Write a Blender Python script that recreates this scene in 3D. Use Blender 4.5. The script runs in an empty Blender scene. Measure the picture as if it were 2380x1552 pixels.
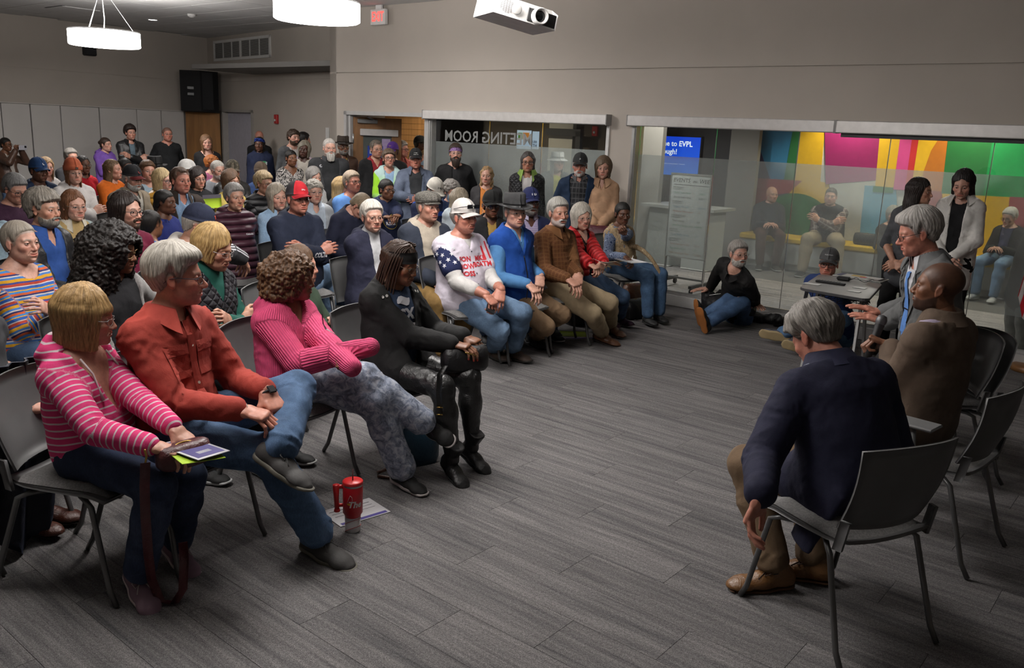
import bpy,math
import numpy as np
from mathutils import Vector,Matrix,noise as mnoise
from mathutils.bvhtree import BVHTree
sc=bpy.context.scene
COL=sc.collection
f32=np.float32
# ---------------------------------------------------------------- camera
FPX,PITCH,ROLL,CAMZ=1980.7,0.2327,0.0437,1.85
cp,sp=math.cos(PITCH),math.sin(PITCH)
FWD=np.array([0,cp,-sp]);UP0=np.array([0,sp,cp]);RT0=np.array([1.0,0,0])
cr,sr=math.cos(ROLL),math.sin(ROLL)
CRT=cr*RT0+sr*UP0
CUP=-sr*RT0+cr*UP0
CAMP=np.array([0,0,CAMZ])
cam_data=bpy.data.cameras.new('camera')
cam_data.sensor_width=36.0
cam_data.lens=FPX/2380*36.0
cam_data.clip_start=0.05
cam=bpy.data.objects.new('camera',cam_data)
COL.objects.link(cam)
M=Matrix.Identity(4)
for i in range(3):
 M[i][0]=CRT[i];M[i][1]=CUP[i];M[i][2]=-FWD[i];M[i][3]=CAMP[i]
cam.matrix_world=M
sc.camera=cam
# ---------------------------------------------------------------- world, exposure
wd=bpy.data.worlds.new('world');sc.world=wd;wd.use_nodes=True
wd.node_tree.nodes['Background'].inputs[0].default_value=(0.9,0.95,1.0,1)
wd.node_tree.nodes['Background'].inputs[1].default_value=0.02
sc.view_settings.view_transform='Standard'
sc.view_settings.look='None'
sc.view_settings.gamma=1.0
sc.view_settings.use_curve_mapping=False
sc.view_settings.exposure=0.0
sc.cycles.max_bounces=4
sc.cycles.diffuse_bounces=3
sc.cycles.glossy_bounces=2
sc.cycles.transparent_max_bounces=8
sc.cycles.use_adaptive_sampling=True
sc.cycles.adaptive_threshold=0.04
sc.cycles.use_denoising=True
sc.cycles.sample_clamp_indirect=4.0
LAMP_W=30.0
SPOT_W=60.0
# ---------------------------------------------------------------- pixel -> world (frame 2380 x 1552)
def ray(x,y):
 return FWD+CRT*((x-1190)/FPX)-CUP*((y-776)/FPX)
def at_z(x,y,z):
 r=ray(x,y);return CAMP+r*((z-CAMZ)/r[2])
def at_d(x,y,d):
 return CAMP+ray(x,y)*d
WA=-0.686
T=np.array([math.cos(WA),math.sin(WA),0.0]);N=np.array([-math.sin(WA),math.cos(WA),0.0])
DR=8.569
def at_w(x,y,off=0.0,d=DR):
 r=ray(x,y);return CAMP+r*((d-off)/(r@N))
def wp(t,n,z):
 return T*t+N*n+np.array([0,0,z])
def wt(p):return float(p@T)
LAMPS_OUT=[(-4.0,3.9,1.2),(-3.3,1.5,.7)]
LOBBY_L=[(-4.35,12.6,190,(1,.85,.6),120),(-2.75,12.6,190,(1,.85,.6),120),(-.9,12.6,190,(1,.9,.7),120),(-5.6,9.05,200,(1,.95,.9),150),(-6.3,10.6,230,(1,.94,.88),155),(-2.6,10.3,300,(1,.94,.88),155),(-12.0,11.0,160,(1,.85,.65),160),(-9.6,10.9,110,(1,.85,.65),150)]  # the whiteboard and plank wall lights are unseen, added to brighten those
# ---------------------------------------------------------------- mesh helpers
def nrm(v):
 v=np.asarray(v,float);return v/(np.linalg.norm(v)+1e-12)
def mesh_np(name,V,Q=None,Tr=None,mats=(),midx=None,smooth=True,attrs=None):
 """numpy verts + quads + tris -> mesh"""
 me=bpy.data.meshes.new(name)
 V=np.ascontiguousarray(V,f32)
 nq=0 if Q is None else len(Q);nt=0 if Tr is None else len(Tr)
 me.vertices.add(len(V));me.vertices.foreach_set('co',V.ravel())
 L=[]
 if nq:L.append(np.asarray(Q,np.int32).ravel())
 if nt:L.append(np.asarray(Tr,np.int32).ravel())
 L=np.concatenate(L)if L else np.zeros(0,np.int32)
 me.loops.add(len(L));me.loops.foreach_set('vertex_index',L)
 st=np.concatenate([np.arange(nq,dtype=np.int32)*4,nq*4+np.arange(nt,dtype=np.int32)*3])
 me.polygons.add(nq+nt);me.polygons.foreach_set('loop_start',st)
 me.polygons.foreach_set('use_smooth',np.full(nq+nt,smooth,bool))
 for m in mats:me.materials.append(m)
 if midx is not None:me.polygons.foreach_set('material_index',np.ascontiguousarray(midx,np.int32))
 if attrs:
  for k,(typ,arr)in attrs.items():
   a=me.attributes.new(k,typ,'POINT')
   a.data.foreach_set('color' if typ=='FLOAT_COLOR' else 'vector',np.ascontiguousarray(arr,f32).ravel())
 me.update(calc_edges=True)
 return me
def link(name,me,parent=None,loc=None):
 o=bpy.data.objects.new(name,me);COL.objects.link(o)
 if parent is not None:o.parent=parent
 if loc is not None:o.location=[float(c)for c in loc]
 return o
def empty(name,loc=(0,0,0),rz=0.0):
 o=bpy.data.objects.new(name,None);COL.objects.link(o)
 o.location=[float(c)for c in loc];o.rotation_euler=(0,0,rz);o.empty_display_size=0.1
 return o
def tag(o,label=None,cat=None,group=None,kind=None):
 if label:o['label']=label
 if cat:o['category']=cat
 if group:o['group']=group
 if kind:o['kind']=kind
 return o
class MB:
 """collects shapes into ONE mesh"""
 def __init__(s):s.v=[];s.f=[];s.n=0;s.sm=[]
 def raw(s,V,F,smooth=False):
  V=np.asarray(V,float).reshape(-1,3)
  s.v.append(V)
  for f in F:s.f.append([i+s.n for i in f]);s.sm.append(smooth)
  s.n+=len(V);return s
 def box(s,lo,hi,X=None,Y=None,Z=None,O=None,bev=0.0):
  lo=np.array(lo,float);hi=np.array(hi,float)
  if bev>0:
   c=(lo+hi)/2;h=(hi-lo)/2;b=min(bev,h.min()*.95)
   pts=[];
   for sx in(-1,1):
    for sy in(-1,1):
     for sz in(-1,1):
      for k in range(3):
       q=h.copy()-b;q[k]=h[k];pts.append(c+q*(sx,sy,sz))
   V=np.array(pts);F=[]
   from itertools import product
   idx={}
   n=0
   for a in product((-1,1),repeat=3):
    for k in range(3):idx[a+(k,)]=n;n+=1
   for a in product((-1,1),repeat=3):
    t=[idx[a+(k,)]for k in range(3)]
    F.append(t if a[0]*a[1]*a[2]>0 else t[::-1])
   for k in range(3):
    i,j=[(1,2),(2,0),(0,1)][k]
    for sg in(-1,1):
     q=[]
     for(p,r)in((-1,-1),(1,-1),(1,1),(-1,1)):
      a=[0,0,0];a[k]=sg;a[i]=p;a[j]=r;q.append(idx[tuple(a)+(k,)])
     F.append(q if sg>0 else q[::-1])
   for k in range(3):
    i,j=[(1,2),(2,0),(0,1)][k]
    for p in(-1,1):
     for r in(-1,1):
      a0=[0,0,0];a0[k]=-1;a0[i]=p;a0[j]=r
      a1=list(a0);a1[k]=1
      q=[idx[tuple(a0)+(i,)],idx[tuple(a0)+(j,)],idx[tuple(a1)+(j,)],idx[tuple(a1)+(i,)]]
      F.append(q[::-1]if p*r>0 else q)
  else:
   V=np.array([[x,y,z]for x in(lo[0],hi[0])for y in(lo[1],hi[1])for z in(lo[2],hi[2])])
   F=[(0,1,3,2),(4,6,7,5),(0,4,5,1),(2,3,7,6),(0,2,6,4),(1,5,7,3)]
  if X is not None:
   Bm=np.stack([X,Y,Z]);V=V@Bm+(O if O is not None else 0)
  elif O is not None:V=V+O
  return s.raw(V,F)
 def tube(s,P,r,n=8,closed=False,cap=True,sx=1.0):
  P=np.asarray(P,float);m=len(P)
  r=np.broadcast_to(np.asarray(r,float),(m,))
  tan=np.zeros_like(P)
  if closed:tan=np.roll(P,-1,0)-np.roll(P,1,0)
  else:
   tan[1:-1]=P[2:]-P[:-2];tan[0]=P[1]-P[0];tan[-1]=P[-1]-P[-2]
  ref=np.array([0,0,1.0])
  if abs(nrm(tan[0])[2])>.9:ref=np.array([1.0,0,0])
  u=nrm(np.cross(tan[0],ref));V=[]
  for i in range(m):
   t=nrm(tan[i]);u=nrm(u-t*(u@t));w=np.cross(t,u)
   a=np.arange(n)*2*math.pi/n
   V.append(P[i]+r[i]*(np.cos(a)[:,None]*u*sx+np.sin(a)[:,None]*w))
  F=[]
  for i in range(m if closed else m-1):
   i2=(i+1)%m
   for k in range(n):
    k2=(k+1)%n;F.append((i*n+k,i*n+k2,i2*n+k2,i2*n+k))
  if cap and not closed:
   F.append(tuple(range(n-1,-1,-1)));F.append(tuple((m-1)*n+k for k in range(n)))
  return s.raw(np.concatenate(V),F,True)
 def lathe(s,prof,n=24,O=(0,0,0),X=None,Y=None,Z=None,cap=True):
  prof=np.asarray(prof,float);m=len(prof)
  a=np.arange(n)*2*math.pi/n
  V=np.concatenate([np.stack([r*np.cos(a),r*np.sin(a),np.full(n,z)],-1)for r,z in prof])
  F=[]
  for i in range(m-1):
   for k in range(n):
    k2=(k+1)%n;F.append((i*n+k,i*n+k2,(i+1)*n+k2,(i+1)*n+k))
  if cap:
   F.append(tuple(range(n-1,-1,-1)));F.append(tuple((m-1)*n+k for k in range(n)))
  if X is not None:V=V@np.stack([X,Y,Z])
  return s.raw(V+np.asarray(O,float),F,True)
 def grid(s,G,thick=0.0,closed_u=False):
  """G[i][j] points -> sheet; thick along normals makes it solid"""
  G=np.asarray(G,float);a,b=G.shape[:2]
  if thick:
   du=np.gradient(G,axis=0);dv=np.gradient(G,axis=1)
   nn=np.cross(du,dv);nn/=np.linalg.norm(nn,axis=-1,keepdims=True)+1e-9
   V=np.concatenate([(G+nn*thick/2).reshape(-1,3),(G-nn*thick/2).reshape(-1,3)])
  else:V=G.reshape(-1,3)
  F=[];o=a*b
  for i in range(a-1):
   for j in range(b-1):
    q=(i*b+j,(i+1)*b+j,(i+1)*b+j+1,i*b+j+1)
    F.append(q)
    if thick:F.append(tuple(o+k for k in q[::-1]))
  if thick:
   ring=[i*b for i in range(a)]+[(a-1)*b+j for j in range(1,b)]+[i*b+b-1 for i in range(a-2,-1,-1)]+[j for j in range(b-2,0,-1)]
   for k in range(len(ring)):
    p,q=ring[k],ring[(k+1)%len(ring)]
    F.append((p,o+p,o+q,q)[::-1])
  return s.raw(V,F,True)
 def mesh(s,name,mat=None,flat=False):
  me=bpy.data.meshes.new(name)
  V=np.concatenate(s.v)
  me.from_pydata([tuple(x)for x in V.tolist()],[],s.f)
  if mat is not None:me.materials.append(mat)
  me.polygons.foreach_set('use_smooth',np.array(s.sm,bool)&(not flat))
  me.update()
  return me
 def build(s,name,mat=None,parent=None,loc=None,flat=False):
  return link(name,s.mesh(name,mat,flat),parent,loc)
# ---------------------------------------------------------------- signed distance modelling
_OFF=[(i,j,k)for i in(0,1)for j in(0,1)for k in(0,1)]
_EDG=[(0,1),(2,3),(4,5),(6,7),(0,2),(1,3),(4,6),(5,7),(0,4),(1,5),(2,6),(3,7)]
def surface_nets(a,ax):
 s=a<0
 nx,ny,nz=a.shape
 cnt=np.zeros((nx-1,ny-1,nz-1),np.int8)
 for i,j,k in _OFF:cnt+=s[i:nx-1+i,j:ny-1+j,k:nz-1+k]
 mix=(cnt>0)&(cnt<8)
 I=np.argwhere(mix)
 idx=np.full(mix.shape,-1,np.int32);idx[mix]=np.arange(len(I),dtype=np.int32)
 g=[a[I[:,0]+o[0],I[:,1]+o[1],I[:,2]+o[2]]for o in _OFF]
 pos=np.zeros((len(I),3),f32);num=np.zeros(len(I),f32)
 for p,q in _EDG:
  m=(g[p]<0)!=(g[q]<0)
  t=np.where(m,g[p]/np.where(m,g[p]-g[q],1),0)
  A=np.array(_OFF[p],f32);B=np.array(_OFF[q],f32)
  pos+=(A+(B-A)*t[:,None])*m[:,None];num+=m
 pos/=num[:,None]
 V=np.empty((len(I),3),f32)
 for d in range(3):
  x=ax[d];V[:,d]=x[I[:,d]]+(x[I[:,d]+1]-x[I[:,d]])*pos[:,d]
 Q=[]
 for d in range(3):
  e,f=(d+1)%3,(d+2)%3
  sl0=[slice(None)]*3;sl1=[slice(None)]*3
  sl0[d]=slice(0,-1);sl1[d]=slice(1,None)
  A=s[tuple(sl0)];B=s[tuple(sl1)]
  K=np.argwhere(A!=B)
  K=K[(K[:,e]>0)&(K[:,f]>0)&(K[:,e]<a.shape[e]-1)&(K[:,f]<a.shape[f]-1)]
  if not len(K):continue
  fl=A[K[:,0],K[:,1],K[:,2]]
  def cell(de,df):
   C=K.copy();C[:,e]-=de;C[:,f]-=df
   return idx[C[:,0],C[:,1],C[:,2]]
  q=np.stack([cell(1,1),cell(0,1),cell(0,0),cell(1,0)],-1)
  q[~fl]=q[~fl][:,::-1]
  Q.append(q)
 return V,np.concatenate(Q)
def smin(a,b,k):
 if k<=0:return np.minimum(a,b)
 h=np.maximum(k-np.abs(a-b),0)/k
 return np.minimum(a,b)-h*h*(k*.25)
def smax(a,b,k):return-smin(-a,-b,k)
def d_cone(X,Y,Z,a,b,ra,rb):
 d=b-a;L2=float(d@d)+1e-9
 px=X-f32(a[0]);py=Y-f32(a[1]);pz=Z-f32(a[2])
 t=np.clip((px*f32(d[0])+py*f32(d[1])+pz*f32(d[2]))/f32(L2),0,1)
 px=px-t*f32(d[0]);py=py-t*f32(d[1]);pz=pz-t*f32(d[2])
 return np.sqrt(px*px+py*py+pz*pz)-(f32(ra)+f32(rb-ra)*t)
def d_ell(X,Y,Z,c,r):
 px=(X-f32(c[0]))/f32(r[0]);py=(Y-f32(c[1]))/f32(r[1]);pz=(Z-f32(c[2]))/f32(r[2])
 return(np.sqrt(px*px+py*py+pz*pz)-1)*f32(min(r))
def d_ecap(X,Y,Z,a,b,s,wa,da,wb,db):
 """tapered capsule of elliptic section: half width w along s, half depth d"""
 ax=b-a;L=float(np.linalg.norm(ax))+1e-9;u=ax/L
 s=nrm(s-u*(s@u));f=np.cross(u,s)
 px=X-f32(a[0]);py=Y-f32(a[1]);pz=Z-f32(a[2])
 w=px*f32(u[0])+py*f32(u[1])+pz*f32(u[2])
 t=np.clip(w/f32(L),0,1)
 W=f32(wa)+f32(wb-wa)*t;D=f32(da)+f32(db-da)*t
 w=w-t*f32(L)
 us=(px*f32(s[0])+py*f32(s[1])+pz*f32(s[2]))/W
 vs=(px*f32(f[0])+py*f32(f[1])+pz*f32(f[2]))/D
 return(np.sqrt(us*us+vs*vs+(w/D)**2)-1)*np.minimum(W,D)
class Field:
 def __init__(s,lo,hi,h):
  s.ax=[np.arange(lo[d]-2.5*h,hi[d]+3.5*h,h).astype(f32)for d in range(3)]
  s.h=h;s.a=np.full([len(x)for x in s.ax],.3,f32)
 def sl(s,lo,hi):
  o=[]
  for d in range(3):
   x=s.ax[d];i=max(0,int((lo[d]-x[0])/s.h));j=min(len(x),int((hi[d]-x[0])/s.h)+2)
   o.append(slice(i,max(j,i+1)))
  return tuple(o)
 def xyz(s,sl):return s.ax[0][sl[0]][:,None,None],s.ax[1][sl[1]][None,:,None],s.ax[2][sl[2]][None,None,:]
 def put(s,fn,lo,hi,k):
  sl=s.sl(lo,hi);s.a[sl]=smin(s.a[sl],fn(*s.xyz(sl)),k)
 def cone(s,a,b,ra,rb,k=.03):
  a=np.asarray(a,float);b=np.asarray(b,float);m=max(ra,rb)+k+2*s.h
  s.put(lambda X,Y,Z:d_cone(X,Y,Z,a,b,ra,rb),np.minimum(a,b)-m,np.maximum(a,b)+m,k)
 def ecap(s,a,b,sd,wa,da,wb,db,k=.03):
  a=np.asarray(a,float);b=np.asarray(b,float);m=max(wa,wb,da,db)+k+2*s.h
  s.put(lambda X,Y,Z:d_ecap(X,Y,Z,a,b,sd,wa,da,wb,db),np.minimum(a,b)-m,np.maximum(a,b)+m,k)
 def cut(s,fn,lo=None,hi=None,k=0.0):
  sl=(slice(None),)*3 if lo is None else s.sl(lo,hi)
  s.a[sl]=smax(s.a[sl],fn(*s.xyz(sl)),k)
 def mesh(s):return surface_nets(s.a,s.ax)
def sfbm(P,sc_,seed,oct=3):
 """cheap smooth noise in [-1,1] from warped sines"""
 r=np.random.RandomState(seed);out=np.zeros(len(P),f32);amp=1.0;tot=0
 for o in range(oct):
  for k in range(3):
   d=r.normal(size=3);d/=np.linalg.norm(d);e=r.normal(size=3);e/=np.linalg.norm(e)
   ph=r.uniform(0,6.28,2)
   out+=(amp*np.sin(P@(d*sc_*6.28)+ph[0]+1.6*np.sin(P@(e*sc_*4.1)+ph[1]))).astype(f32)
   tot+=amp*.75
  amp*=.5;sc_*=2.1
 return out/tot
def vnormals(V,Q):
 n=np.cross(V[Q[:,2]]-V[Q[:,0]],V[Q[:,3]]-V[Q[:,1]])
 N_=np.zeros_like(V)
 for k in range(4):
  for d in range(3):N_[:,d]+=np.bincount(Q[:,k],n[:,d],len(V)).astype(f32)
 return N_/(np.linalg.norm(N_,axis=1,keepdims=True)+1e-12)
# ---------------------------------------------------------------- head (canonical: x right, y face, z up, origin between eyes' height and ears)
def axis(*seg):
 x=[seg[0]]
 for end,st in seg[1:]:
  n=max(1,int(round((end-x[-1])/st)));x+=list(np.linspace(x[-1],end,n+1)[1:])
 return np.array(x,f32)
_HEAD={}
EYE=((-.0315,.0765,.002),(.0315,.0765,.002))
def head_template(lod,fem):
 key=(lod,fem)
 if key in _HEAD:return _HEAD[key]
 m=(1.0,1.75,3.0)[lod]
 ax=[axis(-.10,(-.055,.0055*m),(.055,.0024*m),(.10,.0055*m)),axis(-.13,(.045,.0065*m),(.128,.0026*m)),axis(-.205,(-.118,.007*m),(.035,.0024*m),(.13,.0065*m))]
 X=ax[0][:,None,None];Y=ax[1][None,:,None];Z=ax[2][None,None,:]
 aX=np.abs(X)
 jw=.86 if fem else 1.0
 d=d_ell(X,Y,Z,(0,-.012,.036),(.0745,.094,.081))
 def add(e,k):
  nonlocal d;d=smin(d,e,k)
 add(d_ell(aX,Y,Z,(0,.030,-.028),(.061*jw,.061,.085)),.03)
 add(d_ell(aX,Y,Z,(.038,.012,-.064),(.022*jw,.032,.026)),.03)
 add(d_ell(aX,Y,Z,(0,.044,-.078),(.040*jw,.042,.032)),.025)
 add(d_ell(X,Y,Z,(0,.077,-.097),(.013 if fem else.017,.012,.012)),.02)
 add(d_ell(aX,Y,Z,(.043,.062,-.022),(.02,.018,.017)),.025)
 nr=.044 if fem else.051
 add(d_cone(X,Y,Z,np.array([0,-.022,-.055]),np.array([0,-.040,-.20]),nr,nr+.007),.022)
 add(d_cone(aX,Y,Z,np.array([.0,.0835,.021]),np.array([.042,.070,.019]),.0105,.008),.015)
 d=smax(d,-d_ell(aX,Y,Z,(.0315,.099,.0),(.0185,.018,.0135)),.012)
 ex,ey,ez=EYE[1]
 r=np.sqrt((aX-ex)**2+(Y-ey)**2+(Z-ez)**2)
 op=.0044*np.maximum(0,1-((aX-ex)/.0135)**2)
 lid=smax(r-.0142,op-np.abs(Z-ez+.0014),.0012)
 lid=np.maximum(lid,-(Y-ey+.004))
 add(lid,.0025)
 d=np.maximum(d,np.minimum(0.02,-np.maximum(r-.0128,np.abs(Z-ez+.0014)-op-.0005)))
 add(d_cone(X,Y,Z,np.array([0,.085,.012]),np.array([0,.1075,-.030]),.0068,.0105),.010)
 add(d_ell(aX,Y,Z,(.0,.103,-.033),(.011,.0115,.0095)),.006)
 add(d_ell(aX,Y,Z,(.0125,.0965,-.036),(.0075,.010,.0075)),.005)
 d=smax(d,-d_ell(aX,Y,Z,(.007,.101,-.0425),(.0042,.006,.004)),.003)
 add(d_ell(X,Y,Z,(0,.083,-.063),(.03,.0125,.022)),.015)
 add(d_ell(X,Y,Z,(0,.0915,-.0575),(.0225,.0075,.0062)),.004)
 add(d_ell(X,Y,Z,(0,.0905,-.0690),(.0200,.0080,.0075)),.004)
 d=smax(d,-(np.sqrt((Z+.063-.12*X*X/.03)**2+(np.maximum(aX-.023,0))**2+(np.maximum(.093-Y,0)*.5)**2)-.0014),.003)
 d=smax(d,-d_ell(aX,Y,Z,(0,.096,-.083),(.016,.006,.005)),.008)
 d=smax(d,-(d_cone(aX,Y,Z,np.array([.017,.0965,-.040]),np.array([.030,.086,-.062]),.0016,.0012)),.006)
 ea=d_ell(aX,Y*.97+Z*.25,Z,(.0775,-.010,-.008),(.0085,.018,.0315))
 ea=smax(ea,-d_ell(aX,Y*.97+Z*.25,Z,(.0865,-.007,-.006),(.0065,.0105,.020)),.005)
 add(ea,.006)
 V,Q=surface_nets(d.astype(f32),ax)
 Nn=vnormals(V,Q)
 x,y,z=V[:,0],V[:,1],V[:,2];axx=np.abs(x)
 def g(cx,cy,cz,rx,ry,rz):return np.exp(-(((axx-cx)/rx)**2+((y-cy)/ry)**2+((z-cz)/rz)**2))
 W={}
 lipz=-.063+.12*x*x/.03
 W['lip']=np.clip(1.3-((axx/.0235)**2+((z-lipz)/np.where(z>lipz,.0085,.0115))**2),0,1)*(y>.078)
 W['lip']=np.clip(W['lip']*2.2,0,1)
 bz=.0225+.10*(axx-.018)-2.6*np.maximum(axx-.036,0)**1.3
 W['brow']=np.clip(1.6-(np.abs(z-bz)/.0042)**2,0,1)*np.clip((axx-.012)/.004,0,1)*np.clip((.052-axx)/.008,0,1)*(y>.045)
 W['cheek']=g(.042,.07,-.028,.026,.03,.024)+g(0,.11,-.03,.014,.02,.012)*.9
 W['socket']=g(.0315,.08,-.008,.018,.03,.014)
 rr=np.sqrt((axx-EYE[1][0])**2+(z-EYE[1][2])**2)
 W['lash']=np.clip(1-np.abs(np.sqrt(((axx-.0315)/.0135)**2+((z-.0014)/.0056)**2)-1)/.28,0,1)*(y>.07)*(z>-.002)
 bl=np.interp(y,[-.02,.02,.06,.085,.12],[-.02,-.04,-.058,-.050,-.046])
 W['beard']=np.clip((bl-z)/.008,0,1)*(z>-.125)*(y>-.005)*(1-W['lip'])
 zm=zline(x,y,.068)
 W['scalp']=np.clip((z-zm)/.008,0,1)
 W['ear']=(axx>.074)*1.0*(y<.02)*(y>-.04)*(z<.03)*(z>-.045)
 _HEAD[key]=(V,Q,Nn,W)
 return _HEAD[key]
def zline(x,y,fh):
 """hair line height for canonical x, y"""
 zm=np.interp(y,[-.11,-.06,-.028,-.015,.004,.014,.028,.040,.055,.072,.10],[-.078,-.072,-.035,.012,.012,-.022,-.012,.026,.046,fh-.012,fh])
 return zm+np.where(y>.04,-.35*np.maximum(np.abs(x)-.05,0),0)
def face_shape(V,Nn,p):
 """individual face: small smooth displacements in canonical space"""
 V=V.copy();x,y,z=V.T;axx=np.abs(x)
 def g(cx,cy,cz,r,rz=None):return np.exp(-(((axx-cx)/r)**2+((y-cy)/r)**2+((z-cz)/(rz or r))**2))
 f=p.get('fat',.3);r=np.random.RandomState(p.get('seed',1))
 rn=r.uniform(-1,1,8)
 D=np.zeros_like(V)
 side=np.sign(x)
 w=g(.05,.03,-.055,.042)
 D[:,0]+=side*w*(.012*(f-.3)+.002*rn[0])
 w2=g(0,.06,-.10,.036);D[:,2]-=w2*(.006*(f-.3)-.003*rn[1]);D[:,1]+=w2*(.003*rn[2])
 w3=g(0,.03,-.118,.04);D[:,2]-=w3*.016*max(0,f-.35)
 D[:,1]+=g(0,.108,-.03,.016)*(.0035*rn[3]+p.get('nose',0));D[:,0]+=side*g(.013,.098,-.036,.012)*(.0022*rn[4]+p.get('nosew',0))
 D[:,1]+=g(0,.09,.02,.03,.015)*.002*rn[5]
 D[:,1]+=g(0,.09,-.063,.02)*(.0012*rn[6]+p.get('lips',0))
 if p.get('mouth'):D[:,2]-=g(0,.09,-.075,.022,.012)*p['mouth']
 if p.get('smile'):
  w=g(.022,.088,-.062,.012);D[:,2]+=w*.006*p['smile'];D[:,0]+=side*w*.004*p['smile']
  D[:,1]+=g(.04,.07,-.03,.02)*.003*p['smile']
 age=p.get('age',.4)
 if age>.3:
  k=(age-.3)
  D[:,1]-=g(.028,.088,-.055,.007,.022)*.0035*k
  D+=Nn*(np.sin(z*620+2*np.sin(x*60))*np.clip((z-.035)/.01,0,1)*np.clip((.075-z)/.01,0,1)*(y>.06)*.0006*k)[:,None]
  D[:,2]-=g(.046,.055,-.075,.018)*.006*k;D[:,0]+=side*g(.046,.055,-.08,.018)*.003*k
 V=V+D.astype(f32)
 V[:,0]*=1+.03*rn[7]+.05*(f-.3)
 return V
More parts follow.
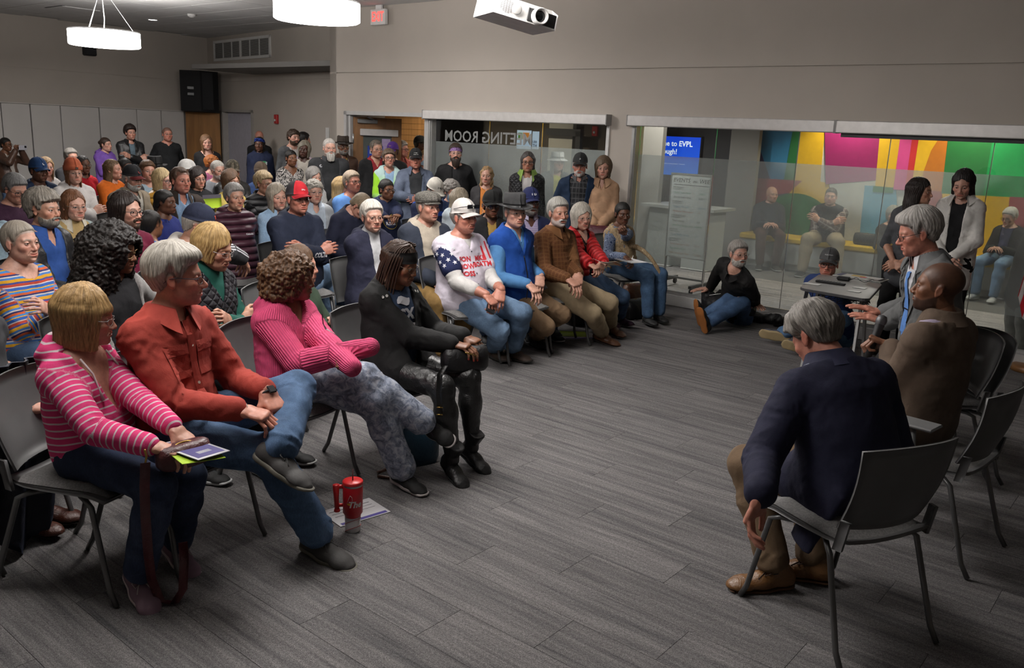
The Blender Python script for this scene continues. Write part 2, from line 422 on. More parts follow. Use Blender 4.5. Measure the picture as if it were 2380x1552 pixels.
# ---------------------------------------------------------------- hair / beard templates (canonical head space)
_HAIR={}
def ushell(X,Y,Z,t,top=0.0,back=0.0):
 return d_ell(X,Y,Z,(0,-.014-back/2,.036+top/2),(.0745+t,.094+t+back/2,.081+t+top/2))
def hair_template(style,lod):
 key=(style,lod)
 if key in _HAIR:return _HAIR[key]
 h=(.0042 if style not in('curly','bigcurly')else.0052,.0062,.0095)[lod]
 big=style in('curly','bigcurly','afro','long','longwavy','longback','shoulder','braids','locks')
 lo=np.array([-.17 if big else-.125,-.20 if big else-.15,-.42 if style in('long','longwavy','longback','bigcurly')else(-.30 if big else-.17)])
 hi=np.array([.17 if big else.125,.14,.19 if big else.16])
 ax=[np.arange(lo[i],hi[i]+h,h).astype(f32)for i in range(3)]
 X=ax[0][:,None,None];Y=ax[1][None,:,None];Z=ax[2][None,None,:]
 aX=np.abs(X)
 grow,disp=0,.0022
 def band(d,fh,k=.006):
  zm=(np.interp(Y[0,:,0],[-.13,-.06,-.028,-.015,.004,.014,.028,.040,.055,.072,.10],[-.060,-.060,-.032,.012,.012,-.022,-.012,.026,.046,fh-.012,fh])[None,:,None]-np.where(Y>.04,.35*np.maximum(aX-.05,0),0))
  return smax(d,(zm-Z)*.8,k)
 nape=d_ell(X,Y,Z,(0,-.050,-.030),(.060,.052,.062))
 def win(x0,y0,z1,r=.02):
  return-smax(smax(aX-x0,y0-Y,r),Z-z1,r)
 if style in('short','shorthigh','crew','recede','balding','sidepart','shag','messy'):
  t,top,fh={'short':(.009,.012,.068),'shorthigh':(.012,.026,.066),'crew':(.004,.006,.072),'recede':(.007,.006,.092),'balding':(.007,0,.068),'sidepart':(.010,.020,.064),'shag':(.018,.016,.058),'messy':(.015,.018,.066)}[style]
  zm_=np.interp(Y[0,:,0],[-.13,-.06,-.028,-.015,.004,.014,.028,.040,.055,.072,.10],[-.060,-.060,-.032,.012,.012,-.022,-.012,.026,.046,fh-.012,fh])[None,:,None]-np.where(Y>.04,.35*np.maximum(aX-.05,0),0)
  s_=np.clip((Z-zm_)/np.interp(Y,[-.05,.0,.05,.08],[.075,.07,.035,.022]),0,1);s_=s_*s_*(3-2*s_)
  d=smin(ushell(X,Y,Z,0,top*.6,.004),nape,.03)-(t*1.25*s_-.0035*(1-s_))-np.maximum(top,0)*.35*s_
  if style=='sidepart':d=smin(d,d_ell(X,Y,Z,(.012,.046,.098),(.056,.040,.022)),.03)
  if style=='shag':d=smin(d,smax(d_ell(X,Y,Z,(0,-.04,-.06),(.082,.06,.07)),win(.055,-.002,.03),.01),.03)
  d=band(d,fh)
  if style=='balding':d=smax(d,Z-.047+.25*np.maximum(Y,-.08),.012)
  if style=='recede':d=smax(d,-(d_ell(aX,Y,Z,(.052,.075,.085),(.022,.045,.04))),.01)
  disp=.0012 if style=='crew' else.0030
  if style in('shag','messy'):disp=.006
 elif style in('bob','bobbangs','bobshort','shoulder','chin'):
  L,bang,t,w={'bob':(-.118,.062,.018,.092),'bobbangs':(-.120,.030,.020,.094),'bobshort':(-.072,.058,.020,.088),'shoulder':(-.185,.06,.018,.092),'chin':(-.10,.055,.026,.096)}[style]
  sf=np.clip((Y-.0)/.075,0,1);tv=t-(t-.0065)*sf*sf*(3-2*sf)
  d=ushell(X,Y,Z,0,.010,.004)-tv
  Yc=(Y+.020)/f32(.105);
  taper=1-.10*np.clip((Z+.02)/(L),0,1)
  e=(np.sqrt((X/(w*taper))**2+Yc**2)-1)*f32(w)
  e=smax(smax(e,Z-.05,.02),(L-Z)-.15*np.minimum(Y,.03),.012)
  d=smin(d,e,.03)
  x0=.060 if style!='bobbangs' else.058
  d=smax(d,win(x0,.010 if style!='shoulder' else.02,bang if style=='bobbangs' else bang+.016-.62*np.abs(X+.022),.010),.006)
  d=smax(d,-d_cone(X,Y,Z,np.array([0,.02,-.07]),np.array([0,.02,-.3]),.055,.06),.01)
  disp=.0042
 elif style in('long','longwavy','longback','locks','braids'):
  L={'long':-.34,'longwavy':-.33,'longback':-.36,'locks':-.20,'braids':-.02}[style]
  t=.010 if style!='braids' else.006
  sf=np.clip((Y-.0)/.075,0,1);d=ushell(X,Y,Z,0,.008,.004)-(t-(t-.005)*sf)
  k=np.clip((-.02-Z)/.25,0,1)
  cy=-.028-.035*k
  e=(np.sqrt((X/(.088+.016*k))**2+((Y-cy)/(.098-.022*k))**2)-1)*f32(.09)
  e=smax(smax(e,Z-.05,.02),L-Z,.02)
  if style=='longback':e=smax(e,Y-.03+.0*Z,.02)
  d=smin(d,e,.03)
  d=smax(d,win(.060,.000,.080-.62*np.abs(X+.004),.008),.005)
  d=smax(d,-d_cone(X,Y,Z,np.array([0,.03,-.06]),np.array([0,.05,-.45]),.05,.062),.012)
  disp=.005 if style!='longwavy' else.010
  if style=='locks':disp=.008
 elif style in('curly','bigcurly','afro','curlyshort'):
  t={'curly':.030,'bigcurly':.040,'afro':.045,'curlyshort':.020}[style]
  d=ushell(X,Y,Z,t,.0,.02)
  if style in('curly','bigcurly'):
   L=-.115 if style=='curly' else-.27
   k=np.clip(-Z/.25,0,1)
   bg=f32(.022 if style=='bigcurly' else 0);e=(np.sqrt((X/(.125+bg+(.02+bg)*k))**2+((Y+.045+.03*k)/(.120+bg))**2)-1)*f32(.11)
   e=smax(smax(e,Z-.045,.03),L-Z,.05)
   d=smin(d,e,.06)
   d=smax(d,win(.056,.012,.060,.02),.012)
   d=smax(d,-d_cone(X,Y,Z,np.array([0,.03,-.06]),np.array([0,.05,-.4]),.05,.055),.015)
  else:
   d=smin(d,nape-t*.7,.03)
   d=band(d,.06,.015)
  disp=.016 if style!='curlyshort' else.010
 elif style in('bun','pony','updo','tied'):
  d=smin(ushell(X,Y,Z,.006,.004),nape-.004,.03)
  d=band(d,.066)
  if style=='bun':d=smin(d,d_ell(X,Y,Z,(0,-.125,.03),(.035,.03,.035)),.015)
  if style=='updo':d=smin(d,d_ell(X,Y,Z,(0,-.05,.135),(.04,.04,.035)),.015)
  if style=='pony':d=smin(d,smin(d_cone(X,Y,Z,np.array([0,-.11,.02]),np.array([0,-.125,-.06]),.022,.026),d_cone(X,Y,Z,np.array([0,-.125,-.06]),np.array([0,-.10,-.155]),.026,.012),.02),.015)
  disp=.0022
 elif style in('beard','beardlong','goatee','stache'):
  sh=d_ell(aX,Y,Z,(0,.030,-.028),(.066,.068,.092));
  lowb=smin(d_ell(aX,Y,Z,(0,.044,-.080),(.050,.055,.042)),d_ell(aX,Y,Z,(.038,.014,-.066),(.030,.036,.032)),.03)
  if style=='beardlong':lowb=smin(lowb,d_ell(X,Y,Z,(0,.072,-.135),(.048,.038,.055)),.04)
  bl=np.interp(Y[0,:,0],[-.02,.02,.06,.085,.12],[-.02,-.04,-.058,-.050,-.046])[None,:,None]
  d=smax(smin(sh,lowb,.02),(Z-bl),.006)
  d=np.maximum(d,-(Y+.0))
  if style=='goatee':d=smax(smin(d_ell(X,Y,Z,(0,.078,-.098),(.024,.019,.022)),d_ell(X,Y,Z,(0,.094,-.048),(.026,.010,.0062)),.004),aX-.03,.004)
  if style=='stache':d=smin(d_ell(aX,Y,Z,(.012,.098,-.0495),(.017,.0095,.0062)),d_ell(aX,Y,Z,(.028,.089,-.058),(.010,.009,.010)),.008)
  else:d=smax(d,-d_ell(X,Y,Z,(0,.10,-.0635),(.019,.03,.0075)),.004)
  disp=.0025 if style!='beardlong' else.005
 V,Q=surface_nets(np.broadcast_to(d,(len(ax[0]),len(ax[1]),len(ax[2]))).astype(f32),ax)
 Nn=vnormals(V,Q)
 az=np.arctan2(V[:,0],V[:,1]+.02)if style not in('beard','beardlong','goatee','stache')else V[:,0]*12
 if style in('curly','bigcurly','afro','curlyshort','locks'):
  n=np.array([mnoise.noise(p*26)*.75+mnoise.noise(p*62)*.75+mnoise.noise(p*120)*.4 for p in map(Vector,V.tolist())],f32)
 else:
  n=np.sin(az*34+V[:,2]*30+2*np.sin(V[:,2]*40))*.35+np.sin(az*61+4*np.sin(V[:,2]*22+az))*.35+sfbm(V*np.array([1,1,.35],f32),16,9)*.8
  if style=='messy':n=n*.6+np.array([mnoise.noise(p*24)*1.1 for p in map(Vector,V.tolist())],f32)
  if style=='longwavy':n+=np.sin(V[:,2]*75+az*3)*.5
 V=V+Nn*(n*disp)[:,None].astype(f32)
 rest=np.stack([az*.1,V[:,2],np.zeros(len(V))],-1)
 _HAIR[key]=(V.astype(f32),Q,rest.astype(f32))
 return _HAIR[key]
# ---------------------------------------------------------------- hand (canonical RIGHT hand: wrist at origin, fingers +y, back +z, thumb -x)
_HAND={}
def hand_template(pose,lod):
 key=(pose,lod)
 if key in _HAND:return _HAND[key]
 h=(.0030,.0042,.0062)[lod]
 cl={'relax':(28,32,22),'flat':(6,8,6),'fist':(72,88,55),'hold':(48,52,34),'grip':(62,70,45)}[pose]
 fld=Field(np.array([-.09,-.045,-.11]),np.array([.075,.205,.05]),h)
 Xv=np.array([1.0,0,0])
 A=np.array
 fld.ecap(A([0,-.03,0]),A([0,.012,0]),Xv,.028,.021,.030,.018,.0)
 fld.ecap(A([0,.012,0]),A([-.002,.085,.002]),Xv,.033,.016,.041,.0135,.02)
 fld.ecap(A([-.022,.02,-.008]),A([-.034,.055,-.012]),Xv,.017,.016,.014,.012,.015)
 fing=[(-.030,.086,(.043,.026,.021),.0088,-6),(-.010,.092,(.047,.030,.022),.0092,-1),(.0105,.088,(.043,.028,.021),.0087,3),(.0295,.078,(.034,.021,.019),.0076,8)]
 nails=[]
 for i,(x,y,L,r,sp_)in enumerate(fing):
  p=A([x,y-.012,0.0]);ang=0.0;s=math.radians(sp_)
  fld.cone(p-A([0,.02,0]),p,r*.9,r*1.08,.012)
  for j in range(3):
   ang+=math.radians(cl[j]*(1+.05*i))
   dv=A([math.sin(s)*math.cos(ang),math.cos(s)*math.cos(ang),-math.sin(ang)])
   q=p+dv*(L[j]+(.012 if j==0 else 0));fld.cone(p,q,r*(1.06-.06*j),r*(1.0-.10*j),.0035);p=q
  nails.append((p,dv,r))
 tp={'relax':(A([-.052,.048,-.022]),A([-.060,.078,-.032]),A([-.054,.103,-.040])),'flat':(A([-.056,.042,-.010]),A([-.072,.070,-.014]),A([-.078,.096,-.016])),'fist':(A([-.046,.050,-.030]),A([-.036,.076,-.046]),A([-.012,.088,-.052])),'hold':(A([-.050,.046,-.028]),A([-.052,.076,-.044]),A([-.040,.100,-.054])),'grip':(A([-.048,.048,-.032]),A([-.044,.076,-.048]),A([-.022,.094,-.058]))}[pose]
 fld.cone(A([-.022,.018,-.008]),tp[0],.0150,.0118,.012);fld.cone(tp[0],tp[1],.0115,.0102,.004);fld.cone(tp[1],tp[2],.0102,.0085,.004)
 V,Q=fld.mesh()
 nails.append((tp[2],nrm(tp[2]-tp[1]),.0085))
 w=np.zeros(len(V),f32)
 for p,dv,r in nails:
  w=np.maximum(w,np.clip(1.5-np.linalg.norm(V-(p+dv*r*.2),axis=1)/(r*1.3),0,1))
 _HAND[key]=(V,Q,w)
 return _HAND[key]
# ---------------------------------------------------------------- shoe (ankle joint at origin, toe +y, sole at z=-.085)
_SHOE={}
def shoe_template(kind,lod):
 key=(kind,lod)
 if key in _SHOE:return _SHOE[key]
 h=(.0055,.008,.011)[lod]
 A=np.array;Xv=A([1.0,0,0])
 f=Field(A([-.06,-.10,-.10]),A([.06,.23,.12 if kind=='boot' else.06]),h)
 f.ecap(A([0,-.045,-.05]),A([0,.05,-.052]),Xv,.033,.036,.038,.034,0)
 f.ecap(A([0,.05,-.054]),A([-.004,.135,-.060]),Xv,.040,.034,.043,.026,.03)
 f.ecap(A([-.004,.12,-.060]),A([-.006,.165,-.064]),Xv,.043,.026,.032,.020,.02)
 f.cone(A([0,-.03,-.03]),A([0,-.006,.115 if kind=='boot' else(.028 if kind!='slip' else.0)]),.038,.052 if kind=='boot' else.040,.035)
 if kind in('boot',):f.ecap(A([-.005,.15,-.066]),A([-.006,.20,-.072]),Xv,.030,.018,.012,.010,.02)
 f.cut(lambda X,Y,Z:-.0655-Z+0*X)
 top=.105 if kind=='boot' else(.022 if kind!='slip' else-.022)
 f.cut(lambda X,Y,Z:Z-top-.12*np.abs(Y)+0*X,k=.006)
 if kind!='boot':f.cut(lambda X,Y,Z:-d_cone(X,Y,Z,A([0,-.012,.0]),A([0,-.012,.1]),.033,.036),k=.004)
 up=f.mesh()
 g=Field(A([-.06,-.10,-.10]),A([.06,.23,-.03]),h)
 e=.0035 if kind!='dress' else.001
 g.ecap(A([0,-.045,-.066]),A([0,.05,-.066]),Xv,.036+e,.04,.037+e,.04,0)
 g.ecap(A([0,.05,-.066]),A([-.005,.155,-.066]),Xv,.038+e,.04,.041+e,.04,.03)
 if kind=='boot':g.ecap(A([-.005,.15,-.066]),A([-.006,.205,-.07]),Xv,.030,.03,.012,.02,.02)
 th={'sneaker':.022,'boot':.010,'dress':.012,'slip':.016}[kind]
 g.cut(lambda X,Y,Z:Z+(.085-th)-.10*np.clip(Y-.13,0,1)+0*X,k=.004)
 g.cut(lambda X,Y,Z:-.085-Z+.25*np.clip(Y-.12,0,1)+0*X,k=.004)
 if kind=='boot':
  g.cone(A([0,-.055,-.04]),A([0,-.05,-.072]),.028,.024,.01);g.cut(lambda X,Y,Z:-.085-Z+0*X)
 sole=g.mesh()
 lac=MB()
 if kind in('sneaker','dress')and lod==0:
  for i in range(5):
   y=.035+i*.018;z=-.017-i*.0075
   lac.tube([A([-.026,y,z-.008]),A([-.012,y+.004,z+.001]),A([.012,y+.010,z+.001]),A([.026,y+.014,z-.010])],.0026,5)
   lac.tube([A([.026,y,z-.008]),A([.012,y+.004,z+.002]),A([-.012,y+.010,z+.002]),A([-.026,y+.014,z-.010])],.0026,5)
  for s in(-1,1):
   lac.tube([A([0,.03,-.010]),A([.02*s,.02,.002]),A([.038*s,.03,-.006]),A([.03*s,.05,-.016]),A([.006*s,.036,-.010])],.0024,5)
   lac.tube([A([0,.03,-.010]),A([.018*s,.05,-.012]),A([.03*s,.075,-.026])],.0024,5)
 _SHOE[key]=(up,sole,lac if lac.v else None)
 return _SHOE[key]
# ---------------------------------------------------------------- materials
_MAT={}
def new_mat(key):
 m=bpy.data.materials.new(key[:40]);m.use_nodes=True
 nt=m.node_tree;b=nt.nodes['Principled BSDF']
 return m,nt,b
def nd(nt,typ,**kw):
 n=nt.nodes.new(typ)
 for k,v in kw.items():
  if k.startswith('i'):
   n.inputs[int(k[1:])].default_value=v
  else:setattr(n,k,v)
 return n
def lk(nt,a,b):nt.links.new(a,b)
def c4(c):return(c[0],c[1],c[2],1.0)
def ramp(nt,fac,stops,interp='LINEAR'):
 r=nt.nodes.new('ShaderNodeValToRGB');r.color_ramp.interpolation=interp
 e=r.color_ramp.elements
 while len(e)>1:e.remove(e[0])
 e[0].position=stops[0][0];e[0].color=c4(stops[0][1])
 for p,c in stops[1:]:
  x=e.new(p);x.color=c4(c)
 lk(nt,fac,r.inputs[0]);return r.outputs[0]
def mixc(nt,fac,a,b,mode='MIX'):
 m=nt.nodes.new('ShaderNodeMix');m.data_type='RGBA';m.blend_type=mode
 for sock,v in((m.inputs[0],fac),(m.inputs[6],a),(m.inputs[7],b)):
  if hasattr(v,'is_linked')or hasattr(v,'links'):lk(nt,v,sock)
  else:sock.default_value=c4(v)if isinstance(v,(tuple,list))else v
 return m.outputs[2]
def math_(nt,op,a,b=None,c=None):
 m=nt.nodes.new('ShaderNodeMath');m.operation=op
 for i,v in enumerate((a,b,c)):
  if v is None:continue
  if hasattr(v,'links'):lk(nt,v,m.inputs[i])
  else:m.inputs[i].default_value=v
 return m.outputs[0]
def noise(nt,vec,scale,detail=3,rough=.55,dist=0):
 n=nd(nt,'ShaderNodeTexNoise');n.inputs['Scale'].default_value=scale;n.inputs['Detail'].default_value=detail
 n.inputs['Roughness'].default_value=rough;n.inputs['Distortion'].default_value=dist
 if vec is not None:lk(nt,vec,n.inputs['Vector'])
 return n.outputs[0]
def mapping(nt,vec,scale=(1,1,1),rot=(0,0,0),loc=(0,0,0)):
 m=nd(nt,'ShaderNodeMapping');lk(nt,vec,m.inputs[0])
 m.inputs[1].default_value=loc;m.inputs[2].default_value=rot;m.inputs[3].default_value=scale
 return m.outputs[0]
def bump(nt,b,h,st=.3,dist=.01):
 n=nd(nt,'ShaderNodeBump');n.inputs['Strength'].default_value=st;n.inputs['Distance'].default_value=dist
 lk(nt,h,n.inputs['Height']);lk(nt,n.outputs[0],b.inputs['Normal'])
def attr(nt,name):
 a=nd(nt,'ShaderNodeAttribute');a.attribute_name=name;return a
def objco(nt):return nd(nt,'ShaderNodeTexCoord').outputs['Object']
def mat(name,c,rough=.6,metal=0.0,var=.06,bscale=0,spec=.5,emit=None,coat=0):
 key=('p',name,c,rough,metal)
 if key in _MAT:return _MAT[key]
 m,nt,b=new_mat(name)
 b.inputs['Roughness'].default_value=rough;b.inputs['Metallic'].default_value=metal
 b.inputs['Specular IOR Level'].default_value=spec
 v=noise(nt,objco(nt),14,4)
 lo=tuple(x*(1-var)for x in c);hi=tuple(min(1,x*(1+var))for x in c)
 lk(nt,ramp(nt,v,[(.3,lo),(.7,hi)]),b.inputs['Base Color'])
 if bscale:bump(nt,b,noise(nt,objco(nt),bscale,3),.25,.003)
 if emit:
  b.inputs['Emission Color'].default_value=c4(c);b.inputs['Emission Strength'].default_value=emit
 _MAT[key]=m;return m
def skin_mat():
 if 'skin' in _MAT:return _MAT['skin']
 m,nt,b=new_mat('skin')
 a=attr(nt,'Col')
 n=noise(nt,objco(nt),60,4);n2=noise(nt,objco(nt),16,2)
 c=mixc(nt,1.0,a.outputs['Color'],ramp(nt,n,[(.3,(.84,.82,.82)),(.7,(1.1,1.08,1.06))]),'MULTIPLY')
 c=mixc(nt,1.0,c,ramp(nt,n2,[(.35,(.93,.9,.9)),(.65,(1.06,1.05,1.05))]),'MULTIPLY')
 lk(nt,c,b.inputs['Base Color']);b.inputs['Roughness'].default_value=.48
 b.inputs['Specular IOR Level'].default_value=.45
 bump(nt,b,noise(nt,objco(nt),240,3),.12,.002)
 _MAT['skin']=m;return m
def eye_mat():
 if 'eye' in _MAT:return _MAT['eye']
 m,nt,b=new_mat('eye');a=attr(nt,'Col');lk(nt,a.outputs['Color'],b.inputs['Base Color'])
 b.inputs['Roughness'].default_value=.15
 _MAT['eye']=m;return m
def hair_mat(c,c2=None):
 key=('hair',c,c2)
 if key in _MAT:return _MAT[key]
 m,nt,b=new_mat('hair');r=attr(nt,'rest').outputs['Vector']
 s1=noise(nt,mapping(nt,r,(420,26,1)),1.0,4,.6,.6)
 s2=noise(nt,mapping(nt,r,(90,9,1)),1.0,3,.6,.8)
 dk=tuple(x*.42 for x in c);lt=tuple(min(.95,x*1.35)for x in(c2 or c))
 col=ramp(nt,s1,[(.28,dk),(.5,c),(.74,lt)])
 col=mixc(nt,1.0,col,ramp(nt,s2,[(.32,(.55,.53,.5)),(.66,(1.18,1.16,1.14))]),'MULTIPLY')
 lk(nt,col,b.inputs['Base Color']);b.inputs['Roughness'].default_value=.46
 b.inputs['Specular IOR Level'].default_value=.4
 bump(nt,b,s1,.55,.006)
 _MAT[key]=m;return m
def fabric(c,kind='plain',c2=None,p=None):
 """garments; 'rest' attribute: x around the limb, y along it (metres), z region"""
 key=('fab',c,kind,c2,str(p))
 if key in _MAT:return _MAT[key]
 m,nt,b=new_mat('fabric_'+kind)
 b.inputs['Roughness'].default_value=.85;b.inputs['Specular IOR Level'].default_value=.25
 R_=attr(nt,'rest').outputs['Vector'];O=objco(nt)
 sx=nd(nt,'ShaderNodeSeparateXYZ');lk(nt,R_,sx.inputs[0]);ax_,ay=sx.outputs[0],sx.outputs[1]
 fine=noise(nt,O,190,3);mid=noise(nt,O,11,4,.6,.4)
 col=None;bh=fine;bs=.25;bd=.003
 dark=tuple(x*.8 for x in c);lite=tuple(min(1,x*1.16+.004)for x in c)
 base=ramp(nt,mid,[(.3,dark),(.7,lite)])
 col=base
 if kind=='denim':
  tw=noise(nt,mapping(nt,O,(320,320,60)),1,2)
  fade=noise(nt,O,5.0,3,.6,.5)
  d2=tuple(x*.62 for x in c);l2=c2 or tuple(min(1,x*1.5+.02)for x in c)
  col=ramp(nt,fade,[(.32,d2),(.52,c),(.72,l2)])
  col=mixc(nt,.25,col,ramp(nt,tw,[(.4,(.3,.3,.3)),(.6,(1.3,1.3,1.3))]),'MULTIPLY');bh=tw
 elif kind=='acid':
  n=noise(nt,O,26,5,.7,.8)
  col=ramp(nt,n,[(.36,tuple(x*.5 for x in c)),(.48,c),(.62,c2 or(.6,.62,.7))])
 elif kind=='stripe':
  per=c2
  fr=math_(nt,'FRACT',math_(nt,'DIVIDE',math_(nt,'ADD',ay,math_(nt,'MULTIPLY',noise(nt,O,9,2),.012)),per))
  col=mixc(nt,.35,ramp(nt,fr,p,'CONSTANT'),ramp(nt,mid,[(.3,(.7,.7,.7)),(.7,(1.15,1.15,1.15))]),'MULTIPLY')
 elif kind=='rib':
  w=nd(nt,'ShaderNodeTexWave',wave_type='BANDS',bands_direction='X');lk(nt,R_,w.inputs[0]);w.inputs['Scale'].default_value=34
  w.inputs['Distortion'].default_value=1.0
  bh=w.outputs[1];bs=.7;bd=.006
  col=mixc(nt,.5,base,ramp(nt,bh,[(0,(.62,.62,.62)),(.6,(1.1,1.1,1.1))]),'MULTIPLY')
 elif kind=='plaid':
  per=(p or.05)
  def line(v,pr,w_):return math_(nt,'LESS_THAN',math_(nt,'FRACT',math_(nt,'DIVIDE',v,pr)),w_)
  l1=math_(nt,'MAXIMUM',line(ax_,per,.16),line(ay,per,.16))
  l2=math_(nt,'MAXIMUM',line(ax_,per*.5,.5),line(ay,per*.5,.5))
  col=mixc(nt,math_(nt,'MULTIPLY',l2,.5),base,tuple(x*.6 for x in c))
  col=mixc(nt,math_(nt,'MULTIPLY',l1,.75),col,c2 or lite)
 elif kind=='print':
  n=noise(nt,mapping(nt,R_,(30,16,1),(0,0,.6)),1,3,.6,2.2)
  col=ramp(nt,n,[(.47,c),(.52,c2)])
 elif kind=='paisley':
  v=nd(nt,'ShaderNodeTexVoronoi',feature='DISTANCE_TO_EDGE');lk(nt,mapping(nt,O,(38,38,38)),v.inputs['Vector']);v.inputs['Scale'].default_value=1
  w=math_(nt,'SINE',math_(nt,'MULTIPLY',v.outputs[0],30))
  col=ramp(nt,w,[(.35,c),(.7,c2)])
 elif kind=='fur':
  n=noise(nt,mapping(nt,O,(60,60,26)),1,4,.6,.8);n2=noise(nt,O,12,3)
  col=mixc(nt,1.0,ramp(nt,n2,[(.35,c2 or dark),(.6,c)]),ramp(nt,n,[(.3,(.6,.55,.5)),(.7,(1.15,1.15,1.15))]),'MULTIPLY');bh=n;bs=1.0;bd=.012
 elif kind=='puffer':
  w=math_(nt,'ABSOLUTE',math_(nt,'SINE',math_(nt,'MULTIPLY',ay,math.pi/(p or.07))))
  bh=math_(nt,'POWER',w,.5);bs=.9;bd=.03;b.inputs['Roughness'].default_value=.5
  b.inputs['Specular IOR Level'].default_value=.4
 elif kind=='quilt':
  s=math_(nt,'ADD',ax_,ay);t=math_(nt,'SUBTRACT',ax_,ay)
  def q(v):return math_(nt,'ABSOLUTE',math_(nt,'SINE',math_(nt,'MULTIPLY',v,math.pi/(p or.055))))
  bh=math_(nt,'POWER',math_(nt,'MINIMUM',q(s),q(t)),.5);bs=.8;bd=.012;b.inputs['Roughness'].default_value=.55
 elif kind=='leather':
  b.inputs['Roughness'].default_value=.36;b.inputs['Specular IOR Level'].default_value=.5
  bh=noise(nt,O,22,5,.65,.6);bs=.6;bd=.012
 elif kind=='nylon':
  b.inputs['Roughness'].default_value=.45;b.inputs['Specular IOR Level'].default_value=.45
  bh=noise(nt,O,18,4,.6,.8);bs=.5;bd=.012
 elif kind=='grad':
  lo,hi=p or(.1,.45)
  col=ramp(nt,math_(nt,'DIVIDE',math_(nt,'SUBTRACT',ay,lo),hi-lo),[(0,c),(.5,tuple((x+y)/2 for x,y in zip(c,c2))),(1,c2)])
 elif kind=='check':
  def ck(v,pr):return math_(nt,'GREATER_THAN',math_(nt,'SINE',math_(nt,'MULTIPLY',v,6.283/pr)),0.0)
  f=math_(nt,'MULTIPLY',math_(nt,'ADD',ck(ax_,p or.06),ck(ay,p or.06)),.5)
  col=mixc(nt,f,c,c2)
 elif kind=='camo':
  col=ramp(nt,noise(nt,O,26,3),[(.42,c),(.5,c2),(.58,tuple(x*.4 for x in c))],'CONSTANT')
 elif kind=='speckle':
  col=ramp(nt,noise(nt,O,130,2),[(.42,c),(.58,c2)])
 lk(nt,col,b.inputs['Base Color'])
 if kind in('plain','denim','stripe','plaid','acid','grad','check','print'):
  fo=noise(nt,mapping(nt,O,(1,1,.6)),13,3,.5,.35)
  b2=nd(nt,'ShaderNodeBump');b2.inputs['Strength'].default_value=.26;b2.inputs['Distance'].default_value=.022;lk(nt,fo,b2.inputs['Height'])
  b1=nd(nt,'ShaderNodeBump');b1.inputs['Strength'].default_value=bs;b1.inputs['Distance'].default_value=bd;lk(nt,bh,b1.inputs['Height'])
  lk(nt,b2.outputs[0],b1.inputs['Normal']);lk(nt,b1.outputs[0],b.inputs['Normal'])
 else:bump(nt,b,bh,bs,bd)
 _MAT[key]=m;return m
# ---------------------------------------------------------------- people
SKIN={'w':(.50,.265,.19),'p':(.56,.32,.24),'r':(.50,.22,.155),'t':(.40,.20,.125),'o':(.46,.25,.17),'b1':(.20,.088,.045),'b2':(.125,.052,.028),'b3':(.075,.030,.018)}
def rotz(v,deg):
 a=math.radians(deg);c,s=math.cos(a),math.sin(a)
 return np.array([v[0]*c-v[1]*s,v[0]*s+v[1]*c,v[2]if len(v)>2 else 0.0])
ZU=np.array([0,0,1.0])
def ik(a,t,L1,L2,pole):
 d=t-a;D=np.linalg.norm(d);u=d/(D+1e-9)
 if D>(L1+L2)*.995:t=a+u*(L1+L2)*.995;D=(L1+L2)*.995
 x=(L1*L1-L2*L2+D*D)/(2*D);h=math.sqrt(max(L1*L1-x*x,1e-6))
 p=pole-u*(pole@u);p=nrm(p)
 return a+u*x+p*h,t
def pball(v,c,L):
 """point on the ray of pixel v at distance L from c; v = (px, py, 'n' or 'f')"""
 r=nrm(ray(v[0],v[1]));m=c-CAMP;b=r@m;q=b*b-m@m+L*L
 if q<=0:p=CAMP+r*b;return c+nrm(p-c)*L
 return CAMP+r*(b+(math.sqrt(q)if v[2]=='f' else-math.sqrt(q)))
def px(v,dz=0):
 """(px, py, z) -> point"""
 return at_z(v[0],v[1],v[2])
class Garm:
 pass
def G(kind,col,fab='plain',c2=None,p=None,infl=.014,sleeve='long',neck='crew',opn=None,hem=0.0,name=None,collar=None,hood=False,nd_=.035,fold=1.0,vdepth=.0,vw=.5,sleeves=True,lab=None,capl=None,tuck=False,tail=False):
 g=Garm();g.__dict__.update(locals());g.name=name or kind;return g
def blur_fold(V,rest,amp,seed,joints):
 """cloth folds: creases gathered near the joints, sharp valleys"""
 r=rest;ph=seed*1.7
 w=np.full(len(V),.30,f32)
 for j in joints:w+=.9*np.exp(-(np.linalg.norm(V-j.astype(f32),axis=1)/.12)**2)
 w=np.minimum(w,1.3)
 wob=sfbm(V,3.2,seed+9,2)
 q1=6.28*(r[:,1]*11+r[:,0]*3.5+1.3*wob)+ph
 q2=6.28*(r[:,1]*7-r[:,0]*6.0-1.5*wob)+2*ph
 n=(1-2*np.abs(np.sin(q1*.5))**.7)*.6+(1-2*np.abs(np.sin(q2*.5))**.7)*.45
 mod=np.clip(sfbm(V,4.5,seed+3,2)+.35,0,1)
 return(n*w*mod+.35*sfbm(V,8,seed,2))*amp
HTOT={}
PEOPLE=[]
ARMZ=0
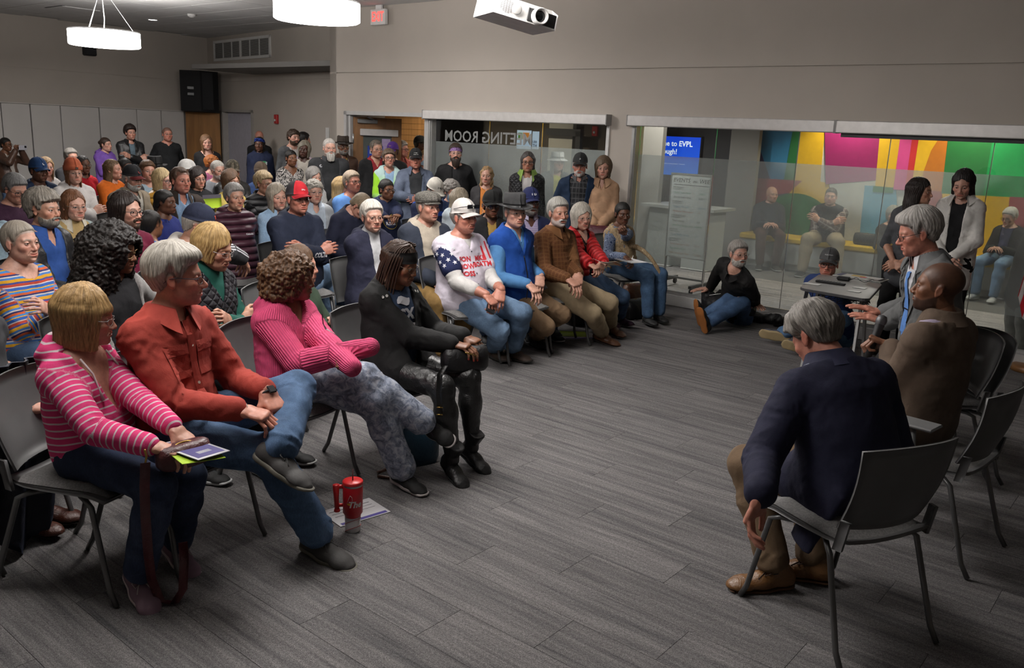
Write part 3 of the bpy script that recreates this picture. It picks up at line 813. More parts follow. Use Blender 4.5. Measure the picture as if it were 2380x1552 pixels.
def person(label,head,z=None,d=None,hpx=None,wall=None,wd_=DR,bv=0,hv=None,hp=0,hr=0,sex='m',S=None,fat=.35,skin='w',age=.4,hair=('short',(.05,.03,.02)),beard=None,top=(),bot=('jeans',(.10,.16,.28)),shoe=('sneaker',(.02,.02,.02),(.5,.5,.5)),sock=(.6,.6,.6),pose='sit',arms='lap',lod=1,lean=-.05,slouch=.5,pel=None,w=(None,None),e=(None,None),k=(None,None),a=(None,None),toe=(None,None),hand=('relax','relax'),hup=(None,None),hat=None,glasses=None,mask=None,seed=None,nolegs=False,face=None,chair=True,short=None,legw=1.0,hdir=(None,None),nails=None,cat='person',base=None,spread=.0,group=None,sh_up=0.0,legkind=None,pz=None,hsc=1.0,hsz=1.0):
 fem=sex=='f'
 S=S or(.945 if fem else 1.0)
 seed=seed if seed is not None else len(PEOPLE)+3
 rs=np.random.RandomState(seed)
 hs=(.955 if fem else 1.0)*(S/(.945 if fem else 1.0))**.5
 hs*=hsc
 if wall is not None:hc=at_w(head[0],head[1],wall,wd_)
 elif hpx:hc=at_d(head[0],head[1],FPX*.232*hs/hpx)
 elif d:hc=at_d(head[0],head[1],d)
 else:hc=at_z(head[0],head[1],z)
 hv=bv if hv is None else hv
 tc=nrm(np.array([-hc[0],-hc[1],0.0]))
 f=rotz(tc,bv);fh=rotz(tc,hv)
 a_=math.radians(hp);face_d=fh*math.cos(a_)-ZU*math.sin(a_);uh=ZU*math.cos(a_)+fh*math.sin(a_)
 xr=np.cross(face_d,uh);a_=math.radians(hr);xr,uh=xr*math.cos(a_)+uh*math.sin(a_),uh*math.cos(a_)-xr*math.sin(a_)
 RH=np.stack([xr,face_d,uh])
 nb=hc+(np.array([0,-.035,-.105])*hs)@RH+(-f*.008-ZU*.058)*S
 kf=1+.45*(fat-.3)
 if pel is not None:pl=np.array(pel)if abs(pel[0])<20 else px(pel)
 elif pose=='sit':pl=np.array([nb[0],nb[1],0])-f*lean;pl[2]=pz or.545
 elif pose=='floor':pl=np.array([nb[0],nb[1],0])-f*lean;pl[2]=.12
 else:pl=nb-ZU*.515*S-f*lean
 u=nrm(nb-pl);Lt=np.linalg.norm(nb-pl)
 sl=nrm(np.cross(u,f));fu=np.cross(sl,u)
 sg=(1.0,-1.0)
 sw=(.130 if fem else.152)*S*(1+.18*(fat-.3))
 sh=[nb-u*(.060-sh_up)*S+sl*sw*q-fu*.005 for q in sg]
 La,Lf=.295*S,.255*S
 base_p=np.array([pl[0],pl[1],0.0])if base is None else np.array(base)
 EL,WR=[],[]
 for i,q in enumerate(sg):
  t=None;pole=-ZU*.8-fu*.45+sl*q*.55
  am=arms if isinstance(arms,str)else arms[i]
  lap=pl+f*(.26+.10*(fat-.3))*S+ZU*(.115 if pose!='floor' else.1)
  if w[i]is not None:t=px(w[i])
  elif am=='lap':t=lap+sl*q*.055
  elif am=='thigh':t=pl+f*.34*S+sl*q*.13+ZU*.125
  elif am=='cross':t=pl+u*Lt*(.46+.05*(1-i))+fu*((.235 if i==0 else.165)+.10*(fat-.3))*S-sl*q*.085*S;pole=-ZU+sl*q*.5+fu*.2
  elif am=='phone':t=hc+fh*.26*S+sl*q*.055-ZU*.085;pole=-ZU+sl*q*.6
  elif am=='side':t=sh[i]-ZU*.52*S+sl*q*.05+f*.03;pole=-f
  elif am=='front':t=pl+f*(.19+.15*(fat-.3))*S+sl*q*.03+ZU*(.03+.0*i);pole=-f*.6+sl*q
  elif am=='back':t=pl-f*.16+sl*q*.04+ZU*.08;pole=-f*.4+sl*q
  elif am=='pocket':t=pl+f*.07+sl*q*.19+ZU*.0;pole=-f+sl*q*.6
  elif am=='belly':t=pl+u*Lt*.30+fu*(.20+.12*(fat-.3))+sl*q*.04;pole=-ZU*.6+sl*q*.9
  elif am=='chin':t=hc+face_d*.09-ZU*.15;pole=-ZU+sl*q*.3
  elif am=='floorback':t=pl-f*.12+sl*q*.32;t[2]=.06;pole=-f
  if e[i]is not None:pole=px(e[i])-sh[i]
  el,wr=ik(sh[i],t,La,Lf,pole)
  EL.append(el);WR.append(wr)
 hpj=[pl+sl*q*.088*S for q in sg]
 KN,AN,TO=[],[],[]
 Lth,Lsh=.435*S,.425*S
 for i,q in enumerate(sg):
  if pose=='stand':
   an=np.array([pl[0],pl[1],.085])+sl*q*(.095+spread)-f*.01;Lth=Lsh=max(.2,(pl[2]-.085)/2*1.004)
   if a[i]is not None:an=px(a[i])
   kn,an=ik(hpj[i],an,Lth,Lsh,f)
  else:
   if k[i]is not None and isinstance(k[i][2],str):
    kn=pball(k[i],hpj[i],Lth)
    an=pball(a[i],kn,Lsh)if isinstance(a[i][2],str)else kn+nrm(px(a[i])-kn)*Lsh
    KN.append(kn);AN.append(an);td=toe[i]
    TO.append(nrm(rotz(tc,td[0])*math.cos(math.radians(td[1]))+ZU*math.sin(math.radians(td[1])))if td is not None else f)
    continue
   if a[i]is not None:an=px(a[i])
   elif pose=='floor':an=pl+f*.82*S+sl*q*.12;an[2]=.09
   else:
    an=pl+f*(.43+.02*rs.uniform(-1,1))*S+sl*q*(.10+spread+.02*rs.uniform());an[2]=.085
   pole=ZU+f*.8+sl*q*.15
   if k[i]is not None:pole=px(k[i])-hpj[i]
   kn,an=ik(hpj[i],an,Lth,Lsh,pole)
  KN.append(kn);AN.append(an)
  td=toe[i]
  if td is None:td=rotz(f,-10*q*1.0)if False else rotz(f,12*q)
  elif np.isscalar(td):td=rotz(tc,td)
  elif len(td)==2:td=rotz(tc,td[0])*math.cos(math.radians(td[1]))+ZU*math.sin(math.radians(td[1]))
  TO.append(nrm(td))
 o=link('person',None)if False else None
 h=(.0088,.0135,.0195)[lod]
 B0=base_p
 def loc(p):return np.asarray(p)-B0
 ps,pn,psl,pfu=loc(pl),loc(nb),sl,fu
 lsh=[loc(x)for x in sh];lel=[loc(x)for x in EL];lwr=[loc(x)for x in WR];lhp=[loc(x)for x in hpj];lkn=[loc(x)for x in KN];lan=[loc(x)for x in AN]
 def spine(t,off=0.0):return ps+(pn-ps)*t-pfu*(.035*slouch*math.sin(math.pi*min(1,max(0,t))))+pfu*off
 def torso(F,i,lowfrac=-.04,hi=.93):
  b=max(0,fat-.3)
  F.ecap(spine(lowfrac),spine(.16),psl,(.162 if not fem else.168)*kf*S+i,.112*kf*S+i,.155*kf*S+i,.110*kf*S+i,.04)
  F.ecap(spine(.14),spine(.48),psl,.152*kf*S+i,(.105+.05*b)*kf*S+i,.146*kf*S+i,.106*kf*S+i,.05)
  F.ecap(spine(.46),spine(.80),psl,.138*kf*S+i,.106*kf*S+i,(.156 if not fem else.136)*S*(kf*.5+.5)+i,.104*S*(kf*.5+.5)+i,.05)
  F.ecap(spine(.78),spine(hi),psl,(.152 if not fem else.132)*S+i,.098*S+i,.085*S+i,.062*S+i,.05)
  if b>0:F.ecap(spine(.20,.045+.10*b),spine(.34,.05+.10*b),psl,(.11+.06*b)+i,.075+.10*b+i,.10+.06*b+i,.07+.10*b+i,.06)
  if fem:
   for q in sg:F.cone(spine(.66,.062)+psl*q*.066,spine(.70,.05)+psl*q*.06,(.050+.03*b)*S+i*.8,.048*S+i*.8,.05)
  for s_ in lsh:
   F.cone(pn+u*.015,s_,.050*S+i*.8,.052*S+i,.05)
 def arms_(F,i,upto,aw=1.0):
  for j in range(2):
   s_,e_,w_=lsh[j],lel[j],lwr[j]
   up=(.054 if not fem else.048)*S*(1+.5*(fat-.3))*aw
   if upto<=1.0:
    m=s_+(e_-s_)*upto
    F.cone(s_,m,up+i,up*(1-.16*upto)+i*1.15,.03)
   else:
    F.cone(s_,e_,up+i,up*.84+i,.018)
    m=e_+(w_-e_)*(upto-1.0)
    F.cone(e_,m,up*.84+i,up*(.84-.30*(upto-1))+i,.006)
 def legs_(F,i,upto=2.0,flare=0.0):
  for j in range(2):
   h_,k_,n_=lhp[j],lkn[j],lan[j]
   t=.088*kf**.7*S*legw;kk=.060*S*legw*kf**.4
   F.cone(h_+pfu*.0,k_,t+i,kk+i,.04)
   m=k_+(n_-k_)*.35
   if upto>1:
    en=k_+(n_-k_)*(upto-1)
    F.cone(k_,m,kk+i,kk*.97+i,.03);F.cone(m,en,kk*.97+i,(.040*S+flare)+i,.03)
 bones=[(ps,pn,psl,.16,0.0,0.0)]
 for j in range(2):
  bones.append((lsh[j],lel[j],pfu,.05,0.0,1.0+2*j));bones.append((lel[j],lwr[j],pfu,.04,La,1.0+2*j))
  bones.append((lhp[j],lkn[j],psl,.085,0.0,2.0+2*j));bones.append((lkn[j],lan[j],psl,.055,Lth,2.0+2*j))
 def restc(V,which):
  best=np.full(len(V),9e9,f32);R_=np.zeros((len(V),3),f32)
  for bi in which:
   a0,b0,s_,r,off,reg=bones[bi]
   ax=b0-a0;L=np.linalg.norm(ax);x=ax/(L+1e-9)
   s2=nrm(s_-x*(s_@x));v2=np.cross(x,s2)
   q=V-a0.astype(f32);al=q@x.astype(f32);uu=q@s2.astype(f32);vv=q@v2.astype(f32)
   rad=np.sqrt(uu*uu+vv*vv);out=np.maximum(np.maximum(-al,al-L),0)
   if reg==0:dd=np.sqrt((uu/(.17*kf))**2+(vv/(.12*kf+.12*max(0,fat-.4)))**2+(out/.12)**2)
   else:dd=np.sqrt(rad**2+out**2)/(r+.020)
   m=dd<best
   best[m]=dd[m]
   R_[m]=np.stack([np.arctan2(uu,vv)*r,al+off,np.full(len(V),reg)],-1)[m]
  return R_
 allp=np.array(lsh+lel+lwr+lhp+lkn+lan+[ps,pn,loc(hc)])
 lo,hi=allp.min(0)-.2,allp.max(0)+.2
 hb=(.013,.017,.023)[lod]
 F=Field(lo,hi,hb)
 torso(F,0);arms_(F,0,2.02)
 if not nolegs:legs_(F,0)
 hcl=loc(hc)
 nk0=hcl+(np.array([0,-.026,-.07])*hs)@RH
 F.cone(nk0,pn-u*.02,.043*hs if fem else.050*hs,.054*S,.03)
 bvv,bq=F.mesh()
 sk=np.array(SKIN[skin]if isinstance(skin,str)else skin,f32)
 sk=sk*rs.uniform(.93,1.05)
 col=np.tile(sk,(len(bvv),1))
 if not nolegs:
  for j in range(2):
   n_=lan[j];ax=nrm(lan[j]-lkn[j]).astype(f32)
   m=((bvv-lan[j].astype(f32))@ax>-.20)&(np.linalg.norm(bvv-n_.astype(f32),axis=1)<.26)
   col[m]=sock if sock is not None else sk
 Vs,Qs,Cs,Ms=[bvv],[bq],[col],[np.zeros(len(bq),int)]
 nv=len(bvv)
 hV,hQ,hN,hW=head_template(lod,fem)
 fp=dict(fat=fat,seed=seed,age=age);fp.update(face or{})
 if isinstance(skin,str)and skin[0]=='b':fp.setdefault('nosew',.004);fp.setdefault('lips',.003);fp.setdefault('nose',-.003)
 hv3=face_shape(hV,hN,fp)
 HT=lambda V:((V*f32(hs))@RH.astype(f32)+hcl.astype(f32)).astype(f32)
 hcol=np.tile(sk,(len(hV),1))
 def tint(wt_,c,amt=1.0):
  nonlocal hcol
  hcol=hcol+(np.array(c,f32)-hcol)*(wt_*amt)[:,None]
 dark=skin[0]=='b' if isinstance(skin,str)else False
 tint(hW['cheek'],sk*(1.12,.80,.76)if not dark else sk*(1.12,1.0,.95),.75)
 tint(hW['socket'],sk*(.80,.70,.70),.55)
 tint(hW['ear'],sk*(1.08,.84,.82),.6)
 tint(hW['lip'],(sk*(.98,.60,.60))if not dark else sk*(1.05,.68,.68),.8 if not fem else.95)
 hcs=np.array(hair[1]if hair else(.2,.16,.13),f32)
 if hair and hair[0]in('crew','short','recede','balding','sidepart','braids','bun','tied','updo'):tint(hW['scalp'],hcs*.8,.8)
 if hair and hair[0]=='buzz':tint(hW['scalp'],hcs*.9,.55)
 tint(hW['brow'],np.minimum(hcs*.8,sk*.9)if not dark else sk*.3,.75)
 tint(hW['lash'],sk*.25,.75)
 if not fem:tint(hW['beard'],sk*(.80,.78,.80)if not dark else sk*.75,.5)
 if beard:tint(hW['beard'],beard[1],.7)
 Vs.append(HT(hv3));Qs.append(hQ+nv);Cs.append(hcol);Ms.append(np.zeros(len(hQ),int));nv+=len(hV)
 hands=[]
 for i,q in enumerate(sg):
  hv_,hq_,hw_=hand_template(hand[i],lod)
  y=nrm(WR[i]-EL[i])
  if hdir[i]is not None:y=nrm(rotz(tc,hdir[i][0])*math.cos(math.radians(hdir[i][1]))+ZU*math.sin(math.radians(hdir[i][1])))
  am=arms if isinstance(arms,str)else arms[i]
  up_=hup[i]
  if up_ is None:
   up_={'lap':ZU+f*.3,'thigh':ZU,'cross':fu+ZU*.3,'phone':f*.2+sl*q,'side':sl*q,'front':f+ZU*.3,'back':-f,'pocket':sl*q,'belly':fu,'chin':fu+sl*q,'floorback':ZU}.get(am,ZU)
  elif np.isscalar(up_):up_=rotz(tc,up_)+ZU*.3
  if hdir[i]is None and am in('lap','front','belly'):
   y=nrm(y-sl*q*.55)
  zc=nrm(up_-y*(up_@y))if abs(nrm(up_)@y)<.98 else nrm(np.cross(y,sl))
  xc=np.cross(y,zc)
  Rm=np.stack([xc,y,zc]).astype(f32)
  hs2=f32(S*(.97 if fem else 1.03)*hsz)
  vv=hv_*hs2
  qq=hq_
  if i==0:vv=vv*np.array([-1,1,1],f32);qq=hq_[:,::-1]
  vv=(vv+np.array([0,.012,0],f32))@Rm+lwr[i].astype(f32)
  hc_=np.tile(sk*(1.03 if not dark else.95),(len(vv),1)).astype(f32)
  if dark:
   pal=np.clip(-(hv_[:,2])/.02,0,1)*.35;hc_=hc_+(np.array([.42,.22,.15],f32)-hc_)*pal[:,None]
  nc=np.array(nails,f32)if nails else sk*(1.12,1.0,.98)
  hc_=hc_+(nc-hc_)*(hw_*(.9 if nails else.4))[:,None]
  Vs.append(vv.astype(f32));Qs.append(qq+nv);Cs.append(hc_);Ms.append(np.zeros(len(qq),int));nv+=len(vv)
  hands.append((lwr[i]+B0,Rm.astype(float)))
 n1=(14,10,6)[lod];n2=(9,7,5)[lod]
 th=np.array([0,.26,.42,.50,.62,.9,1.3,1.9,2.6])[:n2]if lod<2 else np.array([0,.45,.55,1.1,2.])
 ec=np.array([(.004,.003,.003),(.01,.008,.007),(.09,.05,.03),(.05,.03,.02),(.46,.43,.40)]+[(.46,.43,.40)]*6,f32)[:n2]
 if lod==2:ec=np.array([(.004,.003,.003),(.05,.03,.02),(.42,.39,.37),(.42,.39,.37),(.4,.4,.4)],f32)
 for eye in EYE:
  ph=np.arange(n1)*2*math.pi/n1
  vv=np.concatenate([np.stack([.0124*math.sin(t)*np.cos(ph),np.full(n1,.0124*math.cos(t)),.0124*math.sin(t)*np.sin(ph)],-1)for t in th])+np.array(eye)
  q_=[(i*n1+j,i*n1+(j+1)%n1,(i+1)*n1+(j+1)%n1,(i+1)*n1+j)for i in range(n2-1)for j in range(n1)]
  Vs.append(HT(vv.astype(f32)));Qs.append(np.array(q_)+nv);Cs.append(np.repeat(ec,n1,0));Ms.append(np.ones(len(q_),int));nv+=len(vv)
 C_=np.concatenate(Cs);C_=np.concatenate([np.clip(C_,0,1),np.ones((len(C_),1))],1)
 me=mesh_np('person_body',np.concatenate(Vs),np.concatenate(Qs),mats=[skin_mat(),eye_mat()],midx=np.concatenate(Ms),attrs={'Col':('FLOAT_COLOR',C_)})
 po=link('person',me,None,B0)
 tag(po,label,cat,group)
 J=dict(o=po,hc=hc,nb=nb,pl=pl,f=f,fh=fh,sl=sl,u=u,fu=fu,EL=EL,WR=WR,KN=KN,AN=AN,sh=sh,hands=hands,RH=RH,B0=B0,short=short or label,hs=hs,S=S,gar={},tc=tc,lod=lod,fat=fat,spine=lambda t,o_=0.0:spine(t,o_)+B0)
 def canon(mb,name,m,parent):
  V=np.concatenate(mb.v);mb.v=[HT(V.astype(f32)).astype(float)]
  ob=mb.build(name,m,parent);return ob
 for g in top:
  i=g.infl*.85
  hh=h if g.sleeves else h
  F=Field(lo,hi,hh)
  torso(F,i,.12 if g.tuck else-.04)
  upto={'over':2.55,'long':1.93,'short':.62,'none':0,'elbow':1.05,'three':1.6}[g.sleeve]
  if pose=='stand':
   F.ecap(spine(-.02),ps-u*(.10+g.hem),psl,.165*kf*S+i,.112*kf*S+i,.172*kf*S+i,.118*kf*S+i,.03)
  elif g.hem>0:
   for j in range(2):F.cone(lhp[j],lhp[j]+(lkn[j]-lhp[j])*min(.8,g.hem/.43),.10*kf*S+i,.088*S+i,.04)
  if g.hood:
   hb_=pn+u*.05-pfu*.085
   for t0_,t1_ in((-1,-.5),(-.5,0),(0,.5),(.5,1)):
    def hp_(t):return hb_+psl*(.105*math.sin(t*1.9))+pfu*(.15*(1-math.cos(t*1.9)))*.62+u*(-.045*(abs(t)>.01)*abs(t))
    F.cone(hp_(t0_),hp_(t1_),.030+.016*(1-abs(t0_)),.030+.016*(1-abs(t1_)),.02)
   F.ecap(hb_-pfu*.02-u*.03,hb_-pfu*.02-u*.13,psl,.10,.035,.06,.02,.04)
  if g.neck=='turtle':F.cone(pn-u*.02,pn+(nk0-pn)*.75,.060*S+i*.4,.055*S,.03)
  if g.neck=='stand':
   F.cone(pn-u*.03,pn+u*.055,.082*S,.076*S,.03)
  nn=nrm(u+fu*.42);off=pn+u*((g.nd_ if g.neck!='turtle' else.3)+(.03 if g.neck in('stand',)else 0)+(.035 if g.hood else 0))
  F.cut(lambda X,Y,Z:(X-f32(off[0]))*f32(nn[0])+(Y-f32(off[1]))*f32(nn[1])+(Z-f32(off[2]))*f32(nn[2]),pn-.16,pn+.22,.01)
  rad=.062*S+(.010 if g.neck!='wide' else.035)
  if g.neck!='turtle':F.cut(lambda X,Y,Z:-d_cone(X,Y,Z,pn-u*.02+fu*.012,pn+u*.2+fu*.03,rad,rad),pn-.22,pn+.30,.006)
  if g.vdepth or g.opn is not None:
   c0=spine(0);ax0=(pn-c0);Lx=np.linalg.norm(ax0);ax0=ax0/Lx
   def wedge(X,Y,Z):
    qx,qy,qz=X-f32(c0[0]),Y-f32(c0[1]),Z-f32(c0[2])
    al=qx*f32(ax0[0])+qy*f32(ax0[1])+qz*f32(ax0[2])
    uu=qx*f32(psl[0])+qy*f32(psl[1])+qz*f32(psl[2]);vv=qx*f32(pfu[0])+qy*f32(pfu[1])+qz*f32(pfu[2])
    if g.opn is not None:hw=g.opn[0]+g.opn[1]*np.clip(al/f32(Lx),0,1.1)
    else:hw=(al-f32(Lx-g.vdepth))*f32(g.vw)
    return-smax(np.abs(uu)-hw,-(vv-.01),.004)
   F.cut(wedge,k=.005)
  if upto:arms_(F,i,upto)
  if g.tail:F.ecap(ps+psl*.12-pfu*.06,ps+psl*.21-pfu*.05-ZU*.22,pfu,.13,.035,.10,.018,.05)
  V,Q=F.mesh()
  which=[0,1,2,5,6]if g.sleeve!='none' else[0]
  if g.hem>0 and pose!='stand':which+=[3,7]
  rest=restc(V,which)
  Nn=vnormals(V,Q)
  amp=(.0062 if g.fold else 0)*g.fold
  if amp:V=V+Nn*blur_fold(V,rest,amp,seed+1,[x for x in lel]+[lsh[0],lsh[1],spine(.25,.1)])[:,None].astype(f32)
  if g.fab=='puffer':
   V=V+Nn*((np.abs(np.sin(rest[:,1]*math.pi/(g.p or.07)))**.6-.5)*.008)[:,None].astype(f32)
  if g.fab=='fur':V=V+Nn*(sfbm(V,30,4,3)*.010)[:,None].astype(f32)
  mt=fabric(g.col,g.fab,g.c2,g.p)
  mats=[mt];midx=None
  if g.capl:
   mats.append(fabric(*g.capl[:4]));r4=rest[Q[:,0],2]
   al=rest[Q[:,0],1]
   midx=(((r4==1)&(0 in g.capl[4]))|((r4==3)&(1 in g.capl[4]))).astype(int)*(al>g.capl[5]if len(g.capl)>5 else 1)
  go=link(g.name,mesh_np(g.name,V,Q,mats=mats,midx=midx,attrs={'rest':('FLOAT_VECTOR',rest)}),po)
  if g.lab:go['label']=g.lab
  J['gar'][g.name]=(V,Q,go)
  if g.collar:
   size,cc,ga=g.collar
   rn=.064*S+.006;th_=np.linspace(math.radians(ga),math.radians(360-ga),28)
   Gd=[]
   for t in th_:
    c_,s_=math.cos(t),math.sin(t);dirv=pfu*c_+psl*s_
    fr=max(0,c_)**2;cen=pn+fu*.010+u*.012
    tip=max(0,(abs(abs(t-math.pi)/(math.pi-math.radians(ga)))-.62)/.38)
    b0=cen+dirv*(rn-.006)-u*(.025+.035*fr)
    b1=cen+dirv*(rn+.004)+u*(.040*size+.006-.030*fr)
    b2=cen+dirv*(rn+.012)+u*(.036*size+.006-.032*fr)
    b3=cen+dirv*(rn+((.030*size+i*.6+.012*tip if i<.025 else.024*size+i*.35)if g is top[-1]else.014))+u*((.004 if g is top[-1]else.014)-(.055*fr+.030*tip*size if g is top[-1]or i<.011 or len(top)<2 or top[-1].opn and top[-1].opn[0]+top[-1].opn[1]>.09 else.035*fr))
    Gd.append([b0,b1,b2,b3])
   mb=MB();mb.grid(Gd,.0045)
   mb.build('collar',fabric(cc,'plain')if cc else mt,go)
 if bot and not nolegs:
  bk=bot[2]if len(bot)>2 else{}
  F=Field(lo,hi,h*bk.get('h',1.1))
  i=bk.get('infl',.012)
  F.ecap(spine(-.06),spine(.12),psl,.166*kf*S+i,.116*kf*S+i,.158*kf*S+i,.112*kf*S+i,.04)
  b=max(0,fat-.3)
  legs_(F,i,bk.get('upto',1.93),bk.get('flare',.012))
  if bk.get('skirt'):pass
  V,Q=F.mesh();rest=restc(V,[0,3,4,7,8]);Nn=vnormals(V,Q)
  V=V+Nn*blur_fold(V,rest,.0068*bk.get('fold',1),seed+2,lkn+lhp+[x for x in lan])[:,None].astype(f32)
  fab={'jeans':'denim','slacks':'plain','acid':'acid','leather':'leather','camo':'camo'}[bot[0]]
  to=link('trousers',mesh_np('trousers',V,Q,mats=[fabric(bot[1],fab,bk.get('c2'))],attrs={'rest':('FLOAT_VECTOR',rest)}),po)
  if bk.get('lab'):to['label']=bk['lab']
  J['gar']['trousers']=(V,Q,to)
 if shoe and not nolegs:
  for i,q in enumerate(sg):
   up_t,so_t,lc=shoe_template(shoe[0],lod)
   y=TO[i];zc=ZU-y*(ZU@y);
   if legkind and legkind[i]is not None and isinstance(legkind[i],str):zc=ZU*.25-tc;zc=zc-y*(zc@y)
   elif legkind and legkind[i]is not None:zc=legkind[i]-y*(legkind[i]@y)
   elif a[i]is not None and np.linalg.norm(zc)>.2 and AN[i][2]>.2:zc=nrm(KN[i]-AN[i]);zc=zc-y*(zc@y)
   zc=nrm(zc);xc=np.cross(y,zc)
   Rm=np.stack([xc,y,zc]).astype(f32);ss=f32(S*(.98 if fem else 1.06)*np.sign(1));mx=np.array([1 if i==1 else-1,1,1],f32)
   def tr(V):return(V*ss*mx)@Rm+lan[i].astype(f32)
   fl=(lambda Q:Q)if i==1 else(lambda Q:Q[:,::-1])
   s_o=link('shoe',mesh_np('shoe',tr(up_t[0]),fl(up_t[1]),mats=[fabric(shoe[1],'leather')if shoe[0]in('dress','boot')else mat('shoe',shoe[1],.7,bscale=120)]),po)
   link('sole',mesh_np('sole',tr(so_t[0]),fl(so_t[1]),mats=[mat('sole',shoe[2],.7)]),s_o)
   if lc:
    me_=lc.mesh('lace',mat('lace',shoe[3]if len(shoe)>3 else tuple(min(1,x*1.6+.02)for x in shoe[1]),.8))
    Mx=Matrix([[float(Rm[r][c]*ss*mx[r])for r in range(3)]+[float(lan[i][c])]for c in range(3)]+[[0,0,0,1]])
    me_.transform(Mx);link('laces',me_,s_o)
 if hair and hair[0]not in('bald','buzz'):
  hv_,hq_,hr_=hair_template(hair[0],lod)
  sc_=hair[3]if len(hair)>3 else 1.0
  vv=hv_*f32(sc_)
  if hat and hat[0]in('cap','beanie','fedora','flatcap'):
   vv=vv.copy();m=vv[:,2]>.03;vv[m]=vv[m]*np.array([.93,.93,.90],f32)
   vv[:,2]=np.minimum(vv[:,2],.105)
  mk=link('hair',mesh_np('hair',HT(vv),hq_,mats=[hair_mat(hair[1],hair[2]if len(hair)>2 else None)],attrs={'rest':('FLOAT_VECTOR',hr_)}),po)
  J['hair']=mk
  if hair[0]=='braids':
   mb,me2=MB(),MB();A=np.array
   for n_,a0 in enumerate(np.concatenate([np.linspace(58,302,34),np.linspace(75,285,26)])):
    a1=math.radians(a0+rs.uniform(-3,3));sx,cy=math.sin(a1),math.cos(a1);o2=.006*(n_>33)+rs.uniform(0,.006);fr=.5+.5*cy
    L2=-.255+rs.uniform(-.04,.03)-.02*(cy<0);ox=.012*rs.uniform(-1,1)
    P2=[A([sx*.03,.035+cy*.03,.122+o2]),A([sx*.066,.0+cy*.062,.095+o2]),A([sx*(.086+o2),-.012+cy*.092,.035]),A([sx*(.093+o2),-.018+cy*.098,-.04]),A([sx*(.096+o2)+ox,-.015+cy*.095,-.13]),A([sx*(.104+o2)+ox,.006+cy*.088,L2])]
    from_=np.array(P2);tt=np.linspace(0,5,14);P3=np.stack([np.interp(tt,range(6),from_[:,d_])for d_ in range(3)],-1)
    mb.tube(P3,.0044,5)
    q_=P2[-1];me2.tube([q_+A([.008*math.cos(z_*1.1+n_),.008*math.sin(z_*1.1+n_),-.0042*z_])for z_ in range(15)],.0058,5)
   for m2,nm2,c2 in((mb,'braids',hair[1]),(me2,'braid_curls',(.16,.065,.022))):
    o2=canon(m2,nm2,mat(nm2,c2,.5,bscale=300),po);o2['kind']='stuff'
 if beard and beard[0]!='stubble':
  for kd in([beard[0]]if beard[0]!='full' else['beard','stache'])+(['stache']if beard[0]in('beardlong','goatee')else[]):
   hv_,hq_,hr_=hair_template(kd,lod)
   link('moustache' if kd=='stache' else 'beard',mesh_np('beard',HT(hv_),hq_,mats=[hair_mat(beard[1])],attrs={'rest':('FLOAT_VECTOR',hr_)}),po)
 if hat:make_hat(hat,canon,po,J)
 if glasses:make_glasses(glasses,canon,po,lod)
 if mask:make_mask(mask,canon,po)
 PEOPLE.append(J)
 if pose=='sit' and chair:CHAIRS.append((J,chair))
 return J
CHAIRS=[]
def dome_y(x,z,c=(0,-.012,.045),r=(.084,.105,.095)):
 t=1-((x-c[0])/r[0])**2-((z-c[2])/r[2])**2
 return c[1]+r[1]*math.sqrt(max(t,.01))
def text_mesh(s,size,bold=0.0):
 cu=bpy.data.curves.new('t','FONT');cu.body=s;cu.size=size;cu.align_x='CENTER';cu.align_y='CENTER';cu.offset=bold
 cu.resolution_u=2
 ob=bpy.data.objects.new('t',cu);COL.objects.link(ob)
 dg=bpy.context.evaluated_depsgraph_get();dg.update()
 me=bpy.data.meshes.new_from_object(ob.evaluated_get(dg))
 V=np.array([v.co[:]for v in me.vertices]).reshape(-1,3);Fc=[list(p.vertices)for p in me.polygons]
 bpy.data.objects.remove(ob);bpy.data.curves.remove(cu);bpy.data.meshes.remove(me)
 return V,Fc
def star_mesh(r):
 V=[[0,0,0]]+[[(r if i%2==0 else r*.42)*math.sin(i*math.pi/5),(r if i%2==0 else r*.42)*math.cos(i*math.pi/5),0]for i in range(10)]
 return np.array(V,float),[[0,1+(i+1)%10,1+i]for i in range(10)]
def subdiv(V,Fc,L):
 """split long edges so that a decal can follow a curved surface"""
 import bmesh
 bm=bmesh.new();vs=[bm.verts.new(v)for v in V]
 for fc in Fc:
  try:bm.faces.new([vs[i]for i in fc])
  except ValueError:pass
 bmesh.ops.triangulate(bm,faces=bm.faces[:])
 for it in range(3):
  es=[e_ for e_ in bm.edges if e_.calc_length()>L]
  if not es:break
  bmesh.ops.subdivide_edges(bm,edges=es,cuts=1,use_grid_fill=False)
  bmesh.ops.triangulate(bm,faces=[f_ for f_ in bm.faces if len(f_.verts)>3])
 bm.verts.index_update()
 V2=np.array([v.co[:]for v in bm.verts]);F2=[[v.index for v in f_.verts]for f_ in bm.faces]
 bm.free();return V2,F2
_BVH={}
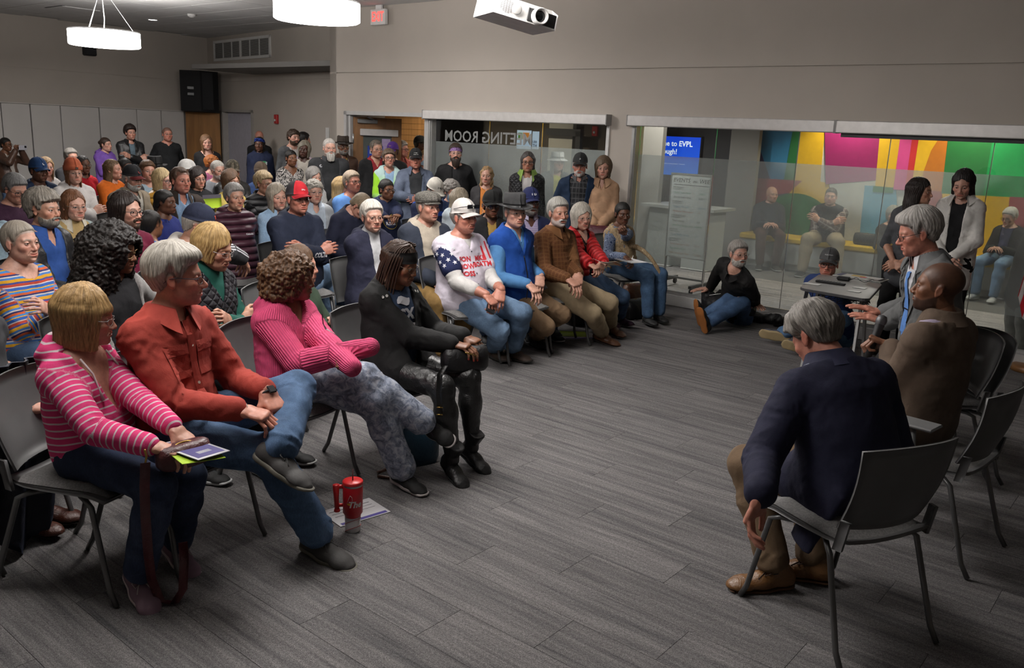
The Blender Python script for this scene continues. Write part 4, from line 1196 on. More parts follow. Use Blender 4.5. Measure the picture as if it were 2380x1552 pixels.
def decal(J,gname,V,Fc,org,dirn,up,m,name='print',lift=.004,L=.02,reach=.3):
 """flat print laid onto a garment: projected along -dirn from org (world)"""
 gV,gQ,go=J['gar'][gname]
 key=id(gV)
 if key not in _BVH:_BVH[key]=BVHTree.FromPolygons(gV.tolist(),gQ.tolist())
 bv_=_BVH[key]
 dirn=nrm(dirn);X=nrm(np.cross(up,dirn));Yv=np.cross(dirn,X)
 V,Fc=subdiv(V,Fc,L)
 P=np.asarray(org)-J['B0']+V[:,:1]*X+V[:,1:2]*Yv
 hs_=[]
 for p in P:
  r=bv_.ray_cast(Vector((p+dirn*reach).tolist()),Vector((-dirn).tolist()))
  hs_.append(float((np.array(r[0])-p)@dirn)if r[0]is not None else np.nan)
 hs_=np.array(hs_);h0=np.nanmedian(hs_)if np.isfinite(hs_).any()else 0.0
 if len(V)>60 and np.isfinite(hs_).any():h0=np.nanpercentile(hs_,45)
 hs_=np.clip(np.where(np.isfinite(hs_),hs_,h0),h0-.07,h0+.06)
 out=P+dirn*(hs_+lift)[:,None]
 mb=MB();mb.raw(np.array(out),Fc)
 return mb.build(name,m,go)
def make_hat(hat,canon,po,J):
 kind,c=hat[0],hat[1];ex=hat[2]if len(hat)>2 else{}
 bc=ex.get('brim',c);fab=ex.get('fab','plain')
 mt=fabric(c,fab,ex.get('c2'))
 if kind=='cap':
  back=-1 if ex.get('back')else 1
  mb=MB();Gd=[]
  for t in np.linspace(0,2*math.pi,29):
   row=[]
   for p in np.linspace(0,math.pi/2,9):
    r=math.cos(p)**.85;zb=.034+.012*math.cos(t)*back
    row.append([.085*r*math.sin(t),-.013+.106*r*math.cos(t),zb+(.147-zb)*math.sin(p)**.95])
   Gd.append(row)
  mb.grid(Gd,.003)
  co=canon(mb,'cap',mt,po)
  if ex.get('front'):
   Gd2=[[[x*1.012,(y+.013)*1.012-.013,z_*1.008]for x,y,z_ in r]for r in Gd if True]
   n=len(Gd2);fr=Gd2[:5];fr2=Gd2[-5:]
   mf=MB();mf.grid(fr2[:-1]+fr,.002);canon(mf,'front_panel',fabric(ex['front'],'plain'),co)
  br=MB();Gd=[]
  for t in np.linspace(-1.08,1.08,15):
   row=[]
   for s in np.linspace(0,1,5):
    x=.085*math.sin(t)*(1-.04*s);y=-.013+.106*math.cos(t)+s*.075*max(0,math.cos(t*1.2))**.6
    zz=.040+.006*math.cos(t)-s*.012-(.020+.010*s)*(t/1.08)**2
    row.append([x,y*back if back>0 else-(y+.026),zz])
   Gd.append(row)
  br.grid(Gd,.004);canon(br,'brim',fabric(bc,'plain'),co)
  bt=MB();bt.lathe([(.001,.152),(.007,.150),(.008,.146)],8,O=(0,-.013,0));canon(bt,'button',mt,co)
  for lg in ex.get('logo',[]):
   s,lc,size,dx,dz=lg
   V,Fc=text_mesh(s,size,size*.02)if isinstance(s,str)and s!='*' else star_mesh(size)
   V,Fc=subdiv(V,Fc,.012)
   V=np.array([[x+dx,dome_y(x+dx,z_+dz)+.006,z_+dz]for x,z_,_ in V])
   V[:,0]*=-1 if False else 1
   lb=MB();lb.raw(V*np.array([-1,1,1]),[q[::-1]for q in Fc]);canon(lb,'emblem',mat('emblem',lc,.7),co)
 elif kind=='beanie':
  mb=MB();Gd=[]
  for t in np.linspace(0,2*math.pi,29):
   Gd.append([[(.088*math.cos(p)**.8)*math.sin(t),-.014+(.106*math.cos(p)**.8)*math.cos(t),.052+.118*math.sin(p)]for p in np.linspace(0,math.pi/2,9)])
  mb.grid(Gd,.004);co=canon(mb,'beanie',fabric(c,'rib'),po)
  mb=MB();Gd=[]
  for t in np.linspace(0,2*math.pi,29):
   Gd.append([[r*.0885*math.sin(t),-.014+r*.108*math.cos(t),zz+.008*math.cos(t)]for r,zz in((1.0,.030),(1.05,.034),(1.06,.055),(1.05,.080),(1.0,.084))])
  mb.grid(Gd,.003);canon(mb,'cuff',fabric(c,'rib'),co)
  if ex.get('patch'):
   V=[[x,.10+.0,zz]for x,zz in((-.014,.045),(.014,.045),(.014,.068),(-.014,.068))]
   mb=MB();mb.box((-.014,.098,.044),(.014,.1035,.068));canon(mb,'patch',mat('patch',ex['patch'],.7),co)
 elif kind in('fedora','bucket'):
  mb=MB();Gd=[]
  ch=.105 if kind=='fedora' else.085
  for t in np.linspace(0,2*math.pi,33):
   row=[]
   for r,zz in((1.0,.045),(1.0,.075),(.98,.10),(.95,.045+ch),(.82,.058+ch),(.5,.052+ch),(.0,.040+ch)):
    dent=.012*max(0,math.cos(t))**2*(zz>.09)*(r>.7)
    row.append([.086*r*math.sin(t),-.013+(.107*r-dent)*math.cos(t),zz-(.0 if r>.9 else.010*abs(math.cos(t)))])
   Gd.append(row)
  mb.grid(Gd,.003);co=canon(mb,'hat',mt,po)
  mb=MB();Gd=[];bw=ex.get('bw',.058)
  for t in np.linspace(0,2*math.pi,41):
   up=.018*abs(math.sin(t))**2-.010*math.cos(t)if kind=='fedora' else-.025
   Gd.append([[(.086+bw*s)*math.sin(t),-.013+(.107+bw*s*.95)*math.cos(t),.047+up*s*s]for s in np.linspace(0,1,5)])
  mb.grid(Gd,.004);canon(mb,'brim',fabric(bc,fab,ex.get('c2')),co)
  mb=MB();Gd=[[[.0875*math.sin(t),-.013+.1085*math.cos(t),zz]for zz in(.050,.074)]for t in np.linspace(0,2*math.pi,33)]
  mb.grid(Gd,.002);canon(mb,'hat_band',mat('hat_band',tuple(x*.45 for x in c),.5),co)
 elif kind=='flatcap':
  mb=MB();Gd=[]
  for t in np.linspace(0,2*math.pi,33):
   ct=math.cos(t)
   Gd.append([[.088*r*math.sin(t)*1.03,-.012+(.106+.020*(ct>0)*ct)*r*ct,zz+.012*ct*(r<.98)-(.020*max(0,ct)*(r<.9)*(r>.2))]for r,zz in((.97,.040),(1.03,.052),(1.07,.072),(1.0,.100),(.75,.122),(.4,.130),(0,.132))])
  mb.grid(Gd,.004);co=canon(mb,'flat_cap',fabric(c,'speckle',ex.get('c2',tuple(x*1.5 for x in c))),po)
  mb=MB();Gd=[]
  for t in np.linspace(-1.0,1.0,13):
   Gd.append([[.088*math.sin(t)*(1-.1*s),-.012+.106*math.cos(t)+s*.045*math.cos(t*1.3),.050-.012*s-.012*t*t]for s in np.linspace(0,1,4)])
  mb.grid(Gd,.006);canon(mb,'brim',fabric(c,'speckle',ex.get('c2',tuple(x*1.5 for x in c))),co)
 elif kind in('headband','bandana'):
  hh=ex.get('h',.05);zc=ex.get('z',.055);tl=ex.get('tilt',.35)
  mb=MB();Gd=[]
  for t in np.linspace(0,2*math.pi,33):
   row=[]
   for s in(-.5,-.2,.2,.5):
    zz=zc+s*hh+tl*(.08*math.cos(t))-.02
    k_=math.sqrt(max(.05,1-((zz-.036)/.100)**2))if zz>.036 else 1.0
    row.append([(.080*k_+.006)*math.sin(t),-.014+(.099*k_+.006)*math.cos(t),zz])
   Gd.append(row)
  mb.grid(Gd,.003);co=canon(mb,kind,fabric(c,ex.get('fab','plain'),ex.get('c2')),po)
  if ex.get('knot'):
   mb=MB();A=np.array
   for s in(-1,1):mb.tube([A([.01*s,.09,.078]),A([.04*s,.105,.095]),A([.065*s,.095,.085])],[.010,.016,.004],6,sx=.5)
   canon(mb,'knot',fabric(ex['knot'],'plain'),co)
 if ex.get('shades'):
  mb=MB();A=np.array
  for s in(-1,1):
   mb.box(A([s*.034-.028,.085,.078]),A([s*.034+.028,.092,.110]),O=A([0,.012,-.004]),bev=.006)
   mb.tube([A([s*.060,.098,.092]),A([s*.088,.06,.085]),A([s*.092,-.02,.065])],.003,6)
  mb.tube([A([-.02,.104,.095]),A([.02,.104,.095])],.004,6)
  canon(mb,'sunglasses',mat('black_gloss',(.012,.012,.014),.12),po)
_LENS=[]
def lens_mat():
 if _LENS:return _LENS[0]
 m,nt,b=new_mat('lens');nt.nodes.remove(b)
 o_=nt.nodes['Material Output'];t=nd(nt,'ShaderNodeBsdfTransparent');g=nd(nt,'ShaderNodeBsdfGlossy');g.inputs['Roughness'].default_value=.03
 t.inputs[0].default_value=(.93,.95,.95,1)
 mx=nd(nt,'ShaderNodeMixShader');mx.inputs[0].default_value=.07
 lk(nt,t.outputs[0],mx.inputs[1]);lk(nt,g.outputs[0],mx.inputs[2]);lk(nt,mx.outputs[0],o_.inputs[0]);_LENS.append(m);return m
def make_glasses(gl,canon,po,lod):
 """gl = (colour, rim radius, half width, half height, squareness)"""
 c,r=gl[0],gl[1];w_,h_=(gl[2],gl[3])if len(gl)>3 else(.025,.017)
 A=np.array;mb=MB();n=(20,14,10)[lod];lens=MB()
 for s in(-1,1):
  P=[]
  for t in np.arange(n)*2*math.pi/n:
   ct,st=math.cos(t),math.sin(t);k_=(abs(ct)**3+abs(st)**3)**(-1/3)
   x=s*.0335+w_*ct*k_;zz=-.004+h_*st*k_
   P.append(A([x,.1015-.9*max(0,abs(x)-.03)**1.2,zz]))
  mb.tube(P,r,5,closed=True)
  lens.raw(P,[list(range(n))])
  mb.tube([A([s*(.0335+w_),.094,.004]),A([s*.074,.075,.006]),A([s*.0795,.01,.008]),A([s*.078,-.02,.0]),A([s*.075,-.035,-.015])],max(r,.0016),5)
 mb.tube([A([-.010,.1045,.0]),A([0,.1075,.004]),A([.010,.1045,.0])],max(r,.0014),5)
 g=canon(mb,'glasses',mat('glasses_frame',c,.3,.5 if max(c)>.1 else 0),po)
 if lod<2:canon(lens,'lens',lens_mat(),g)
def make_mask(c,canon,po):
 mb=MB();Gd=[]
 for zz,ry,rx in((-.020,.100,.056),(-.040,.112,.062),(-.062,.112,.064),(-.085,.108,.060),(-.108,.094,.050)):
  Gd.append([[rx*math.sin(t)*1.12,.002+ry*math.cos(t)**.8,zz-.006*math.cos(t*2)]for t in np.linspace(-1.35,1.35,13)])
 mb.grid(Gd,.003)
 for s in(-1,1):
  for zz in(-.03,-.09):mb.tube([(.066*s,.025,zz),(.080*s,-.01,-.01 if zz>-.05 else-.03)],.0015,4)
 canon(mb,'face_mask',fabric(c,'plain'),po)
# ---------------------------------------------------------------- room
A=np.array
def struct(o):o['kind']='structure';return o
def wbox(mb,t0,t1,n0,n1,z0,z1,bev=0.0):
 return mb.box((t0,n0,z0),(t1,n1,z1),X=T,Y=N,Z=ZU,bev=bev)
def wall_mat(name,c,b=60):
 key=('wall',name)
 if key in _MAT:return _MAT[key]
 m,nt,bs=new_mat(name);o=objco(nt)
 lk(nt,ramp(nt,noise(nt,o,1.4,3),[(.3,tuple(x*.96 for x in c)),(.7,tuple(x*1.03 for x in c))]),bs.inputs['Base Color'])
 bs.inputs['Roughness'].default_value=.85;bs.inputs['Specular IOR Level'].default_value=.2
 bump(nt,bs,noise(nt,o,b,4),.12,.004);_MAT[key]=m;return m
def wood_mat(name,c,rot=0,sc_=1.0):
 key=('wood',name)
 if key in _MAT:return _MAT[key]
 m,nt,b=new_mat(name);o=objco(nt)
 n=noise(nt,mapping(nt,o,(9*sc_,9*sc_,.8*sc_)),1,5,.6,1.2)
 lk(nt,ramp(nt,n,[(.3,tuple(x*.72 for x in c)),(.7,tuple(x*1.15 for x in c))]),b.inputs['Base Color'])
 b.inputs['Roughness'].default_value=.45;_MAT[key]=m;return m
def carpet_mat():
 m,nt,b=new_mat('carpet')
 oi=nd(nt,'ShaderNodeObjectInfo');g=nd(nt,'ShaderNodeNewGeometry')
 mp=nd(nt,'ShaderNodeMapping');lk(nt,g.outputs['Position'],mp.inputs[0]);mp.inputs[2].default_value=(0,0,-WA)
 off=nd(nt,'ShaderNodeVectorMath',operation='SCALE');cb=nd(nt,'ShaderNodeCombineXYZ')
 for i in range(3):lk(nt,oi.outputs['Random'],cb.inputs[i])
 lk(nt,cb.outputs[0],off.inputs[0]);off.inputs[3].default_value=31.0
 ad=nd(nt,'ShaderNodeVectorMath',operation='ADD');lk(nt,mp.outputs[0],ad.inputs[0]);lk(nt,off.outputs[0],ad.inputs[1])
 s1=noise(nt,mapping(nt,ad.outputs[0],(1.0,17,1)),1,5,.66,.5)
 s2=noise(nt,mapping(nt,ad.outputs[0],(3.0,60,1)),1,4,.6,.4)
 sp_=noise(nt,g.outputs['Position'],260,2,.6)
 sp2=noise(nt,g.outputs['Position'],90,2,.7)
 c=ramp(nt,s1,[(.28,(.085,.084,.086)),(.44,(.140,.134,.134)),(.60,(.188,.178,.175)),(.8,(.235,.222,.218))])
 c=mixc(nt,1.0,c,ramp(nt,s2,[(.3,(.78,.78,.79)),(.6,(1.08,1.08,1.08))]),'MULTIPLY')
 c=mixc(nt,1.0,c,ramp(nt,sp_,[(.30,(.45,.45,.45)),(.65,(1.42,1.42,1.42))]),'MULTIPLY')
 c=mixc(nt,1.0,c,ramp(nt,sp2,[(.3,(.72,.72,.72)),(.7,(1.25,1.25,1.25))]),'MULTIPLY')
 v=math_(nt,'MULTIPLY_ADD',oi.outputs['Random'],.10,.95)
 vv=nd(nt,'ShaderNodeVectorMath',operation='SCALE');lk(nt,c,vv.inputs[0]);lk(nt,v,vv.inputs[3])
 lk(nt,vv.outputs[0],b.inputs['Base Color']);b.inputs['Roughness'].default_value=.95;b.inputs['Specular IOR Level'].default_value=.1
 bump(nt,b,sp_,.6,.006)
 return m
WALL=wall_mat('wall_paint',(.47,.425,.375));CEIL=wall_mat('ceiling_tile',(.66,.655,.645),120)
PANEL=wall_mat('panel',(.62,.595,.565),90);ALU=mat('aluminium',(.50,.50,.49),.38,.85)
HOUS=mat('shade_housing',(.62,.60,.58),.42,.35);DARK=mat('dark',(.012,.012,.013),.5);WHITE=mat('white_paint',(.72,.71,.69),.5)
ZC,TL,TE,NB,NW=3.5,-17.2,4.6,-3.6,DR
ZS=2.60
mb=MB();wbox(mb,TL-.2,TE+.2,NB-.2,13.3,-.12,-.008)
CARPET=carpet_mat()
floor=struct(mb.build('floor',CARPET));
pl_me=MB();wbox(pl_me,0,.998,0,.248,-.010,0.0);plank=pl_me.mesh('carpet_tile',CARPET)
cells=[]
for i in range(-70,60):
 for j in range(-14,54):
  t0=i+(.37*j)%1.0;n0=j*.25
  if t0<TL or t0>TE-1 or n0<NB or n0>NW-.26:continue
  c=T*(t0+.5)+N*(n0+.125);r_=c-CAMP;fz=r_@FWD
  if fz<1.0:continue
  u_=1190+FPX*(r_@CRT)/fz;v_=776-FPX*(r_@CUP)/fz
  vis=-250<u_<2600 and v_<1750 and not(u_<150 and v_<700)
  seen=(vis and fz<8.5 and u_>850+0*v_)or(vis and v_>1000)
  cells.append((0 if seen else 1,fz,t0,n0))
cells.sort()
for k_,fz,t0,n0 in cells[:298]:
 o=link('carpet_tile',plank,floor,T*t0+N*n0)
mb=MB()
for k_,fz,t0,n0 in cells[298:]:wbox(mb,t0,t0+.998,n0,n0+.248,-.010,0.0)
o=mb.build('carpet_tile_rest',CARPET,floor);o['kind']='stuff'
mb=MB();wbox(mb,TL-.2,TE+.2,NB-.2,NW+1.9,ZC+.015,ZC+.15)
ceiling=struct(mb.build('ceiling',mat('ceiling_grid',(.45,.45,.44),.7)))
mb=MB();wbox(mb,.006,1.214,.006,.604,ZC,ZC+.02);tile=mb.mesh('ceiling_tile',CEIL);k_=0;mbr=MB()
for j in range(-6,17):
 for i in range(-16,6):
  n0=8.56+.0-.61*(j+1)+1.22;t0=1.22*i+(.61 if j%2 else 0)-.4
  n0=NW-.61*j
  if t0<TL-.3 or n0<NB or n0+.61>10.6 or t0>TE:continue
  c=T*(t0+.6)+N*(n0+.3)+ZU*ZC;r_=c-CAMP;fz=r_@FWD
  u_=1190+FPX*(r_@CRT)/max(fz,.1);v_=776-FPX*(r_@CUP)/max(fz,.1)
  if fz>1 and-150<u_<2500 and-120<v_ and k_<290:link('ceiling_tile',tile,ceiling,T*t0+N*n0);k_+=1
  else:wbox(mbr,t0+.006,t0+1.214,n0+.006,n0+.604,ZC,ZC+.02)
mbr.build('ceiling_tile_rest',CEIL,ceiling)['kind']='stuff'
def wall(name,segs,m=WALL):
 mb=MB()
 for s_ in segs:wbox(mb,*s_)
 return struct(mb.build(name,m))
t_c,t_d0,t_d1,t_w0,t_w1,t_w2=-10.806,-10.45,-8.72,-8.66,-5.67,-5.39
ZH=2.05
right=wall('wall_right',[(t_c,t_d0,NW,NW+.15,0,ZS-.008),(t_d0,TE,NW,NW+.15,ZH,ZS-.008),(t_w1,t_w2+.02,NW,NW+.15,0,ZH),(t_c,TE,NW,NW+.15,ZS+.006,ZC+.1),(t_c,t_c+.15,NW,9.5,0,ZC+.1),(t_c+.02,TE,NW+.02,NW+.13,ZS-.012,ZS+.01)])
mb=MB()
Cb0,Cb1=wp(-17.15,10.38,0),wp(-10.7,9.42,0);xb=nrm(Cb1-Cb0);yb=np.cross(ZU,xb);Lb=np.linalg.norm(Cb1-Cb0)
bd0=0.62;bd1=2.05
def bbox(mb,a0,a1,n0,n1,z0,z1):return mb.box((a0,n0,z0),(a1,n1,z1),X=xb,Y=yb,Z=ZU,O=Cb0)
bbox(mb,bd1+.02,Lb,0,.15,0,ZS-.008);bbox(mb,0,bd1+.02,0,.15,2.02,ZS-.008);bbox(mb,-.2,Lb,0,.15,ZS+.006,ZC+.1);bbox(mb,-.2,Lb,.012,.14,ZS-.02,ZS+.02)
struct(mb.build('wall_back',WALL))
mb=MB();bbox(mb,bd0,bd1,.10,.13,0,2.0);dr2=struct(mb.build('door_2',mat('bright_door',(.50,.49,.56),.6)))  # lavender light on the interior behind the opening is put into this colour
mb=MB();bbox(mb,bd1-.06,bd1,-.02,.12,0,2.05);bbox(mb,bd0-.04,bd1,-.02,.12,2.0,2.05);bbox(mb,bd0-.04,bd0+.03,-.02,.12,0,2.05)
mb.build('door_frame',mat('door_frame',(.40,.375,.34),.5),dr2)
wall('wall_left',[(TL-.15,TL,NB-.2,10.7,0,ZS-.008),(TL-.15,TL,NB-.2,10.7,ZS+.006,ZC+.1),(TL-.14,TL-.015,NB-.2,10.7,ZS-.02,ZS+.02)])
wall('wall_near',[(TE,TE+.15,NB-.2,NW+.1,0,ZC+.1)])
wall('wall_front',[(TL-.1,TE+.1,NB-.15,NB,0,ZC+.1)])
pr=empty('partition',wp(TL,6.3,0));tag(pr,'row of pale folding partition panels along the left wall','partition')
nn_=[]
for x_ in(-140,-68,2,70,140,230,317,374,427):
 r_=ray(x_,250);P=CAMP+r_*((TL+.10)/(r_@T));nn_.append(P@N)
for i in range(len(nn_)-1):
 mb=MB();dp=.10+.008*(i%2)
 mb.box((TL+.002,nn_[i]+.008,.01),(TL+dp,nn_[i+1]-.008,1.965),X=T,Y=N,Z=ZU,O=-A(pr.location),bev=.006)
 mb.build('panel',PANEL,pr)
mb=MB();mb.box((TL+.002,nn_[0],1.97),(TL+.12,nn_[-1],1.985),X=T,Y=N,Z=ZU,O=-A(pr.location));mb.build('top_rail',PANEL,pr)
Pa=wp(TL+.12,nn_[-1]+.02,0);Pb=Cb0+xb*(bd0-.02)-yb*.06
xd=nrm(Pb-Pa);yd=np.cross(ZU,xd);Ld=np.linalg.norm(Pb-Pa)
lf=empty('wooden_door',Pa);tag(lf,'honey coloured wooden door leaf standing open across the far left corner','door')
mb=MB();mb.box((0,0,.012),(Ld,.045,1.965),X=xd,Y=yd,Z=ZU,bev=.004);mb.build('leaf',wood_mat('oak',(.36,.165,.045)),lf)
mb=MB();mb.tube([xd*(Ld-.07)-yd*.05+ZU*1.0,xd*(Ld-.19)-yd*.05+ZU*1.0],.01,8);mb.tube([xd*(Ld-.07)+ZU*1.0,xd*(Ld-.07)-yd*.05+ZU*1.0],.01,8);mb.build('handle',ALU,lf)
P=(Pa+Pb)/2+ZU*1.99
r_=ray(464,222);Ps=CAMP+r_*(np.linalg.norm((P-CAMP)[:2])/np.linalg.norm(r_[:2])*.985)
sp_o=empty('loudspeaker',A([Ps[0],Ps[1],1.985]));tag(sp_o,'big black loudspeaker cabinet high in the far left corner','loudspeaker')
vv=nrm(A([-Ps[0],-Ps[1],0]));xr_=A([-vv[1],vv[0],0])*-1;xr_=np.cross(ZU,vv)*-1
hz=.80*1.0
mb=MB();w_=.37
mb.raw([(-w_,.30,0),(w_,.30,0),(w_,.02,0),(-.02,-.22,0),(-w_,.02,0)]+[(-w_,.30,hz),(w_,.30,hz),(w_,.02,hz),(-.02,-.22,hz),(-w_,.02,hz)],[(0,1,2,3,4)[::1],(9,8,7,6,5),(0,5,6,1),(1,6,7,2),(2,7,8,3),(3,8,9,4),(4,9,5,0)])
rotm=np.stack([xr_,-vv,ZU])
mb.v=[v@rotm for v in mb.v];mb.build('cabinet',mat('speaker_black',(.010,.010,.012),.6,bscale=90),sp_o)
mb=MB();mb.box((-.33,-.02,.04),(-.05,-.005,hz-.04));mb.v=[((v-(0,.0,0))@np.array([[.82,-.57,0],[.57,.82,0],[0,0,1]]).T*1+(.0,-.135,0))@rotm for v in mb.v]
mb.build('grille',mat('speaker_grille',(.016,.016,.018),.8,bscale=400),sp_o)
mb=MB()
for zz in(.30,.42):mb.box((.10,-.145,zz),(.24,-.115,zz+.07),bev=.01)
mb.v=[v@rotm for v in mb.v];mb.build('handle_recess',mat('black_gloss',(.006,.006,.007),.3),sp_o)
r_=ray(209,113);P=CAMP+r_*((TL+.1)/(r_@T))
mb=MB();mb.box((0,-.11,-.13),(.15,.11,.13),X=T,Y=N,Z=ZU,O=T*(TL-P@T)+P-P,bev=.02)
o=link('wall_speaker',mb.mesh('wall_speaker',mat('speaker_black',(.010,.010,.012),.6,bscale=90)),None,P);tag(o,'small black speaker on the left wall below a round lamp','speaker')
def on_back(x,y):
 r_=ray(x,y);d_=((Cb0-CAMP)@yb)/(r_@yb);return CAMP+r_*d_
g0,g1=on_back(498,95),on_back(631,138);ga,gb=(g0-Cb0)@xb,(g1-Cb0)@xb;zt,zb_=on_back(498,96)[2],on_back(498,143)[2]
gr=empty('air_grille',Cb0+xb*(ga+gb)/2+ZU*zb_);tag(gr,'wide white louvred air grille high on the back wall','vent');go_=A(gr.location)
def gbox(mb,a0,a1,n0,n1,z0,z1):return mb.box((a0,n0,z0),(a1,n1,z1),X=xb,Y=yb,Z=ZU,O=Cb0-go_)
mb=MB();fw=.05
gbox(mb,ga,gb,-.03,0,zt-fw,zt);gbox(mb,ga,gb,-.03,0,zb_,zb_+fw);gbox(mb,ga,ga+fw,-.03,0,zb_,zt);gbox(mb,gb-fw,gb,-.03,0,zb_,zt);gm=(ga+gb)/2;gbox(mb,gm-.03,gm+.03,-.03,0,zb_,zt);mb.build('frame',WHITE,gr)
mb=MB();gbox(mb,ga+.01,gb-.01,-.004,-.001,zb_+.01,zt-.01);mb.build('backing',DARK,gr)
mb=MB()
for i in range(20):
 zz=zb_+fw+(zt-zb_-2*fw)*(i+.5)/20
 gbox(mb,ga+fw,gb-fw,-.022,-.006,zz-.0035,zz+.0035)
o=mb.build('louvres',mat('louvre',(.40,.39,.38),.5),gr);o['kind']='stuff'
mb=MB()
for k_ in(1,2,4,5):
 aa=ga+fw+(gb-ga-2*fw)*k_/6;gbox(mb,aa-.008,aa+.008,-.025,-.004,zb_+fw,zt-fw)
mb.build('dividers',WHITE,gr)
def alarm(P,xd_,nd_,name,label):
 o=empty(name,P);tag(o,label,'alarm')
 mb=MB();mb.box((-.055,0,-.085),(.055,.05,.085),X=xd_,Y=nd_,Z=ZU,bev=.008);mb.build('housing',mat('alarm_red',(.40,.015,.015),.4),o)
 mb=MB();mb.lathe([(.001,.02),(.02,.015),(.024,0)],10,O=nd_*.05-ZU*.02,X=xd_,Y=ZU,Z=nd_);mb.build('strobe',mat('strobe',(.7,.7,.7),.15),o)
 return o
alarm(on_back(645,277),xb,-yb,'fire_alarm','red fire alarm strobe on the back wall right of the pale door')
Pe=at_w(882,40,.05)
ex=empty('exit_sign',Pe);tag(ex,'white exit sign with glowing red letters under the ceiling','sign')
mb=MB();mb.box((-.155,-.035,-.105),(.155,.02,.105),X=T,Y=N,Z=ZU,bev=.006);mb.build('housing',WHITE,ex)
mb=MB();mb.box((-.06,-.02,.105),(.06,.01,.16),X=T,Y=N,Z=ZU);mb.build('canopy',WHITE,ex)
V,Fc=text_mesh('EXIT',.17,.004);V[:,0]*=.72
mb=MB();mb.raw(V[:,:1]*T+V[:,1:2]*ZU*1.05-N*.0365,Fc);mb.build('lettering',mat('exit_red',(1.0,.06,.05),.5,emit=2.2),ex)
d1=struct(empty('door_1',wp((t_d0+t_d1)/2,NW,0)));dO=A(d1.location)
mb=MB();fm=mat('door_frame_grey',(.42,.41,.40),.45)
for s_ in((t_d0,t_d0+.055,NW-.03,NW+.17,0,ZH),(t_d0+.07,t_d0+.115,NW+.0,NW+.15,0,ZH-.06),(t_d0,t_d1+.1,NW-.03,NW+.17,ZH-.055,ZH),(t_d1,t_w0+.02,NW-.03,NW+.17,0,ZH)):mb.box((s_[0],s_[2],s_[4]),(s_[1],s_[3],s_[5]),X=T,Y=N,Z=ZU,O=-dO)
mb.build('door_frame',fm,d1)
hx=wp(t_d0+.12,NW+.05,0);ang=math.radians(60);xd=T*math.cos(ang)+N*math.sin(ang);yd=np.cross(ZU,xd)
dl=empty('glazed_door',hx);tag(dl,'wooden door with tall glass pane and notices, standing open to the lobby','door')
WD=wood_mat('door_wood',(.26,.125,.045));LW=.74
def dbox(mb,a0,a1,n0,n1,z0,z1,bev=0):return mb.box((a0,n0,z0),(a1,n1,z1),X=xd,Y=yd,Z=ZU,bev=bev)
mb=MB();dbox(mb,0,.15,-.022,.022,.01,1.97);dbox(mb,LW-.15,LW,-.022,.022,.01,1.97);dbox(mb,.15,LW-.15,-.022,.022,1.72,1.97);dbox(mb,.15,LW-.15,-.022,.022,.01,.30);mb.build('leaf',WD,dl)
mb=MB();dbox(mb,.15,LW-.15,-.004,.004,.30,1.72);mb.build('glass_pane',mat('door_glass',(.10,.115,.11),.12),dl)
mb=MB();dbox(mb,.10,LW-.06,-.07,-.022,1.70,1.80,.006);mb.build('shade_housing',HOUS,dl)
mb=MB();dbox(mb,.06,.36,-.075,-.022,1.88,1.94,.006);mb.tube([xd*.3-yd*.05+ZU*1.94,xd*.16-yd*.28+ZU*1.975],.01,6);mb.build('door_closer',mat('closer',(.20,.20,.20),.4,.5),dl)
for k_,(a0,a1,z0,z1,c)in enumerate(((.22,.46,1.10,1.55,(.02,.06,.42)),(.44,.57,1.45,1.66,(.42,.33,.55)))):
 pn_=MB();dbox(pn_,a0,a1,-.010,-.005,z0,z1);po_=pn_.build('notice',mat('notice%d'%k_,c,.6),dl)
 ln=MB()
 for q in range(3):dbox(ln,a0+.03,a1-.03,-.012,-.0101,z0+(z1-z0)*(.2+.27*q),z0+(z1-z0)*(.2+.27*q)+(.07 if k_==0 else.004))
 ln.build('notice_lines',mat('notice_text%d'%k_,(.6,.62,.7)if k_==0 else(.25,.2,.5),.6),po_)
mb=MB();mb.tube([ZU*1.58-yd*.025,ZU*1.72-yd*.025],.012,8);mb.tube([ZU*.3-yd*.025,ZU*.44-yd*.025],.012,8);mb.build('hinge',ALU,dl)
def glass_mat():
 m,nt,b=new_mat('glass');nt.nodes.remove(b);o_=nt.nodes['Material Output']
 t_=nd(nt,'ShaderNodeBsdfTransparent');t_.inputs[0].default_value=(.86,.89,.885,1);g_=nd(nt,'ShaderNodeBsdfGlossy');g_.inputs['Roughness'].default_value=.02
 fr=nd(nt,'ShaderNodeFresnel');fr.inputs[0].default_value=1.5
 mx=nd(nt,'ShaderNodeMixShader');lk(nt,math_(nt,'MULTIPLY_ADD',fr.outputs[0],1.2,.02),mx.inputs[0]);lk(nt,t_.outputs[0],mx.inputs[1]);lk(nt,g_.outputs[0],mx.inputs[2]);lk(nt,mx.outputs[0],o_.inputs[0]);return m
